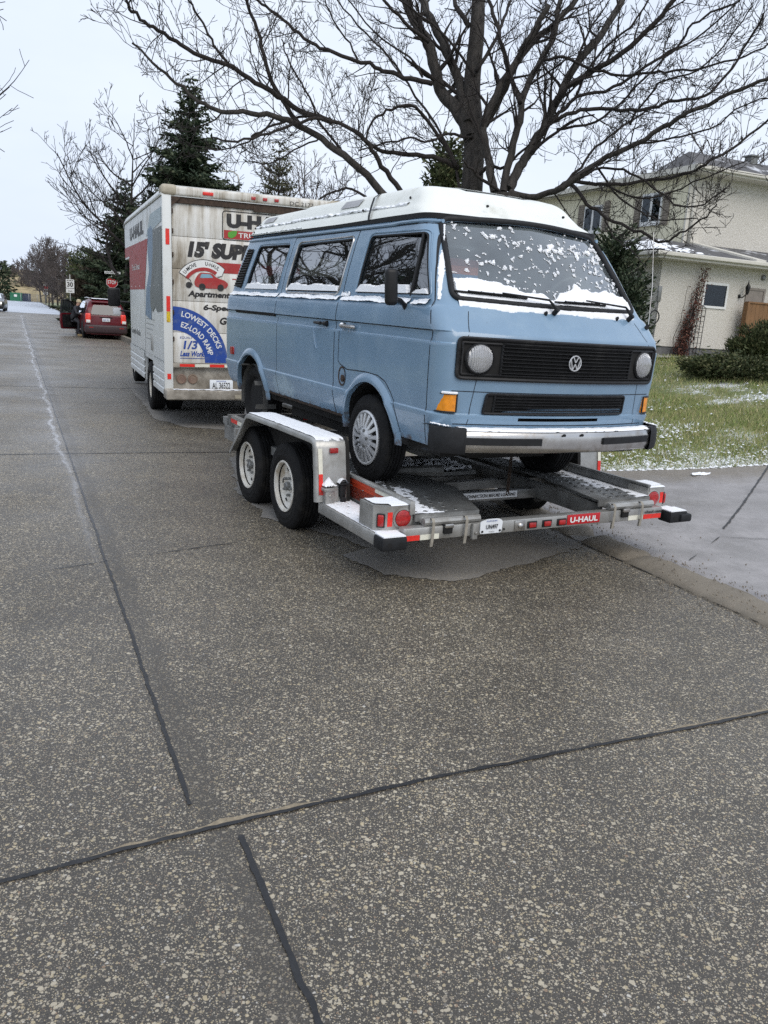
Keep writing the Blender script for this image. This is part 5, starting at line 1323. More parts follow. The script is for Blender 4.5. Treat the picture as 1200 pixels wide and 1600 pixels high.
def lawn_mat():
    mt, n, l, p = newmat('lawn_soil'); t = n.new('ShaderNodeNewGeometry'); pos = t.outputs['Position']
    c = ramp(n, l, noise_n(n, l, pos, 1.2, 6, .6), [(.3, (.13, .17, .055)), (.5, (.20, .22, .085)), (.68, (.34, .30, .16))])
    c = mixc(n, l, ramp(n, l, noise_n(n, l, pos, 30, 4), [(.4, 0), (.65, .7)]), c, (.10, .12, .05))
    f = mth(n, l, 'ADD', noise_n(n, l, pos, .7, 5, .6), mth(n, l, 'MULTIPLY', noise_n(n, l, pos, 22, 6, .7), .55))
    k = ramp(n, l, f, [(.86, 0), (.93, 1)]); c = mixc(n, l, k, c, (.80, .82, .85))
    l.new(c, p.inputs['Base Color']); p.inputs['Roughness'].default_value = .9; bump(n, l, p, noise_n(n, l, pos, 60, 5), .8, .03); return mt
M['lawn'] = lawn_mat()
# base ground to the horizon
ground = MB(); ground.box(-900, 900, -400, 1300, -1.2, -.45); tag(ground.build('ground', M['lawn'], None, False), kind='structure')
def gh(o, s):
    h = HG(o, s); return h - .03
sheet('verge_ground', 4.3, 120, -30, 330, 80, 120, -.02, M['lawn'], so=1)
sheet('far_verge_ground', -120, -3.7, -30, 330, 60, 90, -.02, M['lawn'])
# road: fine near the camera
sheet('road', -3.75, 4.32, -12, 330, 6, 120, 0, M['road'], so=None)
kb = MB()
def kerbz(u, v):   # u along, v across
    s = -8 + 18.3 * u if True else 0
    prof = [(-.01, -.02), (.0, .012), (.05, .030), (.16, .050), (.24, .048), (.29, .035), (.31, -.02)]
    i = int(round(v * 6)); jag = .035 * fbm(s * 2.5, i * .6, 3) + .02 * fbm(s * 11, i, 5); o = 4.02 + .018 * (s - 3) + prof[i][0] + jag * (1 if i > 3 else .25)
    z = prof[i][1] + (.012 * fbm(s * 7, i * .8, 1) if 0 < i < 6 else 0) - (.045 * max(0, min(1, (fbm(s * 1.6, 2, 8) - .15) * 6)) if 1 < i < 6 else 0) + (.010 * fbm(s * 22, i, 4) if 0 < i < 6 else 0)
    x, y = wp_(o, s); return (x, y, z)
kb.grid(kerbz, 520, 6); tag(kb.build('kerb', M['curb'], None, True, 60, fixn=False), kind='structure')
kb = MB(); kb.box(0, 320, 0, .16, -.1, .12); k1 = kb.build('kerb', M['curb'], None, False)
k1.location = (*wp_(4.3, 10.3), 0); k1.rotation_euler = (0, -.0032, atan2(UY, UX)); tag(k1, kind='structure')
k2 = k1.copy(); COL.objects.link(k2); k2.location = (*wp_(-3.6, -10), 0)
# driveway (camera side of the lawn)
dv = MB()
def dvf(u, v):
    o = 4.28 + 9.5 * u; s1 = 7.62 - .4 * (o - 6) + .05 * fbm(o * 3, 1); s = -8 + (s1 + 8) * v; x, y = wp_(o, s); return (x, y, HG(o, s) + .002 + (.006 if u > 0 else -.02))
dv.grid(dvf, 90, 60); tag(dv.build('driveway', M['drive'], None, fixn=False), kind='structure')
# joints
tar = pmat('joint_tar', (.014, .014, .015), .45, var=.4, vscale=30)
sand = pmat('spalled_joint_sand', (.24, .20, .14), .9, var=.35, vscale=50, bmp=.5)
frost = newmat('salt_frost'); 
def ribbon(name, pts, w, z, mat, jit=.35, step=.05, seed=0, thr=None):
    mb = MB(); P = dense(pts, step); n = len(P); L = []; R_ = []
    for i in range(n):
        d = Vector(P[min(i + 1, n - 1)]) - Vector(P[max(i - 1, 0)]); d.normalize(); q = Vector((-d.y, d.x))
        wob = .35 * w * fbm(i * step * 1.5, 5, seed)
        a = w / 2 * (1 + jit * fbm(i * step * 9, seed, 1)); b = w / 2 * (1 + jit * fbm(i * step * 9, seed, 7))
        if thr is not None:
            g = fbm(i * step * 1.3, seed, 3) - thr; sc = max(0, min(1, g * 5)); a *= sc; b *= sc
        c = Vector(P[i]) + q * wob
        for lst, e in ((L, a), (R_, -b)): v = c + q * e; lst.append((v.x, v.y, HW(v.x, v.y) + z))
    mb.add(L + R_, [(i, i + 1, n + i + 1, n + i) for i in range(n - 1)]); return tag(mb.build(name, mat, None, False, fixn=False), kind='structure')
J = lambda o, s: wp_(o, s)
ribbon('road_joint', [J(.48, 2.50), J(.478, 6.5), J(.47, 60)], .016, .005, tar, seed=1, jit=.8, step=.025)
ribbon('road_joint', [J(.600, 2.28), J(.60, -6)], .019, .005, tar, seed=2, jit=.8, step=.02)
ribbon('road_joint', [J(-3.7, 1.95), J(-.105, 2.285), J(.5, 2.350), J(1.3, 2.392), J(3.1, 2.415), J(4.1, 2.40)], .017, .006, tar, seed=3, jit=1.0, step=.02)
ribbon('joint_spall', [(p[0] + .006, p[1] + .014) for p in (J(-3.7, 1.95), J(-.105, 2.285), J(.5, 2.350), J(1.3, 2.392), J(3.1, 2.415), J(4.1, 2.40))], .022, .004, sand, seed=4, jit=1.6, thr=-.05)
for s, d in ((9.45, .18), (16.75, .0), (24.1, 0), (31.4, 0), (38.7, 0), (46, 0)):
    ribbon('road_joint', [J(-3.7, s - d * 1.0), J(.5, s), J(4.2, s)], .022 if s < 10 else .035, .005, tar, seed=int(s), jit=.9)
ribbon('road_crack', [J(-3.7, 5.05), J(-1.2, 5.15), J(.1, 5.25), J(1.2, 5.6), J(2.6, 5.95), J(4.0, 6.0)], .010, .005, tar, seed=12, jit=1.6, thr=-.15)
ribbon('kerb_joint', [J(4.00, -4), J(4.03, 3), J(4.09, 7), J(4.15, 10.3)], .022, .007, tar, seed=13, jit=1.2)
ribbon('driveway_joint', [J(5.55, 5.1), J(9.5, 7.9)], .018, .016, tar, seed=14, jit=1.2)
ribbon('driveway_crack', [J(4.5, 4.4), J(5.3, 4.9), J(5.9, 4.6), J(7.2, 5.0)], .008, .016, tar, seed=15, jit=1.6, thr=-.2)
mt, n, l, p = frost; pos = n.new('ShaderNodeNewGeometry').outputs['Position']
sx = n.new('ShaderNodeVectorMath'); sx.operation = 'DOT_PRODUCT'; l.new(pos, sx.inputs[0]); sx.inputs[1].default_value = (NX, NY, 0)
ds_ = mth(n, l, 'ABSOLUTE', mth(n, l, 'SUBTRACT', sx.outputs['Value'], mth(n, l, 'ADD', .40, mth(n, l, 'MULTIPLY', mth(n, l, 'SUBTRACT', noise_n(n, l, pos, .5, 5), .5), .35))))
a_ = ramp(n, l, ds_, [(0, .9), (.035, .28), (.12, .14), (.5, 0)]); a_ = mth(n, l, 'MULTIPLY', a_, ramp(n, l, noise_n(n, l, pos, 1.2, 8, .75), [(.35, .25), (.65, 1)]))
sy_ = n.new('ShaderNodeVectorMath'); sy_.operation = 'DOT_PRODUCT'; l.new(pos, sy_.inputs[0]); sy_.inputs[1].default_value = (UX, UY, 0)
a_ = mth(n, l, 'MULTIPLY', a_, mth(n, l, 'MULTIPLY', mth(n, l, 'SUBTRACT', sy_.outputs['Value'], 5.0), .2, True))
l.new(a_, p.inputs['Alpha']); p.inputs['Base Color'].default_value = (.66, .68, .72, 1); p.inputs['Roughness'].default_value = .7
sheet('salt_line', -.25, 1.1, 5, 70, 2, 40, .008, mt)
# far carriageway is frosted pale beyond the crossing
fz = pmat('frosted_far_road', (.46, .50, .56), .45, var=.12, vscale=.3)
sheet('frosted_road', -3.7, 4.25, 78, 330, 3, 40, .012, fz)
# dry patches sheltered by the vehicles
def patch(name, pts, seed):
    P = dense([tuple(q) for q in pts], .04, True); mb = MB(); c = Vector((sum(p[0] for p in P) / len(P), sum(p[1] for p in P) / len(P))); vs = []
    for p_ in P:
        d = (Vector(p_) - c).normalized(); v = Vector(p_) + d * (.07 * fbm(p_[0] * 4, p_[1] * 4, seed) + .03 * fbm(p_[0] * 16, p_[1] * 16, seed)); vs.append((v.x, v.y, .004))
    mb.add(vs, [tuple(range(len(vs)))]); tag(mb.build(name, M['dry'], None, False, fixn=False), kind='structure')
patch('dry_pavement', [(-1.80, 9.2), (-1.52, 8.1), (-1.36, 7.5), (-1.25, 7.15), (-1.05, 6.85), (-.98, 6.5), (-.80, 6.35), (-.50, 6.15), (-.22, 5.95), (-.10, 5.78), (-.28, 5.56), (.03, 5.2), (.42, 5.10), (.85, 5.42), (1.28, 5.92), (1.74, 6.45), (1.9, 6.9), (1.3, 8.4), (.4, 10.2), (-.6, 10.6)], 3)
patch('dry_pavement', [(-3.82, 12.95), (-3.45, 11.95), (-3.2, 11.75), (-2.82, 11.32), (-2.16, 11.33), (-1.5, 11.6), (-.9, 12.2), (-3.0, 17.5), (-5.6, 17.3)], 5)
# loose gravel beside the kerb
gv = MB(); random.seed(4)
for k in range(1700):
    s = random.uniform(1, 9); o = 4.02 + .018 * (s - 3) + ((random.gauss(.32, .07) if random.random() < .7 else .3 + abs(random.gauss(0, .35))) if random.random() < .5 else random.gauss(-.06, .10)) + .03 * fbm(s * 3, 1)
    x, y = wp_(o, s); r = random.uniform(.003, .011); z = (HG(o, s) + .010 if o > 4.30 else .006 if o < 4.03 else .05) + r * .4
    a = random.random() * 3; R3 = Euler((a, a * 2, a * 3)).to_matrix()
    gv.add([Vector((x, y, z)) + R3 @ Vector(q) * (r * .8) for q in ((1, 0, 0), (-1, .1, 0), (0, 1, .1), (0, -1, 0), (.1, 0, .8), (0, .1, -.8))], [(0, 2, 4), (2, 1, 4), (1, 3, 4), (3, 0, 4), (2, 0, 5), (1, 2, 5), (3, 1, 5), (0, 3, 5)])
tag(gv.build('kerb_gravel', pmat('gravel', (.20, .17, .13), .9, var=.5, vscale=70), None, False, fixn=False), kind='stuff', label='loose gravel and crumbled concrete scattered along the kerb', cat='gravel')
# lawn blades and the snow caught in them
def blade_mat(name, stops):
    mt, n, l, p = newmat(name); oi = n.new('ShaderNodeNewGeometry')
    l.new(ramp(n, l, oi.outputs['Random Per Island'], stops), p.inputs['Base Color']); p.inputs['Roughness'].default_value = .75; p.inputs['Specular IOR Level'].default_value = .2; return mt
gm = blade_mat('grass_blades', [(0, (.14, .20, .055)), (.35, (.22, .28, .085)), (.6, (.31, .33, .13)), (.8, (.38, .35, .17)), (1, (.50, .43, .25))])
def snowiness(o, s):
    e = (s - (7.62 - .4 * (o - 6)))      # distance in from the driveway edge
    return .62 * math.exp(-max(0, e) / .55) + .30 * max(0, fbm(o * .55, s * .75, 4)) * 2 + .25 * math.exp(-max(0, o - 4.5) / 1.2)
gb = MB(); sb_ = MB(); random.seed(7)
cnt = 0
def in_view(o, s, x, y, pad=60):
    q = Vector((x, y, HG(o, s))) - CPOS; d = q.dot(CF)
    if d < .5: return False
    px = 600 + F_PX * q.dot(CR) / d; return 820 < px < 1200 + pad
for k in range(150000):
    o = random.uniform(4.5, 15.5) if random.random() < .5 else random.uniform(4.5, 10.5); e = random.random() ** 1.6 * 13; s = 7.62 - .4 * (o - 6) + e + .03
    x, y = wp_(o, s)
    if not in_view(o, s, x, y): continue
    z = HG(o, s) - .005; dist = hypot(x, y); sc = .6 + dist / 14
    h = random.uniform(.020, .050) * sc; w = .0030 * sc; a = random.random() * 6.28; lx, ly = random.gauss(0, .5) * h, random.gauss(0, .5) * h
    sn = random.random() < snowiness(o, s) * .40
    b = len(gb.v); gb.v += [(x - w * cos(a), y - w * sin(a), z), (x + w * cos(a), y + w * sin(a), z), (x + lx, y + ly, z + h)]; gb.f.append((b, b + 1, b + 2)); gb.m.append(1 if sn else 0)
tag(gb.build('grass', [gm, M['snow']], None, False, fixn=False), kind='stuff', label='short green and straw coloured lawn grass dusted with snow', cat='grass')
for k in range(26000):
    o = random.uniform(4.5, 10.5) if random.random() < .7 else random.uniform(4.5, 15); e = random.random() ** 1.8 * 12; s = 7.62 - .4 * (o - 6) + e + .02; x, y = wp_(o, s)
    if not in_view(o, s, x, y): continue
    if random.random() > snowiness(o, s) * 1.1: continue
    r = random.uniform(.008, .026) * (.7 + hypot(x, y) / 22); z = HG(o, s) + random.uniform(-.004, .014)
    n_ = 5; a0 = random.random() * 6; b = len(sb_.v)
    sb_.v += [(x + r * cos(a0 + i * 1.2566) * random.uniform(.6, 1.3), y + r * sin(a0 + i * 1.2566) * random.uniform(.6, 1.3), z) for i in range(5)] + [(x, y, z + r * .6)]
    for i in range(5): sb_.f.append((b + i, b + (i + 1) % 5, b + 5)); sb_.m.append(0)
tag(sb_.build('lawn_snow', M['snow'], None, True, fixn=False), kind='stuff', label='crumbs of fresh snow caught in the lawn along the driveway edge', cat='snow')
lp = MB(); x0, y0 = wp_(7.05, 6.9)
snow_sheet(lp, lambda u, v: ((x0 + .28 * (u - .5), y0 + .11 * (v - .5) + .1 * (u - .5), HW(x0, y0) + .012), (0, 0, 1)), 40, 20, lambda u, v: .014 * (1 - (2 * u - 1) ** 2 - (2 * v - 1) ** 2 + 1.2 * fbm(u * 5, v * 3)))
tag(lp.build('snow_lump', M['snow']), 'small flat lump of snow lying on the driveway beside the lawn', 'snow lump')
# dead leaves near the puddle edge
lf = MB(); random.seed(9)
for (px, py) in ((190, 665), (194, 672), (242, 735), (236, 760), (248, 690)):
    pass
# ------------------------------------------------------------------ trees
def bark(name, col, col2, sc=9):
    mt, n, l, p = newmat(name); v = coords(n, l, (1, 1, .22)); f = noise_n(n, l, v, sc, 8, .72)
    l.new(ramp(n, l, f, [(.34, col), (.66, col2)]), p.inputs['Base Color']); p.inputs['Roughness'].default_value = .92
    bump(n, l, p, f, 1.0, .05); return mt
M['bark'] = bark('grey_bark', (.010, .009, .008), (.062, .054, .047), 13)
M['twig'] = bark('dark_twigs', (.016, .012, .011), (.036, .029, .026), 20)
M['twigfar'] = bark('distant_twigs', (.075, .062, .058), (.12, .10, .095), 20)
def limb_mesh(mb, pts, r0, r1, seg):
    n = len(pts); mb.tube(pts, [r0 + (r1 - r0) * (k / (n - 1)) ** .9 for k in range(n)], seg)
def spray(mb, p, d, L, r, lvl, rng, up=.12, nk=None, minr=.0042, cfg=None):
    """a wandering branch with side shoots, recursively"""
    cfg = cfg or {}
    n = max(3, int(L / cfg.get('seg', .16)) + 1) if lvl > 0 else 3
    n = min(n, 9); pts = [p.copy()]; d = d.normalized(); step = L / n; dirs = [d.copy()]
    for k in range(n):
        j = .13 if lvl > 1 else .15
        d = (d + Vector((rng.gauss(0, j), rng.gauss(0, j), rng.gauss(0, j) + up * (.5 if lvl > 1 else 1)))).normalized()
        p = p + d * step; pts.append(p.copy()); dirs.append(d.copy())
    mb.tube(pts, [max(minr, r * (1 - .68 * k / n)) for k in range(n + 1)], 5 if lvl > 1 else 3 if lvl < 1 else 4, caps=False)
    if lvl <= 0: return
    sp = cfg.get('sp', (.0, .115, .16, .25))[lvl]; cnt = max(2, int(L / sp))
    for k in range(cnt):
        t = (.14 + .86 * (k + rng.random()) / cnt) * n; i = min(int(t), n - 1); f = t - i
        q = pts[i].lerp(pts[i + 1], f); dd = dirs[min(i + 1, n)]
        ax = dd.cross(Vector((rng.gauss(0, 1), rng.gauss(0, 1), rng.gauss(0, 1)))).normalized(); a = radians(rng.uniform(28, 62))
        nd = (dd * cos(a) + ax * sin(a)); nd.z += .12
        rem = 1 - .55 * t / n
        spray(mb, q, nd, L * rng.uniform(.42, .72) * rem + .04, r * .55 * rem, lvl - 1, rng, up, minr=minr, cfg=cfg)
def along(P, rng, spacing, lmin, lmax, mb, lvl, r, t0=.12, up=.12, cfg=None, minr=.0042):
    tot = sum((P[i + 1] - P[i]).length for i in range(len(P) - 1)); cnt = int(tot / spacing)
    for k in range(cnt):
        t = (t0 + (1 - t0) * (k + rng.random()) / cnt) * (len(P) - 1); i = min(int(t), len(P) - 2)
        q = P[i].lerp(P[i + 1], t - i); dd = (P[i + 1] - P[i]).normalized()
        ax = dd.cross(Vector((rng.gauss(0, 1), rng.gauss(0, 1), rng.gauss(0, 1)))).normalized(); a = radians(rng.uniform(32, 68)); nd = dd * cos(a) + ax * sin(a); nd.z += .15
        spray(mb, q, nd, rng.uniform(lmin, lmax) * (1 - .35 * t / (len(P) - 1)), r * (1 - .5 * t / (len(P) - 1)), lvl, rng, up, cfg=cfg, minr=minr)
def smooth_path(P, k=5):
    out = []
    for i in range(len(P) - 1):
        a = P[max(i - 1, 0)]; b = P[i]; c = P[i + 1]; d = P[min(i + 2, len(P) - 1)]
        for j in range(k):
            t = j / k; out.append(.5 * ((2 * b) + (c - a) * t + (2 * a - 5 * b + 4 * c - d) * t * t + (3 * b - a - 3 * c + d) * t ** 3))
    out.append(P[-1]); return out
def traced(limbs, rng, trunk_mb, twig_mb, base_t):
    for L in limbs:
        pts, w0, w1, dt, lv, spc, ll = L
        n = len(pts); P = [at(px, py, base_t + dt * (k / (n - 1)) + rng.uniform(-.12, .12)) for k, (px, py) in enumerate(pts)]
        w0 *= .9; P = smooth_path(P, 4); P = [p + Vector((rng.gauss(0, .012), rng.gauss(0, .012), rng.gauss(0, .012))) for p in P]
        s = base_t / F_PX; limb_mesh(trunk_mb if w0 > 5 else twig_mb, P, w0 * s, max(.4, w1) * s, 10 if w0 > 8 else 7)
        along(P, rng, spc * .80, ll * .45, ll * 1.08, twig_mb, lv, max(.009, w1 * s * .75), t0=.15)
rng = random.Random(11)
# street tree with the straight trunk
baseA = at(737, 300, 15.5); ga = Vector((baseA.x, baseA.y, HW(baseA.x, baseA.y) - .1))
TA = empty('bare_street_tree', ga, label='tall bare tree with a thick straight ridged trunk rising right behind the van roof', cat='tree')
tm, tw = MB(), MB(); s_ = 15.5 / F_PX
Pt = [ga, ga.lerp(baseA, .12), ga.lerp(baseA, .5), baseA, at(741, 210, 15.6), at(737, 140, 15.7), at(745, 52, 15.8), at(748, -20, 16), at(750, -120, 16.3)]
tm.tube(smooth_path(Pt, 4), [(30 if k < 3 else 22 - .42 * k) * s_ for k in range(33)], 14)
LA = [([(735, 215), (712, 170), (688, 140), (674, 87), (660, 52), (632, 0), (618, -40)], 12, 7, .8, 3, .42, 1.5),
      ([(730, 190), (718, 130), (695, 77), (674, 30), (655, -10)], 9, 5.5, 1.2, 3, .45, 1.4),
      ([(758, 196), (783, 150), (806, 96), (830, 55), (858, 10)], 7.5, 4, -.8, 3, .45, 1.4),
      ([(674, 131), (640, 123), (606, 112), (576, 101), (520, 82), (485, 66), (450, 38), (415, 10), (394, -8)], 4.5, 1.8, -.6, 3, .38, 1.5),
      ([(732, 40), (716, 14), (706, -15)], 5, 3, .4, 3, .4, 1.2),
      ([(670, 66), (632, 35), (597, 0)], 3.8, 2, -.5, 3, .34, 1.2),
      ([(716, 262), (677, 244), (625, 240), (590, 234), (562, 210), (520, 189), (480, 180), (430, 196), (392, 215)], 4.6, 1.4, -1.2, 3, .32, 1.2),
      ([(714, 258), (688, 217), (660, 178), (639, 165), (604, 172), (578, 196), (572, 222)], 3.6, 1.4, -.9, 3, .34, 1.1),
      ([(745, 285), (760, 262), (790, 262), (815, 235), (850, 215)], 3.6, 1.4, -1.0, 3, .34, 1.0),
      ([(738, 215), (700, 210), (670, 222), (640, 215), (600, 225), (560, 235)], 2.6, 1.0, -1.0, 2, .3, .8),
      ([(745, 110), (775, 60), (790, 20), (800, -10)], 3.5, 2, .6, 3, .4, 1.2)]
LA += [([(720, 300), (705, 240), (650, 150), (610, 90), (560, 40), (520, -10)], 2.6, 1.2, 1.2, 3, .34, 1.3),
       ([(742, 120), (700, 60), (650, 20), (600, -20)], 2.4, 1.2, -1.0, 3, .34, 1.3),
       ([(560, 95), (540, 60), (515, 20), (500, -20)], 1.8, 1.0, -.3, 3, .32, 1.2),
       ([(660, 120), (640, 90), (585, 50), (540, -5)], 2.0, 1.0, -.5, 3, .32, 1.2)]
traced(LA, rng, tm, tw, 15.5)
tm.build('trunk', M['bark'], None, angle=70); t_ = bpy.data.objects['trunk']; t_.parent = TA; t_.matrix_parent_inverse = Matrix.Translation(-ga)
o = tw.build('crown', M['twig'], None, smooth=True, fixn=False); o.parent = TA; o.matrix_parent_inverse = Matrix.Translation(-ga)
# many-stemmed spreading tree
baseB = at(790, 308, 14.5); gb_ = Vector((baseB.x, baseB.y, HW(baseB.x, baseB.y) - .1))
TB = empty('bare_spreading_tree', gb_, label='low forked bare tree whose limbs fan out over the van toward the house', cat='tree')
tm, tw = MB(), MB(); s_ = 14.5 / F_PX
tm.tube(smooth_path([gb_, gb_.lerp(baseB, .4), gb_.lerp(baseB, .8), baseB + Vector((0, 0, .05))], 4), [(30 - .5 * k) * s_ for k in range(13)], 14)
tm.tube(smooth_path([gb_, gb_.lerp(at(690, 420, 14), .7), at(640, 345, 13.6), at(625, 297, 13.4)], 4), [(18 - 1.15 * k) * s_ for k in range(13)], 10)
LB = [([(655, 372), (597, 301), (548, 252), (502, 217), (467, 196), (430, 182), (380, 177), (347, 173), (310, 157), (277, 130), (240, 98), (207, 66)], 7.4, 1.4, -1.6, 3, .34, 1.5),
      ([(470, 197), (440, 154), (415, 101), (401, 45), (383, 0), (372, -30)], 4.4, 2, -.6, 3, .36, 1.4),
      ([(640, 330), (625, 297), (597, 259), (576, 227), (555, 206), (513, 186), (470, 190), (420, 208), (372, 222), (330, 215)], 5.2, 1.3, -1.2, 3, .34, 1.3),
      ([(520, 190), (467, 172), (425, 143), (400, 130), (353, 100), (313, 87), (273, 63), (240, 43), (213, 23), (197, 2), (190, -20)], 5, 1.8, -2.2, 3, .32, 1.5),
      ([(355, 101), (335, 70), (318, 37), (300, 8), (288, -14)], 2.4, 1.4, -.4, 3, .32, 1.2),
      ([(560, 268), (530, 232), (500, 190), (478, 140), (455, 100), (440, 60)], 2.6, 1.0, -.8, 3, .36, 1.1),
      ([(796, 300), (837, 309), (879, 292), (933, 254), (992, 225), (1046, 192), (1075, 175), (1142, 146), (1200, 121), (1240, 100)], 6, 2, -1.8, 3, .30, 1.4),
      ([(896, 285), (925, 287), (950, 288), (1000, 283), (1067, 273), (1100, 258), (1142, 233), (1196, 192), (1215, 176)], 3.4, 1.4, -1.4, 3, .28, 1.2),
      ([(795, 296), (812, 262), (829, 233), (854, 192), (875, 150), (900, 100), (942, 50), (967, 8), (980, -20)], 9, 5, .9, 3, .40, 1.5),
      ([(868, 165), (879, 142), (917, 117), (958, 92), (1008, 50), (1054, 0), (1070, -25)], 5.4, 3.2, -.9, 3, .36, 1.5),
      ([(862, 188), (880, 172), (908, 150), (958, 137), (1008, 104), (1058, 75), (1075, 46), (1110, 22), (1150, 5)], 3.4, 1.4, -1.0, 3, .34, 1.4),
      ([(858, 195), (879, 183), (917, 171), (958, 171), (1008, 171), (1046, 158), (1100, 150), (1133, 121), (1171, 62), (1195, 20)], 3.8, 1.5, -1.6, 3, .32, 1.4),
      ([(786, 300), (796, 250), (808, 200), (817, 158), (833, 117), (863, 62), (871, 20), (880, -15)], 7, 3.8, .6, 3, .40, 1.4),
      ([(770, 300), (762, 240), (756, 196), (783, 133), (804, 100), (838, 62), (875, 29), (904, -5)], 7.5, 4.6, 1.1, 3, .42, 1.4),
      ([(812, 160), (800, 125), (783, 62), (767, 12), (760, -20)], 4.6, 2.6, .6, 3, .40, 1.3),
      ([(878, 287), (896, 292), (917, 317), (950, 342), (992, 358), (1030, 378), (1052, 372), (1075, 358), (1103, 338), (1120, 318)], 3.8, .9, -1.2, 3, .26, .95),
      ([(905, 280), (940, 262), (985, 270), (1030, 300), (1060, 322), (1100, 318), (1140, 290)], 2.4, .9, -1.6, 3, .28, .95),
      ([(930, 256), (960, 300), (1000, 330), (1040, 345), (1090, 340)], 2.0, .8, -1.0, 2, .22, .8),
      ([(945, 340), (960, 372), (990, 392), (1010, 420)], 1.6, .7, -.4, 2, .24, .6),
      ([(835, 308), (870, 296), (905, 262), (940, 222), (985, 190), (1030, 160)], 3.0, 1.4, .8, 3, .34, 1.2),
      ([(780, 300), (745, 272), (722, 250)], 3.4, 1.4, -.6, 2, .3, .8),
      ([(640, 335), (600, 340), (560, 300), (520, 300), (480, 330), (450, 350)], 3.0, 1.0, -.8, 3, .3, .9),
      ([(846, 96), (880, 90), (930, 110), (980, 118), (1030, 112), (1080, 108), (1150, 92), (1200, 70)], 2.8, 1.3, -.6, 3, .34, 1.2)]
LB += [([(900, 150), (930, 90), (985, 40), (1020, -10)], 2.6, 1.2, -.8, 3, .32, 1.3),
       ([(870, 200), (930, 190), (980, 150), (1040, 90), (1100, 50), (1160, -5)], 2.4, 1.1, -1.2, 3, .32, 1.3),
       ([(990, 226), (1050, 215), (1110, 200), (1160, 165), (1210, 150)], 2.0, .9, -.8, 3, .28, 1.1),
       ([(985, 192), (1030, 130), (1090, 110), (1140, 60), (1175, 10)], 2.0, .9, -.9, 3, .30, 1.2),
       ([(830, 240), (850, 180), (840, 120), (860, 70)], 2.2, 1.0, -.8, 3, .32, 1.2),
       ([(940, 285), (1000, 310), (1050, 300), (1120, 270), (1170, 250)], 1.8, .8, -1.2, 3, .26, 1.0),
       ([(430, 182), (400, 215), (350, 235), (300, 228)], 1.8, .8, -.6, 3, .28, 1.0),
       ([(350, 174), (320, 195), (285, 205), (250, 190)], 1.5, .7, -.5, 2, .24, .8),
       ([(500, 215), (460, 235), (420, 255), (380, 250)], 1.6, .8, -.8, 3, .28, .9)]
traced(LB, rng, tm, tw, 14.5)
o = tm.build('trunk', M['bark'], None, angle=70); o.parent = TB; o.matrix_parent_inverse = Matrix.Translation(-gb_)
o = tw.build('crown', M['twig'], None, smooth=True, fixn=False); o.parent = TB; o.matrix_parent_inverse = Matrix.Translation(-gb_)

def free_tree(name, x, y, h, seed, label, group=None, spread=.55, mat=None, lv=3, nl=9, r=None, spc=.6, low=.3, minr=.006, up=.14):
    rg = random.Random(seed); z0 = HW(x, y) - .1; r = r or h * .016
    root = empty(name, (x, y, z0), label=label, cat='tree', group=group); tm, tw = MB(), MB()
    top = Vector((rg.gauss(0, .04 * h), rg.gauss(0, .04 * h), h * .96)); P = smooth_path([Vector((0, 0, 0)), top * .25 + Vector((rg.gauss(0, .1), 0, 0)), top * .55, top * .8, top], 4)
    tm.tube(P, [max(minr, r * (1 - k / 16) ** 1.35) for k in range(17)], 8)
    cfg = {'seg': .3, 'sp': (0, .20 * h / 9, .26 * h / 9, .42 * h / 9)}
    for k in range(nl):
        t = low + (.9 - low) * k / nl; q = P[int(t * 16)]; a = k * 2.4 + rg.random(); L = h * spread * (1.15 - t) * rg.uniform(.8, 1.15)
        d = Vector((cos(a), sin(a), rg.uniform(.35, .9)))
        spray(tw, q, d, L, r * (1 - t) ** .8 * .62, lv, rg, up, cfg=cfg, minr=minr)
    tm.build('trunk', M['bark'], root); tw.build('crown', mat or M['twigfar'], root, fixn=False); return root

M['needle'] = blade_mat('spruce_needles', [(0, (.018, .030, .018)), (.4, (.034, .052, .030)), (.75, (.058, .078, .046)), (1, (.10, .115, .070))])
M['needle2'] = blade_mat('olive_needles', [(0, (.028, .040, .017)), (.4, (.052, .068, .028)), (.75, (.085, .095, .042)), (1, (.14, .135, .07))])
M['larchneedle'] = blade_mat('larch_needles', [(0, (.045, .050, .028)), (.5, (.085, .090, .050)), (1, (.14, .13, .085))])
M['brownleaf'] = blade_mat('brown_shrub_twigs', [(0, (.03, .024, .018)), (.5, (.06, .048, .035)), (1, (.10, .08, .055))])
def tuft(mb, p, d, L, w, rg):
    """a flat spray of needles: two crossed narrow leaf faces"""
    d = d.normalized(); a = d.cross(Vector((rg.gauss(0, 1), rg.gauss(0, 1), rg.gauss(0, 1)))).normalized()
    b = len(mb.v); e = p + d * L; m_ = p + d * L * .4
    mb.v += [tuple(p), tuple(m_ + a * w), tuple(e), tuple(m_ - a * w)]; mb.f.append((b, b + 1, b + 2, b + 3)); mb.m.append(0)
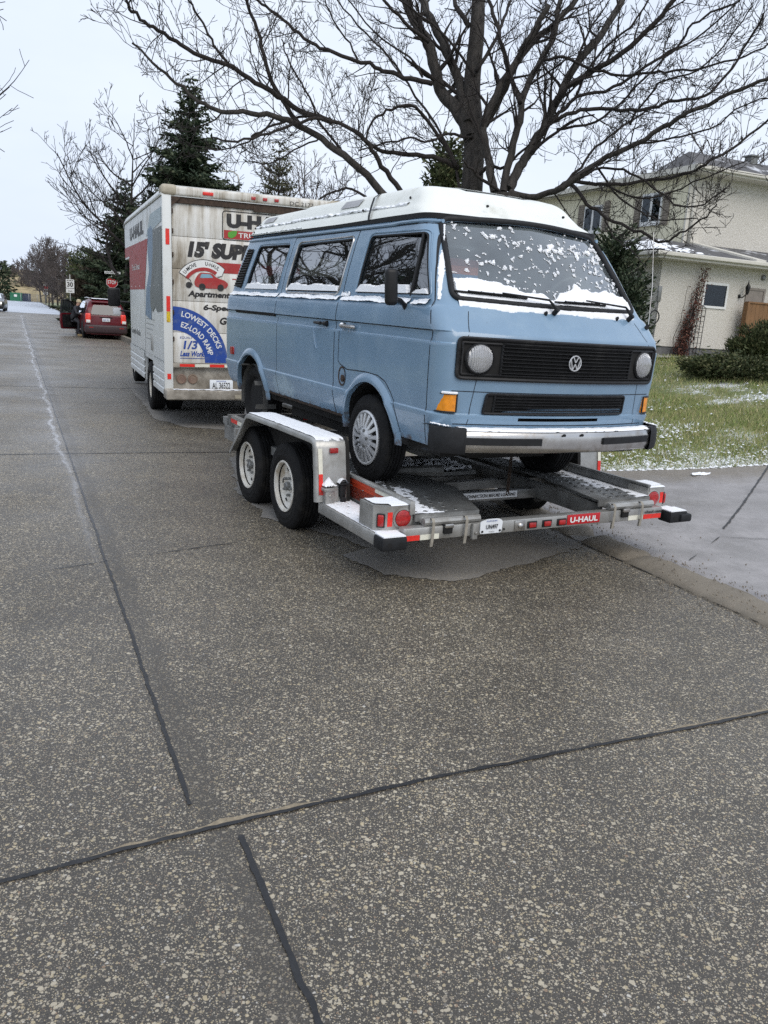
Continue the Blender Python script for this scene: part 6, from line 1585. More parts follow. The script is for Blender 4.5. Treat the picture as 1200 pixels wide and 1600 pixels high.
def conifer(name, x, y, h, rad, seed, label, group=None, dens=1.0, mat='needle', low=.06, tl=.22, droop=-.15, cat='tree', z=None, blunt=.9):
    rg = random.Random(seed); z0 = (HW(x, y) if z is None else z) - .1; root = empty(name, (x, y, z0), label=label, cat=cat, group=group)
    tm, tw = MB(), MB(); tm.tube([(0, 0, 0), (0, 0, h * .5), (0, 0, h * .97)], [h * .015, h * .009, .01], 7)
    nw = int(34 * sqrt(h / 10) * dens ** .5)
    for k in range(nw):
        t = low + (1 - low) * (k + rg.random() * .6) / nw; R = rad * (1 - t) ** blunt + .12; nb = max(4, int(9 * (1 - t * .5)))
        for j in range(nb):
            a = j * 2 * pi / nb + rg.random() * .9 + k; L = R * rg.uniform(.62, 1.18); p0 = Vector((0, 0, h * t)); sl = droop + .55 * t + rg.gauss(0, .06)
            d0 = Vector((cos(a), sin(a), sl)); n = max(4, int(L / (tl * .34) * dens))
            tm.tube([p0, p0 + d0 * L * .55, p0 + d0 * L + Vector((0, 0, .10 * L))], [.02 * h / 10, .012 * h / 10, .004], 3, caps=False)
            for i in range(n):
                f = (i + .6) / n; q = p0 + d0 * L * f + Vector((0, 0, .10 * L * f * f)); side = 1 if i % 2 else -1
                per = Vector((-sin(a), cos(a), 0)) * side; wd = L * .34 * (1 - f * .75)
                m_ = max(1, int(wd / (tl * .33)))
                for g in range(m_):
                    qq = q + per * wd * (g + rg.random()) / m_ + d0 * wd * .35 * g / m_ + Vector((0, 0, rg.gauss(-.04, .05) * tl * 3))
                    dd = per * rg.uniform(.4, 1.1) + d0 * rg.uniform(.5, 1.2) + Vector((0, 0, rg.gauss(-.12, .35)))
                    tuft(tw, qq, dd, tl * rg.uniform(.7, 1.3), tl * .22, rg)
                    if rg.random() < .7: tuft(tw, qq, Vector((rg.gauss(0, 1), rg.gauss(0, 1), -.8)), tl * .9, tl * .2, rg)
    tm.build('trunk', M['bark'], root); tw.build('crown', M[mat], root, smooth=False, fixn=False); return root
def G(px, py, t):
    p = at(px, py, t); return p.x, p.y
def top_h(px, py, t): p = at(px, py, t); return p.x, p.y, p.z - HW(p.x, p.y)
x, y, h = top_h(297, 116, 38); conifer('spruce_tree', x, y, h, 4.4, 1, 'tallest dark spruce standing behind the moving truck', dens=1.5, tl=.28, droop=-.30)
x, y, h = top_h(196, 275, 53); conifer('spruce_tree', x, y, h, 4.2, 2, 'broad dark spruce behind the stop sign, overlapped by bare branches', dens=1.1, tl=.28)
x, y, h = top_h(232, 300, 47); conifer('spruce_tree', x, y, h, 2.6, 12, 'smaller dark spruce between the broad spruce and the tallest spruce', dens=.9, tl=.3)
x, y, h = top_h(438, 208, 33); conifer('larch_tree', x, y, h, 2.9, 3, 'thin see-through grey green larch just above the truck roof', dens=.62, mat='larchneedle', tl=.17)
x, y, h = top_h(700, 248, 25); conifer('cedar_tree', x, y, h + .5, 1.0, 4, 'yellowish green cedar peeking beside the thick bare trunk', dens=2.0, mat='needle2', tl=.2, droop=.5, blunt=.35)
x, y, h = top_h(962, 362, 19.5); conifer('juniper_tree', x, y, h, 1.05, 5, 'tall dark green juniper between the van and the house corner', dens=1.3, mat='needle', tl=.14, droop=.5, low=.02, blunt=.5)
x, y, h = top_h(984, 428, 18.6); conifer('juniper_tree', x, y, h, .62, 6, 'shorter juniper in front of the house corner beside the van antenna', dens=1.2, mat='needle', tl=.12, droop=.6, low=.02, blunt=.45)
free_tree('bare_tree', *G(196, 430, 40), 10.8, 21, 'round headed bare tree left of the moving truck', lv=3, nl=15, spread=.62, spc=.5, low=.22, minr=.010, mat=M['twig'])
free_tree('bare_tree', *G(245, 430, 44), 9.8, 22, 'upright bare tree between the round bare tree and the tall spruce', lv=3, nl=8, spread=.40, low=.4, minr=.011, mat=M['twig'])
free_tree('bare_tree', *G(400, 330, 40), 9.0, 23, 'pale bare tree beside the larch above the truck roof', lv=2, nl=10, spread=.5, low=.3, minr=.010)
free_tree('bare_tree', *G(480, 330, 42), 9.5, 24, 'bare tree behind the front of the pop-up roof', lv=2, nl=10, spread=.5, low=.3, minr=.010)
for k, (px, py, t, rr_) in enumerate(((115, 396, 76, .75), (126, 394, 72, .8), (138, 393, 68, .85), (150, 397, 64, 1.0))):
    x, y, h = top_h(px, py, t); conifer('arborvitae', x, y, h, rr_, 30 + k, ['slim leftmost arborvitae column of the hedge row', 'second arborvitae column from the left', 'third arborvitae column from the left', 'widest rightmost arborvitae column before the spruce'][k], 'arborvitae columns behind the red car', dens=.8, mat='needle2', tl=.3, droop=.8, low=.01, blunt=.28)
# bare shrubby clump before the arborvitae
def shrub(name, x, y, h, rad, seed, label, mat='brownleaf', n=900, tl=.12, group=None, cat='shrub', up=.8, stems=18, flat=1.0):
    rg = random.Random(seed); root = empty(name, (x, y, HW(x, y) - .03), label=label, cat=cat, group=group); tm, tw = MB(), MB()
    for k in range(stems):
        a = rg.random() * 6.28; e = Vector((cos(a) * rad * rg.uniform(.2, .9), sin(a) * rad * rg.uniform(.2, .9), h * rg.uniform(.5, .95)))
        tm.tube([(0, 0, 0), e * .5 + Vector((0, 0, .1 * h)), e], [.03 * h, .018 * h, .006 * h], 4, caps=False)
    clumps = [(rg.random() * 6.28, sqrt(rg.random()) * rad, rg.uniform(.15, 1)) for _ in range(max(8, n // 90))]
    for k in range(n):
        a, r_, zz = clumps[k % len(clumps)]; cz = h * (.12 + .80 * zz * (1 - .55 * (r_ / rad) ** 2 * flat)); c = Vector((cos(a) * r_, sin(a) * r_, cz))
        u = Vector((rg.gauss(0, 1), rg.gauss(0, 1), rg.gauss(0, .7))); q = c + u * rad * .13
        q.z = max(.02, q.z); d = Vector((q.x, q.y, up * h)).normalized() + Vector((rg.gauss(0, .4), rg.gauss(0, .4), rg.gauss(0, .4)))
        tuft(tw, q, d, tl * rg.uniform(.6, 1.4), tl * .2, rg)
    tm.build('stem', M['twig'], root); tw.build('foliage', M[mat], root, smooth=False, fixn=False); return root
shrub('bare_shrub', *G(168, 470, 56), 4.6, 2.6, 40, 'brown leafless shrub mass behind the red car', n=5200, tl=.30)
x, y, h = top_h(1172, 556, 16.0); shrub('spreading_juniper', x, y, h * .9, .95, 41, 'low spreading juniper at the right edge of the lawn', 'needle2', 9000, .085, up=.35, flat=.5)
x, y, h = top_h(1118, 560, 16.2); shrub('spreading_juniper', x, y, h, .55, 42, 'low juniper mat at the left end of the shrub bed', 'needle2', 4500, .08, up=.3, flat=.4)
x, y, h = top_h(1197, 500, 18.0); shrub('round_evergreen', x, y, h, .60, 43, 'tall rounded evergreen bush in front of the wooden fence', 'needle2', 11000, .09, up=.7, flat=.9)
# trees across the street: twigs reach into the left edge of the photo and the windows mirror them
free_tree('bare_tree', -11.4, 15.0, 11.5, 50, 'bare tree whose twig tips hang in at the upper left edge', lv=3, nl=13, spread=.58, low=.22, minr=.006, mat=M['twig'])
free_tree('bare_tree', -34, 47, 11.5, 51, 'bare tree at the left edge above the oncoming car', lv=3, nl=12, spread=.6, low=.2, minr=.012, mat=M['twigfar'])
conifer('spruce_tree', -15.2, 15.6, 7.0, 3.0, 52, 'spruce across the street mirrored in the cab door window', dens=.9, tl=.28)
free_tree('bare_tree', -15.5, 18.0, 9.5, 53, 'low branched bare tree across the street mirrored in the sliding door window', lv=3, nl=18, spread=.55, low=.08, minr=.008, mat=M['twig'])
free_tree('bare_tree', -20.5, 21.0, 9.5, 55, 'wide bare tree across the street mirrored in the rearmost side window', lv=2, nl=18, spread=.5, low=.08, minr=.010, mat=M['twig'])
free_tree('bare_tree', *wp_(30, 32), 11, 54, 'reddish bare tree rising behind the house roof', lv=3, nl=12, spread=.55, low=.35, minr=.012)
# far trees, hill, bins
hl = MB()
def hillf(u, v):
    px = -60 + 230 * u; x, y = G(px, 450, 150 + 60 * v); z = 1.0 + 6.8 * sin(pi * min(1, v * .62)) * (.55 + .45 * math.exp(-((u - .33) / .3) ** 2)) * min(1, (1 - u) * 3.0) + .5 * fbm(x * .1, y * .1); return (x, y, HW(x, y) + z - 1.2)
hl.grid(hillf, 60, 16); hm = pmat('dry_hill_grass', (.34, .27, .15), .95, var=.35, vscale=.5, dirt=(.16, .14, .08), dirt_amt=.5, dirt_scale=.3)
tag(hl.build('hill', hm, None, fixn=False), kind='structure')
far = [(2, 405, 150, 3.8), (18, 412, 175, 4.2), (28, 424, 185, 2.4), (44, 420, 178, 2.3), (50, 421, 182, 2.2), (56, 424, 178, 2.2)]
for k, (px, py, t, rr_) in enumerate(far):
    x, y, h = top_h(px, py, t); conifer('distant_spruce', x, y, max(5, h), rr_, 60 + k, ['distant spruce cut by the left edge of the photo', 'tallest distant spruce above the green container', 'short distant spruce right of the tallest one', 'first of three close distant spruces', 'middle of three close distant spruces', 'rightmost distant spruce on the grassy hill'][k], 'distant spruces on the hill', dens=.32, tl=.8)
for k, (px, t, h) in enumerate(((34, 165, 9), (64, 150, 11), (72, 140, 11.5), (82, 120, 10.5), (90, 110, 9.0), (97, 100, 7.5), (76, 105, 7.0), (102, 120, 9))):
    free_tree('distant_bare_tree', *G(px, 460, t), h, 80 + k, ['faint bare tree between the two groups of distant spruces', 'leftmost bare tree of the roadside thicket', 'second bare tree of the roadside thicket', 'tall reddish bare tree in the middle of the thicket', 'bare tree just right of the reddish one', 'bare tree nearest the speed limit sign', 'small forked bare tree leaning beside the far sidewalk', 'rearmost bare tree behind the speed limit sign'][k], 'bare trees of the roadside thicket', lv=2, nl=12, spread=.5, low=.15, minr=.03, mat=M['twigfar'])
def container(px, t, w, h, mat, label):
    x, y = G(px, 460, t); root = empty('waste_container', (x, y, HW(x, y)), (0, 0, radians(24)), label, 'container')
    mb = MB(); mb.prism([(-w / 2, 0), (w / 2, 0), (w / 2, h), (-w / 2, h)], lambda u, v, q: (u, q, v), 0, 2.2)
    for k in range(int(w / .5) + 1): mb.box(-w / 2 + k * .5 - .04, -w / 2 + k * .5 + .04, -.07, 0, 0, h)
    mb.box(-w / 2 - .06, w / 2 + .06, -.08, .0, h - .12, h); mb.build('bin_body', mat, root, smooth=False)
    mb = MB(); mb.box(-w / 2 - .05, w / 2 + .05, 0, 2.25, h, h + .12); mb.build('lid', mat, root, smooth=False); return root
c1 = container(25, 148, 1.95, 1.35, pmat('green_bin_paint', (.02, .16, .085), .6), 'green waste container at the far end of the street')
mb = MB(); mb.box(-.35, .15, -.09, -.072, .75, 1.15); mb.build('notice', M['signwhite'], c1, smooth=False)
container(40.5, 150, 1.5, 1.30, pmat('navy_bin_paint', (.015, .03, .08), .6), 'navy blue waste container right of the green one')
fx_, fy_ = G(58, 462, 140); FN = empty('chain_link_fence', (fx_, fy_, HW(fx_, fy_)), (0, 0, radians(24)), 'grey chain link fence at the far end of the street', 'fence')
mb = MB()
for k in range(60): mb.tube([(-2.6 + k * .09, 0, .05), (-2.6 + k * .09 + .0, 0, 1.4)], .007, 3)
for k in range(12): mb.tube([(-2.6, 0, .05 + k * .12), (2.7, 0, .05 + k * .12)], .006, 3)
mb.build('mesh_panel', M['galvdark'], FN)
for k in range(5):
    mb = MB(); mb.tube([(-2.6 + k * 1.3, 0, 0), (-2.6 + k * 1.3, 0, 1.5)], .04, 6); mb.build('post', M['galv'], FN)

# ------------------------------------------------------------------ signs
def post_sign(name, x, y, label, faces, ph, rot=0, cat='sign', pr=.03):
    root = empty(name, (x, y, HW(x, y)), (0, 0, rot), label, cat); mb = MB(); mb.tube([(0, .03, 0), (0, .03, ph)], pr, 8); mb.build('post', M['galv'], root); return root
FWD = lambda u, v, w: Vector((u, -w, v))
yaw_cam = 0.30
x, y = G(175, 441, 50); st = post_sign('stop_sign', x, y, 'red octagonal stop sign below a street name blade', None, 3.75, .30)
zc = at(175, 441, 50).z - HW(x, y)
def octo(r, z): return [(r * cos(radians(22.5 + 45 * k)), z + r * sin(radians(22.5 + 45 * k))) for k in range(8)]
mb = MB(); mb.prism(octo(.36, zc), FWD, .0, .004, 1); mb.prism(octo(.335, zc), FWD, .004, .007, 0); so = mb.build('sign_plate', [M['signred'], M['signwhite']], st, smooth=False)
text('STOP', FWD, .52, .22, -.26, zc - .11, M['signwhite'], so, bold=.03, depth=.010)
zb = zc + .64
zb = zc + .56; mb = MB(); mb.box(-.42, .50, -.012, .0, zb - .07, zb + .07); mb.tube([(0, .02, zc + .3), (0, .0, zb - .08)], .03, 8); so = mb.build('street_name_blade', M['signwhite'], st, smooth=False); 
text('EASTMOUNT', FWD, .80, .08, -.36, zb - .04, M['ink'], so, bold=.02, depth=.014)
x, y = G(109.5, 447, 50); sp_ = post_sign('speed_limit_sign', x, y, 'white speed limit sign showing 30 above a small white tab', None, 2.95, .35)
zc = at(109.5, 447, 50).z - HW(x, y)
mb = MB(); mb.prism(rpoly([(-.235, zc - .12), (.235, zc - .12), (.235, zc + .40), (-.235, zc + .40)], .03, 3), FWD, 0, .006); mb.prism(rpoly([(-.235, zc - .40), (.235, zc - .40), (.235, zc - .15), (-.235, zc - .15)], .02, 3), FWD, 0, .006); so = mb.build('sign_plate', M['signwhite'], sp_, smooth=False)
text('MAXIMUM', FWD, .36, .07, -.18, zc + .29, M['ink'], so, bold=.02, depth=.009); text('30', FWD, .34, .29, -.17, zc - .05, M['ink'], so, bold=.03, depth=.009); text('km/h', FWD, .24, .08, -.12, zc - .33, M['ink'], so, depth=.009, bold=.02)
x, y = G(71, 449, 120); s2 = post_sign('road_sign', x, y, 'small red and white sign far down the right side of the street', None, 3.6, .35, pr=.04)
zc = at(71, 449, 120).z - HW(x, y); mb = MB(); mb.box(-.38, .38, -.01, 0, zc - .18, zc + .18); mb.build('red_panel', M['signred'], s2, smooth=False)
mb = MB(); mb.box(-.40, .40, -.01, 0, zc + .22, zc + .40); mb.box(-.3, .3, -.01, 0, zc - .55, zc - .25); mb.box(-.3, .3, -.01, 0, zc - 1.0, zc - .65); mb.build('white_panel', M['signwhite'], s2, smooth=False)
x, y, h = top_h(374, 268, 62); sl_ = empty('street_lamp', (x, y, HW(x, y)), label='pale street lamp with a curved arm above the moving truck', cat='street lamp')
mb = MB(); mb.tube([(0, 0, 0), (0, 0, h - .8), (-.1, 0, h - .3), (-.45, 0, h - .03), (-.9, 0, h)], [.10, .07, .06, .05, .05], 8); mb.build('pole', M['galv'], sl_); mb = MB(); mb.rbox(-1.35, -.8, -.12, .12, h - .08, h + .06, .05); mb.build('lamp_head', M['signwhite'], sl_)
# board fence behind the red car
x0, y0 = G(128, 500, 58); wf = empty('board_fence', (x0, y0, HW(x0, y0)), (0, 0, .10), 'pale vertical board fence behind the red car', 'fence')
for k in range(30):
    mb = MB(); mb.box(k * .17, k * .17 + .14, 0, .03, 0, 1.55 + .06 * (k % 2)); mb.build('board', pmat('weathered_board', (.22, .21, .18), .9) if k == 0 else bpy.data.materials['weathered_board'], wf, smooth=False)

# ------------------------------------------------------------------ cars
def car(name, loc, rz, paint, label, L=4.25, W=1.78, Hh=1.66, lit=False, door_open=False, suv=True):
    """x forward, origin under the rear axle line at ground; body lofted from side sections"""
    root = empty(name, loc, (0, 0, rz), label, 'car')
    hw = W / 2; g = .19
    top = [(-.78, .95), (-.74, 1.06), (-.55, 1.48), (-.40, 1.60), (.5, Hh), (1.2, Hh - .01), (1.75, Hh - .10), (2.55, 1.12), (3.2, 1.02), (3.42, .85), (3.48, .6)] if suv else [(-.9, .85), (-.85, .98), (-.3, 1.08), (.3, 1.42), (.9, 1.50), (1.6, 1.44), (2.4, 1.02), (3.4, .88), (3.6, .7), (3.62, .5)]
    ns = 26; xs = [-.80 + (3.50 + .80) * k / ns for k in range(ns + 1)] if suv else [-.92 + 4.55 * k / ns for k in range(ns + 1)]
    mb = MB(); rings = []
    tp_ = [(a, b) for a, b in top]
    for k, x in enumerate(xs):
        zt = interp(tp_, x); endf = min(1, .80 + 1.6 * min(x - xs[0], xs[-1] - x)); w = hw * (endf if endf < 1 else 1); belt = min(zt - .02, .98)
        ring_ = [(w * .86, g), (w * .98, g + .12), (w, .55), (w * .985, .80), (w * .95, belt), (w * (.95 - .22 * max(0, (zt - belt)) / .62), belt + (zt - belt) * .88), (w * (.90 - .30 * max(0, (zt - belt)) / .62), zt), (0, zt + .015)]
        rings.append([(x, -a, b) for a, b in ring_] + [(x, a, b) for a, b in ring_[-2::-1]])
    n = len(rings[0]); mb.v = [p for r in rings for p in r]
    for i in range(ns):
        for j in range(n - 1): mb.f.append((i * n + j, i * n + j + 1, (i + 1) * n + j + 1, (i + 1) * n + j)); mb.m.append(0)
        mb.f.append((i * n, (i + 1) * n, (i + 1) * n + n - 1, i * n + n - 1)); mb.m.append(0)
    mb.f.append(tuple(range(n))); mb.m.append(0); mb.f.append(tuple(range(ns * n, ns * n + n))[::-1]); mb.m.append(0)
    mb.build('body', paint, root, angle=40)
    def quad(nm, q, mat, parent=root):
        m2 = MB(); m2.add(q, [tuple(range(len(q)))]); return m2.build(nm, mat, parent, smooth=False)
    if suv:
        # rear window, lamps, plate, bumper
        xr = lambda z: -.78 + (z - .95) * .36 - .02
        P = rpoly([(-.62, 1.02), (.62, 1.02), (.50, 1.42), (-.50, 1.42)], .07, 4)
        m2 = MB(); m2.add([(xr(z) - .015, y, z) for y, z in P], [tuple(range(len(P)))]); m2.build('rear_window', M['carglass'], root, smooth=False)
        m2 = MB(); m2.rbox(-.62, -.30, -.55, .55, 1.50, 1.56, .02); m2.build('roof_spoiler', paint, root)
        m2 = MB(); m2.rbox(-.90, -.60, -hw * .97, hw * .97, .24, .60, .07, 3); m2.build('rear_bumper', pmat('dark_plum_plastic', (.035, .018, .022), .5), root)
        for sg in (-1, 1):
            m2 = MB(); T = Matrix.Translation((-.78, sg * .72, .86)) @ Matrix.Rotation(sg * -.25, 4, 'Z'); m2.rbox(-.05, .22, -.10, .12, -.20, .20, .05, 3, 0, T); m2.rbox(-.062, -.04, -.09, .08, -.19, -.07, .02, 2, 1, T)
            m2.build('tail_light', [pmat('vivid_tail_lens', (.85, .06, .04), .2, coat=.5) if 'vivid_tail_lens' not in bpy.data.materials else bpy.data.materials['vivid_tail_lens'], M['signwhite']], root)  # strong red lens colour, no emission
            m2 = MB(); m2.box(-.905, -.895, sg * .62 - .09, sg * .62 + .09, .47, .50); m2.build('bumper_reflector', M['redlens'], root, smooth=False)
        m2 = MB(); m2.rbox(-.83, -.80, -.16, .16, .74, .88, .01); pp = m2.build('licence_plate', M['plate'], root); text('KXV 912', lambda u, v, w: Vector((-.832 - w, -u, v)), .24, .07, -.12, .775, M['inkblue'], pp, bold=.02)
        m2 = MB(); m2.box(-.82, -.79, -.26, .26, .90, .93); m2.build('tailgate_trim', M['blackplastic'], root, smooth=False)
        for sg in (-1, 1):
            P = [(-.30, 1.05), (-.22, 1.40), (.5, 1.55), (1.25, 1.55), (1.65, 1.48), (2.25, 1.10), (1.5, 1.05)]
            m2 = MB(); m2.add([(x, sg * (hw * .955 - (z - 1.0) * .30 + .012), z) for x, z in P], [tuple(range(len(P)))]); m2.build('side_window', M['carglass'], root, smooth=False)
            m2 = MB(); m2.tube([(-.35, sg * .62, Hh + .02), (.3, sg * .64, Hh + .05), (1.3, sg * .62, Hh + .03)], .018, 6); m2.build('roof_rail', M['alu'], root)
        snw = MB(); snow_sheet(snw, lambda u, v: ((-.35 + 1.5 * u, -.52 + 1.04 * v, Hh + .014 - .08 * max(0, .3 - u)), (0, 0, 1)), 20, 16, lambda u, v: .02 + .01 * fbm(u * 5, v * 5)); snw.build('roof_snow', M['snow'], root)
    else:
        P = [(2.30, 1.06), (1.62, 1.42)]
        quad('windscreen', [(2.36, -.66, 1.07), (2.36, .66, 1.07), (1.66, .52, 1.45), (1.66, -.52, 1.45)], M['carglass'])
        m2 = MB(); m2.rbox(3.4, 3.66, -hw * .9, hw * .9, .25, .50, .06); m2.rbox(3.5, 3.64, -.5, .5, .55, .72, .03); m2.build('front_bumper', M['blackplastic'], root)
        for sg in (-1, 1):
            m2 = MB(); m2.rbox(3.44, 3.60, sg * .62 - .16, sg * .62 + .16, .62, .76, .03)
            mt, n_, l_, p_ = newmat('lit_headlamp'); p_.inputs['Base Color'].default_value = (.9, .9, .85, 1); p_.inputs['Emission Color'].default_value = (1, .97, .9, 1); p_.inputs['Emission Strength'].default_value = 2.0
            m2.build('headlight', mt, root); m2 = MB(); m2.rbox(1.95, 2.1, sg * (hw + .02) - .06, sg * (hw + .02) + .1, 1.0, 1.14, .04); m2.build('door_mirror', M['blackplastic'], root)
    ty2 = tyre_mesh(.335, .20, .21, grooves=2)
    rm2 = MB(); rm2.lathe([(.21, .014), (.20, .03), (.10, .02), (.04, .01), (.001, .01)], YF, 24, 0, cap0=False)
    for k in range(5):
        t = 2 * pi * k / 5; rm2.add([(a * cos(t + b), .018, a * sin(t + b)) for a, b in ((.08, -.25), (.19, -.22), (.19, .22), (.08, .25))], [(0, 1, 2, 3)], 1)
    rmm = rm2.mesh('alloy_rim', [M['alu'], M['hole']])
    for x in (0, 2.56):
        for sg in (1, -1): w = add('wheel', ty2, root, (x, sg * (hw - .01), .335), (0, 0, pi if sg > 0 else 0)); add('rim', rmm, w)
    m2 = MB(); m2.box(-.6, 3.2, -hw * .8, hw * .8, .18, .26)
    for x in (0, 2.56):
        for sg in (1, -1): m2.lathe([(.39, sg * (hw - .25)), (.39, sg * (hw + .004)), (.36, sg * (hw + .005))], lambda a, b, h, x=x: (x + a, h, .345 + b if .345 + b > .2 else .2), 24)
    m2.build('underbody', M['hole'], root, smooth=False)
    return root
maroon = pmat('maroon_car_paint', (.095, .004, .009), .38, var=.1, coat=.25, spec=.3)
th = atan2(UY, UX)
x, y = wp_(3.52, 38.6); RC_ = car('parked_suv', (x, y, HW(x, y)), th + .035, maroon, 'dark red SUV seen from behind with its driver door wide open')
# open driver door, hinged at the front of the left side
dm = MB(); P = rpoly([(0, .30), (1.02, .30), (1.08, .62), (1.06, .98), (.0, 1.0)], .06, 3)
D = empty('tmp', (0, 0, 0)); bpy.data.objects.remove(D)
da = radians(130); hx, hy = 1.85, .88
def DMp(u, v, w): return Vector((hx - u * cos(pi - da) * 0 + u * cos(da) * 1.0 * -1 * -1, 0, 0))
def dmap(u, v, w):
    # u along the door from its hinge, opened outwards
    dx, dy = cos(da), sin(da); return Vector((hx + u * dx - w * dy, hy + u * dy + w * dx, v))
dm.prism(P, dmap, 0, .09)
do = dm.build('driver_door', maroon, RC_, smooth=False)
m2 = MB(); fr_ = [(.02, .98), (.35, 1.42), (.62, 1.56), (.98, 1.53), (1.06, .98)]
m2.tube([dmap(u, v, .045) for u, v in fr_], .035, 6); m2.prism(inset(P, .06), dmap, .09, .11); m2.build('door_frame', M['blackplastic'], do)
m2 = MB(); m2.add([dmap(u, v, .045) for u, v in fr_], [tuple(range(5))]); m2.build('door_glass', M['carglass'], do, smooth=False)
m2 = MB(); T = Matrix.Translation(dmap(.18, 1.02, -.13)); m2.rbox(-.08, .08, -.12, .08, -.08, .09, .04, 3, 0, T); m2.build('door_mirror', M['blackplastic'], do)
black = pmat('black_car_paint', (.016, .016, .019), .2, coat=.6)
x, y = wp_(-1.55, 82); car('oncoming_car', (x, y, HW(x, y)), th + pi - .05, black, 'black oncoming car with its headlamp lit at the left edge', W=1.85, suv=False)

# person stepping out of the SUV
def person(loc, rz):
    root = empty('person', loc, (0, 0, rz), 'person in a beige cap and dark clothes stepping out behind the open car door', 'person')
    J_ = {'pel': (0, 0, .78), 'wa': (.05, 0, .95), 'ch': (.16, 0, 1.16), 'nk': (.22, 0, 1.32), 'hd': (.26, 0, 1.42), 'ht': (.28, 0, 1.55),
          'hl': (0, .10, .76), 'kl': (.30, .14, .58), 'al': (.20, .20, .14), 'fl': (.36, .22, .06), 'hr': (0, -.10, .76), 'kr': (.34, -.12, .62), 'ar': (.30, -.13, .16), 'fr': (.46, -.14, .08),
          'sl': (.18, .19, 1.24), 'el': (.30, .30, 1.02), 'wl': (.48, .26, .98), 'ml': (.56, .25, .98), 'sr': (.18, -.19, 1.24), 'er': (.32, -.26, 1.0), 'wr': (.5, -.2, .98), 'mr': (.58, -.19, .98)}
    R_ = {'pel': .15, 'wa': .14, 'ch': .16, 'nk': .06, 'hd': .085, 'ht': .08, 'hl': .10, 'kl': .065, 'al': .045, 'fl': .045, 'hr': .10, 'kr': .065, 'ar': .045, 'fr': .045, 'sl': .065, 'el': .048, 'wl': .032, 'ml': .035, 'sr': .065, 'er': .048, 'wr': .032, 'mr': .035}
    E = [('pel', 'wa'), ('wa', 'ch'), ('ch', 'nk'), ('nk', 'hd'), ('hd', 'ht'), ('pel', 'hl'), ('hl', 'kl'), ('kl', 'al'), ('al', 'fl'), ('pel', 'hr'), ('hr', 'kr'), ('kr', 'ar'), ('ar', 'fr'), ('ch', 'sl'), ('sl', 'el'), ('el', 'wl'), ('wl', 'ml'), ('ch', 'sr'), ('sr', 'er'), ('er', 'wr'), ('wr', 'mr')]
    K = list(J_); me = bpy.data.meshes.new('body'); me.from_pydata([J_[k] for k in K], [(K.index(a), K.index(b)) for a, b in E], [])
    o = bpy.data.objects.new('body', me); COL.objects.link(o)
    sk_ = o.modifiers.new('s', 'SKIN'); o.modifiers.new('u', 'SUBSURF').levels = 2
    for i, k in enumerate(K): me.skin_vertices[0].data[i].radius = (R_[k], R_[k]); me.skin_vertices[0].data[i].use_root = (k == 'pel')
    bpy.context.view_layer.update(); m_ = bpy.data.meshes.new_from_object(o.evaluated_get(bpy.context.evaluated_depsgraph_get())); bpy.data.objects.remove(o)
    skin_ = pmat('skin', (.45, .27, .20), .6); cloth = pmat('dark_clothes', (.03, .032, .04), .85)
    m_.materials.clear(); m_.materials.append(cloth); m_.materials.append(skin_)
    for p in m_.polygons:
        c = p.center; p.material_index = 1 if (c.z > 1.34 or c.x > .49 and c.z > .9) else 0; p.use_smooth = True
    add('body', m_, root)
    mb = MB(); mb.lathe([(.10, 0), (.105, .05), (.09, .10), (.05, .13), (.001, .14)], lambda a, b, h: (.28 + a, b, 1.47 + h), 18); mb.rbox(.36, .46, -.06, .06, 1.475, 1.49, .006); mb.build('cap', pmat('beige_cap', (.5, .42, .28), .9), root)
    for y in (.22, -.14):
        mb = MB(); mb.rbox(.18 if y > 0 else .28, .44 if y > 0 else .54, y - .05, y + .05, .0, .11, .04, 3); mb.build('shoe', pmat('tan_boot', (.30, .22, .11), .85) if y > 0 else bpy.data.materials['tan_boot'], root)
    return root
M4 = Matrix.Translation(RC_.location) @ Euler(RC_.rotation_euler).to_matrix().to_4x4()
q = M4 @ Vector((1.25, 1.12, 0)); person((q.x, q.y, q.z), th - 2.2)

# ------------------------------------------------------------------ house
HX, HY, HZ = 6.67, 21.86, 1.12
HS = empty('house', (HX, HY, HZ), (0, 0, atan2(.413, .9107)), 'two storey beige stucco house with pale yellow siding and grey shingle roofs', 'house')
def stucco(name, a, b):
    mt, n, l, p = newmat(name); v = coords(n, l); f = noise_n(n, l, v, 26, 6, .75); g = noise_n(n, l, v, .8, 4)
    c = ramp(n, l, f, [(.36, a), (.62, b)]); c = mixc(n, l, mth(n, l, 'MULTIPLY', g, .25), c, tuple(x * .7 for x in a)); l.new(c, p.inputs['Base Color']); p.inputs['Roughness'].default_value = .95; bump(n, l, p, f, .8, .03); return mt
def shingle():
    mt, n, l, p = newmat('grey_shingles'); v = coords(n, l, (1, 1, 1)); b = n.new('ShaderNodeTexBrick'); b.inputs['Scale'].default_value = 3.2; b.inputs['Color1'].default_value = (.10, .10, .105, 1); b.inputs['Color2'].default_value = (.19, .185, .185, 1); b.inputs['Mortar'].default_value = (.04, .04, .04, 1)
    b.inputs['Mortar Size'].default_value = .02; b.inputs['Row Height'].default_value = .42; l.new(v, b.inputs['Vector']); f = noise_n(n, l, v, 30, 5, .7); c = mixc(n, l, f, b.outputs['Color'], (.08, .08, .085))
    k = ramp(n, l, noise_n(n, l, v, 1.6, 6, .65), [(.56, 0), (.62, .8)]); c = mixc(n, l, k, c, (.62, .64, .68)); l.new(c, p.inputs['Base Color']); p.inputs['Roughness'].default_value = .9; bump(n, l, p, f, .5, .02); return mt
M['stucco'] = stucco('beige_stucco', (.55, .52, .465), (.76, .735, .675)); M['shingle'] = shingle()
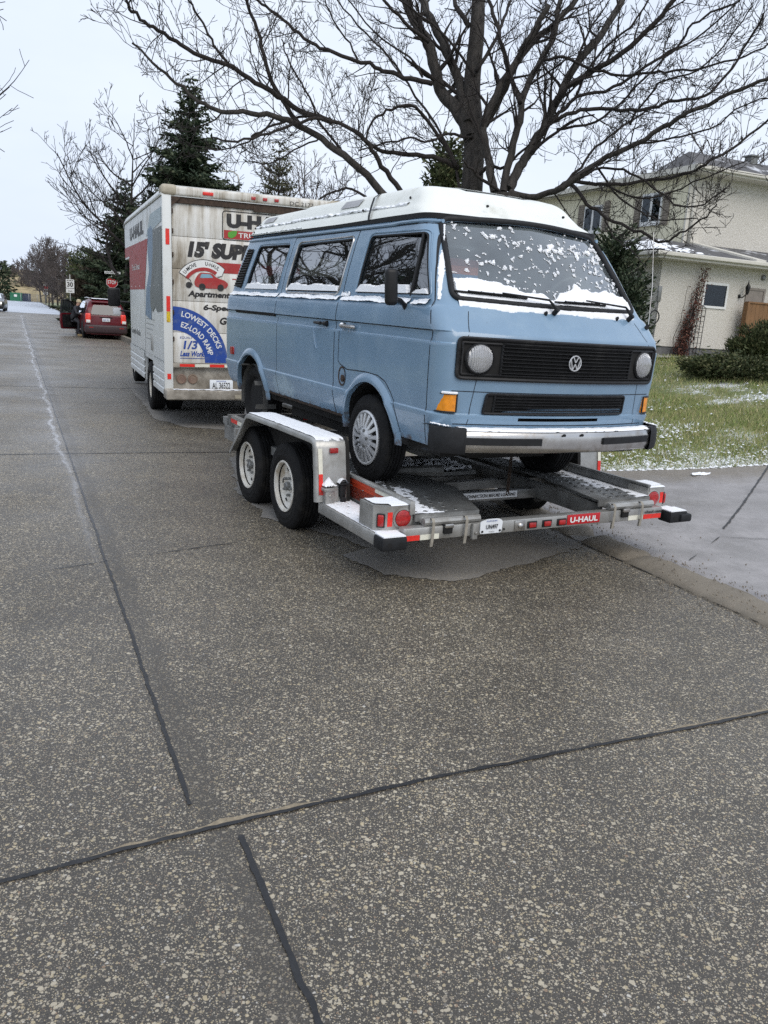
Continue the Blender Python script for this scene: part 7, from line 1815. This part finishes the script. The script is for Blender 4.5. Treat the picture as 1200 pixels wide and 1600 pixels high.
M['foundation'] = pmat('grey_foundation', (.13, .13, .13), .9, var=.3, vscale=14, bmp=.3)
mt, n, l, p = newmat('yellow_siding'); v = coords(n, l); w = n.new('ShaderNodeTexWave'); w.wave_type = 'BANDS'; w.bands_direction = 'Y'; w.wave_profile = 'SAW'; w.inputs['Scale'].default_value = 1.6; l.new(v, w.inputs['Vector'])
l.new(ramp(n, l, w.outputs['Fac'], [(.0, (.22, .20, .13)), (.07, (.76, .72, .54)), (.95, (.80, .76, .58)), (1, (.4, .37, .25))]), p.inputs['Base Color']); p.inputs['Roughness'].default_value = .7; M['siding'] = mt
M['trim'] = pmat('off_white_trim', (.60, .58, .52), .6, var=.08)
def hbox(nm, a, mat, parent=HS, smooth=False, r=0):
    mb = MB(); (mb.rbox(*a, r) if r else mb.box(*a)); return mb.build(nm, mat, parent, smooth)
w1_ = MB(); w1_.box(0, 16, 0, 9, .25, 2.52); hw1 = w1_.build('stucco_wall', M['stucco'], HS, smooth=False)
hbox('foundation_wall', (.02, 15.98, .03, 8.9, -1.2, .25), M['foundation'])
mb = MB(); mb.box(1.77, 16, 1.30, 12, 2.6, 4.86); mb.build('upper_wall', M['stucco'], HS, smooth=False)
hbox('siding_wall', (1.755, 1.77, 1.33, 12, 2.4, 4.86), M['siding'])
hbox('corner_board', (1.74, 1.86, 1.285, 1.34, 2.85, 4.86), M['trim'])
mb = MB(); mb.tube([(1.91, 1.25, 4.8), (1.91, 1.25, 2.95)], .045, 8); mb.build('downspout', M['trim'], HS)
hbox('left_wing_wall', (-.0, 2.0, 9, 14, -.8, 2.62), M['stucco'])
# lower roof skirt with hips
E0 = [(-.55, -.45), (16.4, -.45), (-.55, 12.5)]
mb = MB()
z0, z1 = 2.545, 3.02
mb.add([(-.55, -.45, z0), (16.4, -.45, z0), (16.4, 1.30, z1 + .02), (2.0, 1.30, z1 + .02), (-.55, 12.5, z0), (2.0, 12.5, z1 + .02)], [(0, 1, 2, 3), (0, 3, 5, 4)])
mb.add([(-.55, -.45, z0 - .05), (16.4, -.45, z0 - .05), (16.4, 1.30, z1 - .03), (2.0, 1.30, z1 - .03), (-.55, 12.5, z0 - .05), (2.0, 12.5, z1 - .03)], [(0, 3, 2, 1), (0, 4, 5, 3)])
mb.build('lower_roof', M['shingle'], HS, smooth=False, fixn=False)
mb = MB(); mb.box(-.56, 16.4, -.47, -.44, 2.39, 2.55); mb.rbox(-.62, 16.4, -.56, -.47, 2.45, 2.55, .02); mb.box(-.57, -.54, -.44, 12.5, 2.39, 2.545); mb.rbox(-.66, -.57, -.56, 12.5, 2.45, 2.55, .02); mb.build('gutter', M['trim'], HS, smooth=False)
hbox('soffit', (-.54, 16.4, -.44, 0, 2.39, 2.41), M['trim']); hbox('soffit', (-.54, 0, 0, 12.5, 2.39, 2.41), M['trim'])
mb = MB(); mb.box(2.02, 2.9, -.50, .9, 2.70, 2.74)
mb = MB(); mb.prism([(2.3, 1.3), (3.1, -.42), (2.75, -.42), (2.0, 1.3)], lambda u, v, w: (u, v, 2.55 + (v + .45) / 1.75 * .48 + w), .0, .05); mb.build('roof_flashing', M['trim'], HS, smooth=False)
sn = MB(); snow_sheet(sn, lambda u, v: ((-.5 + 1.6 * u, -.35 + 1.7 * v, 2.56 + min((-.5 + 1.6 * u + .55) / 1.55, (-.35 + 1.7 * v + .45) / 2.45) * .62), (0, 0, 1)), 40, 40, lambda u, v: .03 if .75 * v - u + .12 * fbm(u * 5, v * 5) > -.12 and u < .55 else (.02 if fbm(u * 8, v * 8, 3) > .25 else -1)); sn.build('roof_snow', M['snow'], HS)
mb = MB(); mb.add([(-.55, -.45, 2.556), (1.65, -.42, 2.556), (1.0, 2.0, 3.17), (-.55, 4.6, 2.556), (1.77, 4.0, 3.02), (1.77, 1.3, 3.03)], [(0, 1, 2), (0, 2, 3), (1, 5, 2), (5, 4, 2), (3, 2, 4)])
mb.build('porch_roof', M['shingle'], HS, smooth=False)
# upper roof (hip)
mb = MB(); mb.add([(1.45, .85, 4.93), (17, .85, 4.93), (17, 1.9, 5.52), (1.95, 1.75, 5.46), (1.45, 2.7, 4.93), (17, 2.9, 4.93)], [(0, 1, 2, 3), (3, 2, 5, 4), (0, 3, 4), (1, 5, 2), (0, 4, 5, 1)]); mb.box(1.45, 17, 2.7, 12.6, 4.90, 4.955)
mb.build('upper_roof', M['shingle'], HS, smooth=False)
mb = MB(); mb.box(1.40, 17, .78, .85, 4.80, 4.95); mb.rbox(1.36, 17, .70, .79, 4.85, 4.95, .02); mb.box(1.38, 1.45, .78, 12.6, 4.80, 4.95); mb.build('upper_gutter', M['trim'], HS, smooth=False)
hbox('upper_soffit', (1.55, 17, .85, 1.30, 4.80, 4.82), M['trim']); hbox('upper_soffit', (1.55, 2.0, 1.30, 12.5, 4.80, 4.82), M['trim'])
mb = MB(); mb.box(4.2, 4.45, 1.7, 1.95, 5.3, 5.62); mb.box(4.15, 4.5, 1.65, 2.0, 5.62, 5.66); mb.build('roof_vent', M['galvdark'], HS, smooth=False)
# windows
def win_front(y0, y1, z0, z1, mull):
    y0 -= .30; y1 -= .30
    mb = MB(); mb.box(1.71, 1.755, y0, y1, z0, z1); mb.box(1.67, 1.76, y0 - .02, y1 + .02, z0 - .06, z0); o = mb.build('window_frame', M['signwhite'], HS, smooth=False)
    k = (y1 - y0) / mull
    for i in range(mull):
        q = MB(); q.box(1.702, 1.708, y0 + i * k + .06, y0 + (i + 1) * k - .05, z0 + .07, z1 - .06); q.build('window_pane', M['houseglass'], o, smooth=False)
        q = MB(); q.box(1.7083, 1.7093, y0 + i * k + .06, y0 + (i + 1) * k - .05, z0 + .07, z1 - .06); q.build('blind', pmat('dim_blind', (.18, .19, .22), .8), o, smooth=False)
win_front(2.60, 3.44, 3.62, 4.46, 2); win_front(5.25, 6.15, 3.55, 4.36, 2); win_front(8.0, 9.0, 3.55, 4.36, 2)
for y0, y1 in ((2.30, 2.56), (3.48, 3.76), (4.92, 5.2), (6.2, 6.5)):
    mb = MB(); mb.box(1.725, 1.755, y0 - .3, y1 - .3, 3.55, 4.44)
    for k in range(12): mb.box(1.715, 1.727, y0 - .27, y1 - .33, 3.6 + k * .07, 3.63 + k * .07)
    mb.build('shutter', pmat('taupe_shutter', (.22, .19, .155), .7) if y0 == 2.30 else bpy.data.materials['taupe_shutter'], HS, smooth=False)
mb = MB(); mb.box(1.47, 2.33, -.03, .0, 1.30, 1.36); mb.box(1.47, 2.33, -.03, 0, 1.90, 1.96); mb.box(1.47, 1.53, -.03, 0, 1.36, 1.90); mb.box(2.27, 2.33, -.03, 0, 1.36, 1.90); wfo = mb.build('window_frame', M['signwhite'], HS, smooth=False)
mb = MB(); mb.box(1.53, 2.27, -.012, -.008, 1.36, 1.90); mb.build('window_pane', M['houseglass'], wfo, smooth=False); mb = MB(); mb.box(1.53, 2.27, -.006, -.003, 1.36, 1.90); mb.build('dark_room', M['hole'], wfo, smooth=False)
mb = MB(); mb.box(2.98, 3.04, -.03, 0, .2, 1.86); mb.box(3.62, 3.68, -.03, 0, .2, 1.86); mb.box(2.98, 3.68, -.03, 0, 1.86, 1.92); mb.box(3.04, 3.62, -.012, 0, .2, 1.86); mb.build('side_door', pmat('taupe_door', (.26, .23, .20), .6), HS, smooth=False)
mb = MB(); mb.rbox(2.72, 2.80, -.03, 0, 1.62, 1.72, .02); mb.tube([(2.76, -.02, 1.66), (2.76, -.12, 1.64), (2.84, -.16, 1.72)], .015, 6); mb.lathe([(.03, 1.72), (.055, 1.84), (.065, 1.92), (.05, 1.95), (.02, 2.0), (.008, 2.08), (.001, 2.1)], lambda a, b, h: (2.86 + a, -.17 + b, h), 8); mb.build('wall_lantern', M['blackplastic'], HS)
mb = MB(); mb.lathe([(.06, 0), (.06, .05), (.04, .07), (.001, .075)], lambda a, b, h: (3.52 + a, -h, 2.21 + b * 1.3), 14); mb.build('bell_vent', M['galvdark'], HS)
mb = MB(); mb.rbox(-.05, .06, -.06, 0, 1.35, 1.75, .02); mb.tube([(0, -.03, 1.35), (0, -.03, .3)], .015, 6); mb.build('meter_box', M['galvdark'], HS)
# hanging hoop
hp = MB(); hp.tube([(HX + .0, HY, 0)], .01) if False else None
Hm = Matrix.Translation((HX, HY, HZ)) @ Matrix.Rotation(atan2(.413, .9107), 4, 'Z')
hp = MB(); hp.tube([Hm @ Vector((-.12 + .15 * cos(t), -.10, .97 + .16 * sin(t))) for t in [2 * pi * k / 28 for k in range(28)]], .016, 6, closed=True); hp.tube([Hm @ Vector((-.12, -.10, 1.13)), Hm @ Vector((-.04, -.02, 1.2))], .008, 5)
tag(hp.build('hanging_hoop', M['rubber']), 'thin black hoop hanging at the left corner of the stucco wall', 'hoop')
# trellis
tr = MB()
for k in range(4): tr.tube([Hm @ Vector((1.02 + .11 * k, -.30, .03)), Hm @ Vector((1.18 + .13 * k, -.10, 1.30 + (.05 if k in (1, 2) else 0)))], .010, 5)
for k in range(9): z = .1 + k * .14; f = z / 1.3; tr.tube([Hm @ Vector((1.02 + .16 * f, -.3 + .2 * f, z)), Hm @ Vector((1.35 + .22 * f, -.3 + .2 * f, z))], .006, 4)
tr.tube([Hm @ Vector((1.18 + .39 * k / 8, -.10, 1.28 + .08 * sin(pi * k / 8))) for k in range(9)], .010, 5)
tag(tr.build('metal_trellis', M['blackplastic']), 'narrow black metal trellis leaning against the stucco wall', 'trellis')
vq = Hm @ Vector((.95, -.12, 0)); VN = empty('climbing_vine', vq, (0, 0, atan2(.413, .9107)), 'reddish brown dormant vine climbing the stucco wall beside the trellis', 'vine')
rgv = random.Random(3); vs_ = MB(); vl = MB()
for k in range(26):
    x0 = rgv.gauss(-.08, .10); P = []
    top_ = rgv.choice([1.3, 1.5, 1.8, 2.2])
    for i in range(9):
        t = i / 8; P.append(Vector((x0 + (.42 * t * top_ / 2.1 + rgv.gauss(0, .04)), -.02 + rgv.gauss(0, .02), .02 + top_ * t)))
    vs_.tube(P, [.009 - .0006 * i for i in range(9)], 4)
for k in range(1500):
    z = abs(rgv.gauss(.55, .45)) if rgv.random() < .8 else rgv.uniform(1.2, 2.3)
    if z > 2.35: continue
    w_ = .15 if z < 1.3 else .10; q = Vector((-.06 + .40 * z / 2.1 + rgv.gauss(0, w_), rgv.gauss(-.03, .03), z)); tuft(vl, q, Vector((rgv.gauss(0, 1), rgv.gauss(0, 1), rgv.gauss(-.5, 1))), .055, .018, rgv)
vs_.build('stem', M['twig'], VN); vl.build('foliage', blade_mat('vine_leaves', [(0, (.06, .025, .02)), (.6, (.13, .05, .038)), (1, (.20, .10, .07))]), VN, smooth=False, fixn=False)
# wooden fence
q = Hm @ Vector((2.78, -.35, 0)); WFn = empty('wooden_fence', q, (0, 0, atan2(.413, .9107)), 'honey brown wooden fence in front of the side door', 'fence')
wm = pmat('stained_cedar', (.20, .105, .045), .7, var=.3, vscale=3, stretch=(6, 6, .8))
for k in range(30):
    mb = MB(); mb.box(k * .145, k * .145 + .14, 0, .025, .02, 1.50); mb.build('board', wm, WFn, smooth=False)
mb = MB(); mb.box(-.02, 4.4, -.03, .06, 1.50, 1.54); mb.build('cap_rail', wm, WFn, smooth=False)
mb = MB(); mb.box(-.06, .0, -.05, .10, 0, 1.53); mb.build('post', wm, WFn, smooth=False)
# concrete edging and loose pipe
mb = MB(); mb.box(-2, 3.0, -.9, -.1, -.02, .02); o = mb.build('path', pmat('path_concrete', (.32, .31, .29), .9)); o.location = (HX, HY, HZ); o.rotation_euler = (0, 0, atan2(.413, .9107)); tag(o, kind='structure')
mb = MB(); q = Hm @ Vector((-.2, -2.0, -.05)); mb.tube([q, q + Vector((.75, -.10, 0))], .035, 8); tag(mb.build('downspout_pipe', M['signwhite']), 'white drain pipe lying on the grass by the house', 'pipe')

for o in list(bpy.data.objects):
    if o.type == 'MESH' and o.name.split('.')[0] in ('wheel_arch_flare', 'rusty_sill', 'rubber_strip', 'bolt_hole', 'white_panel', 'roof_sticker', 'trailer_snow'): split_loose(o)
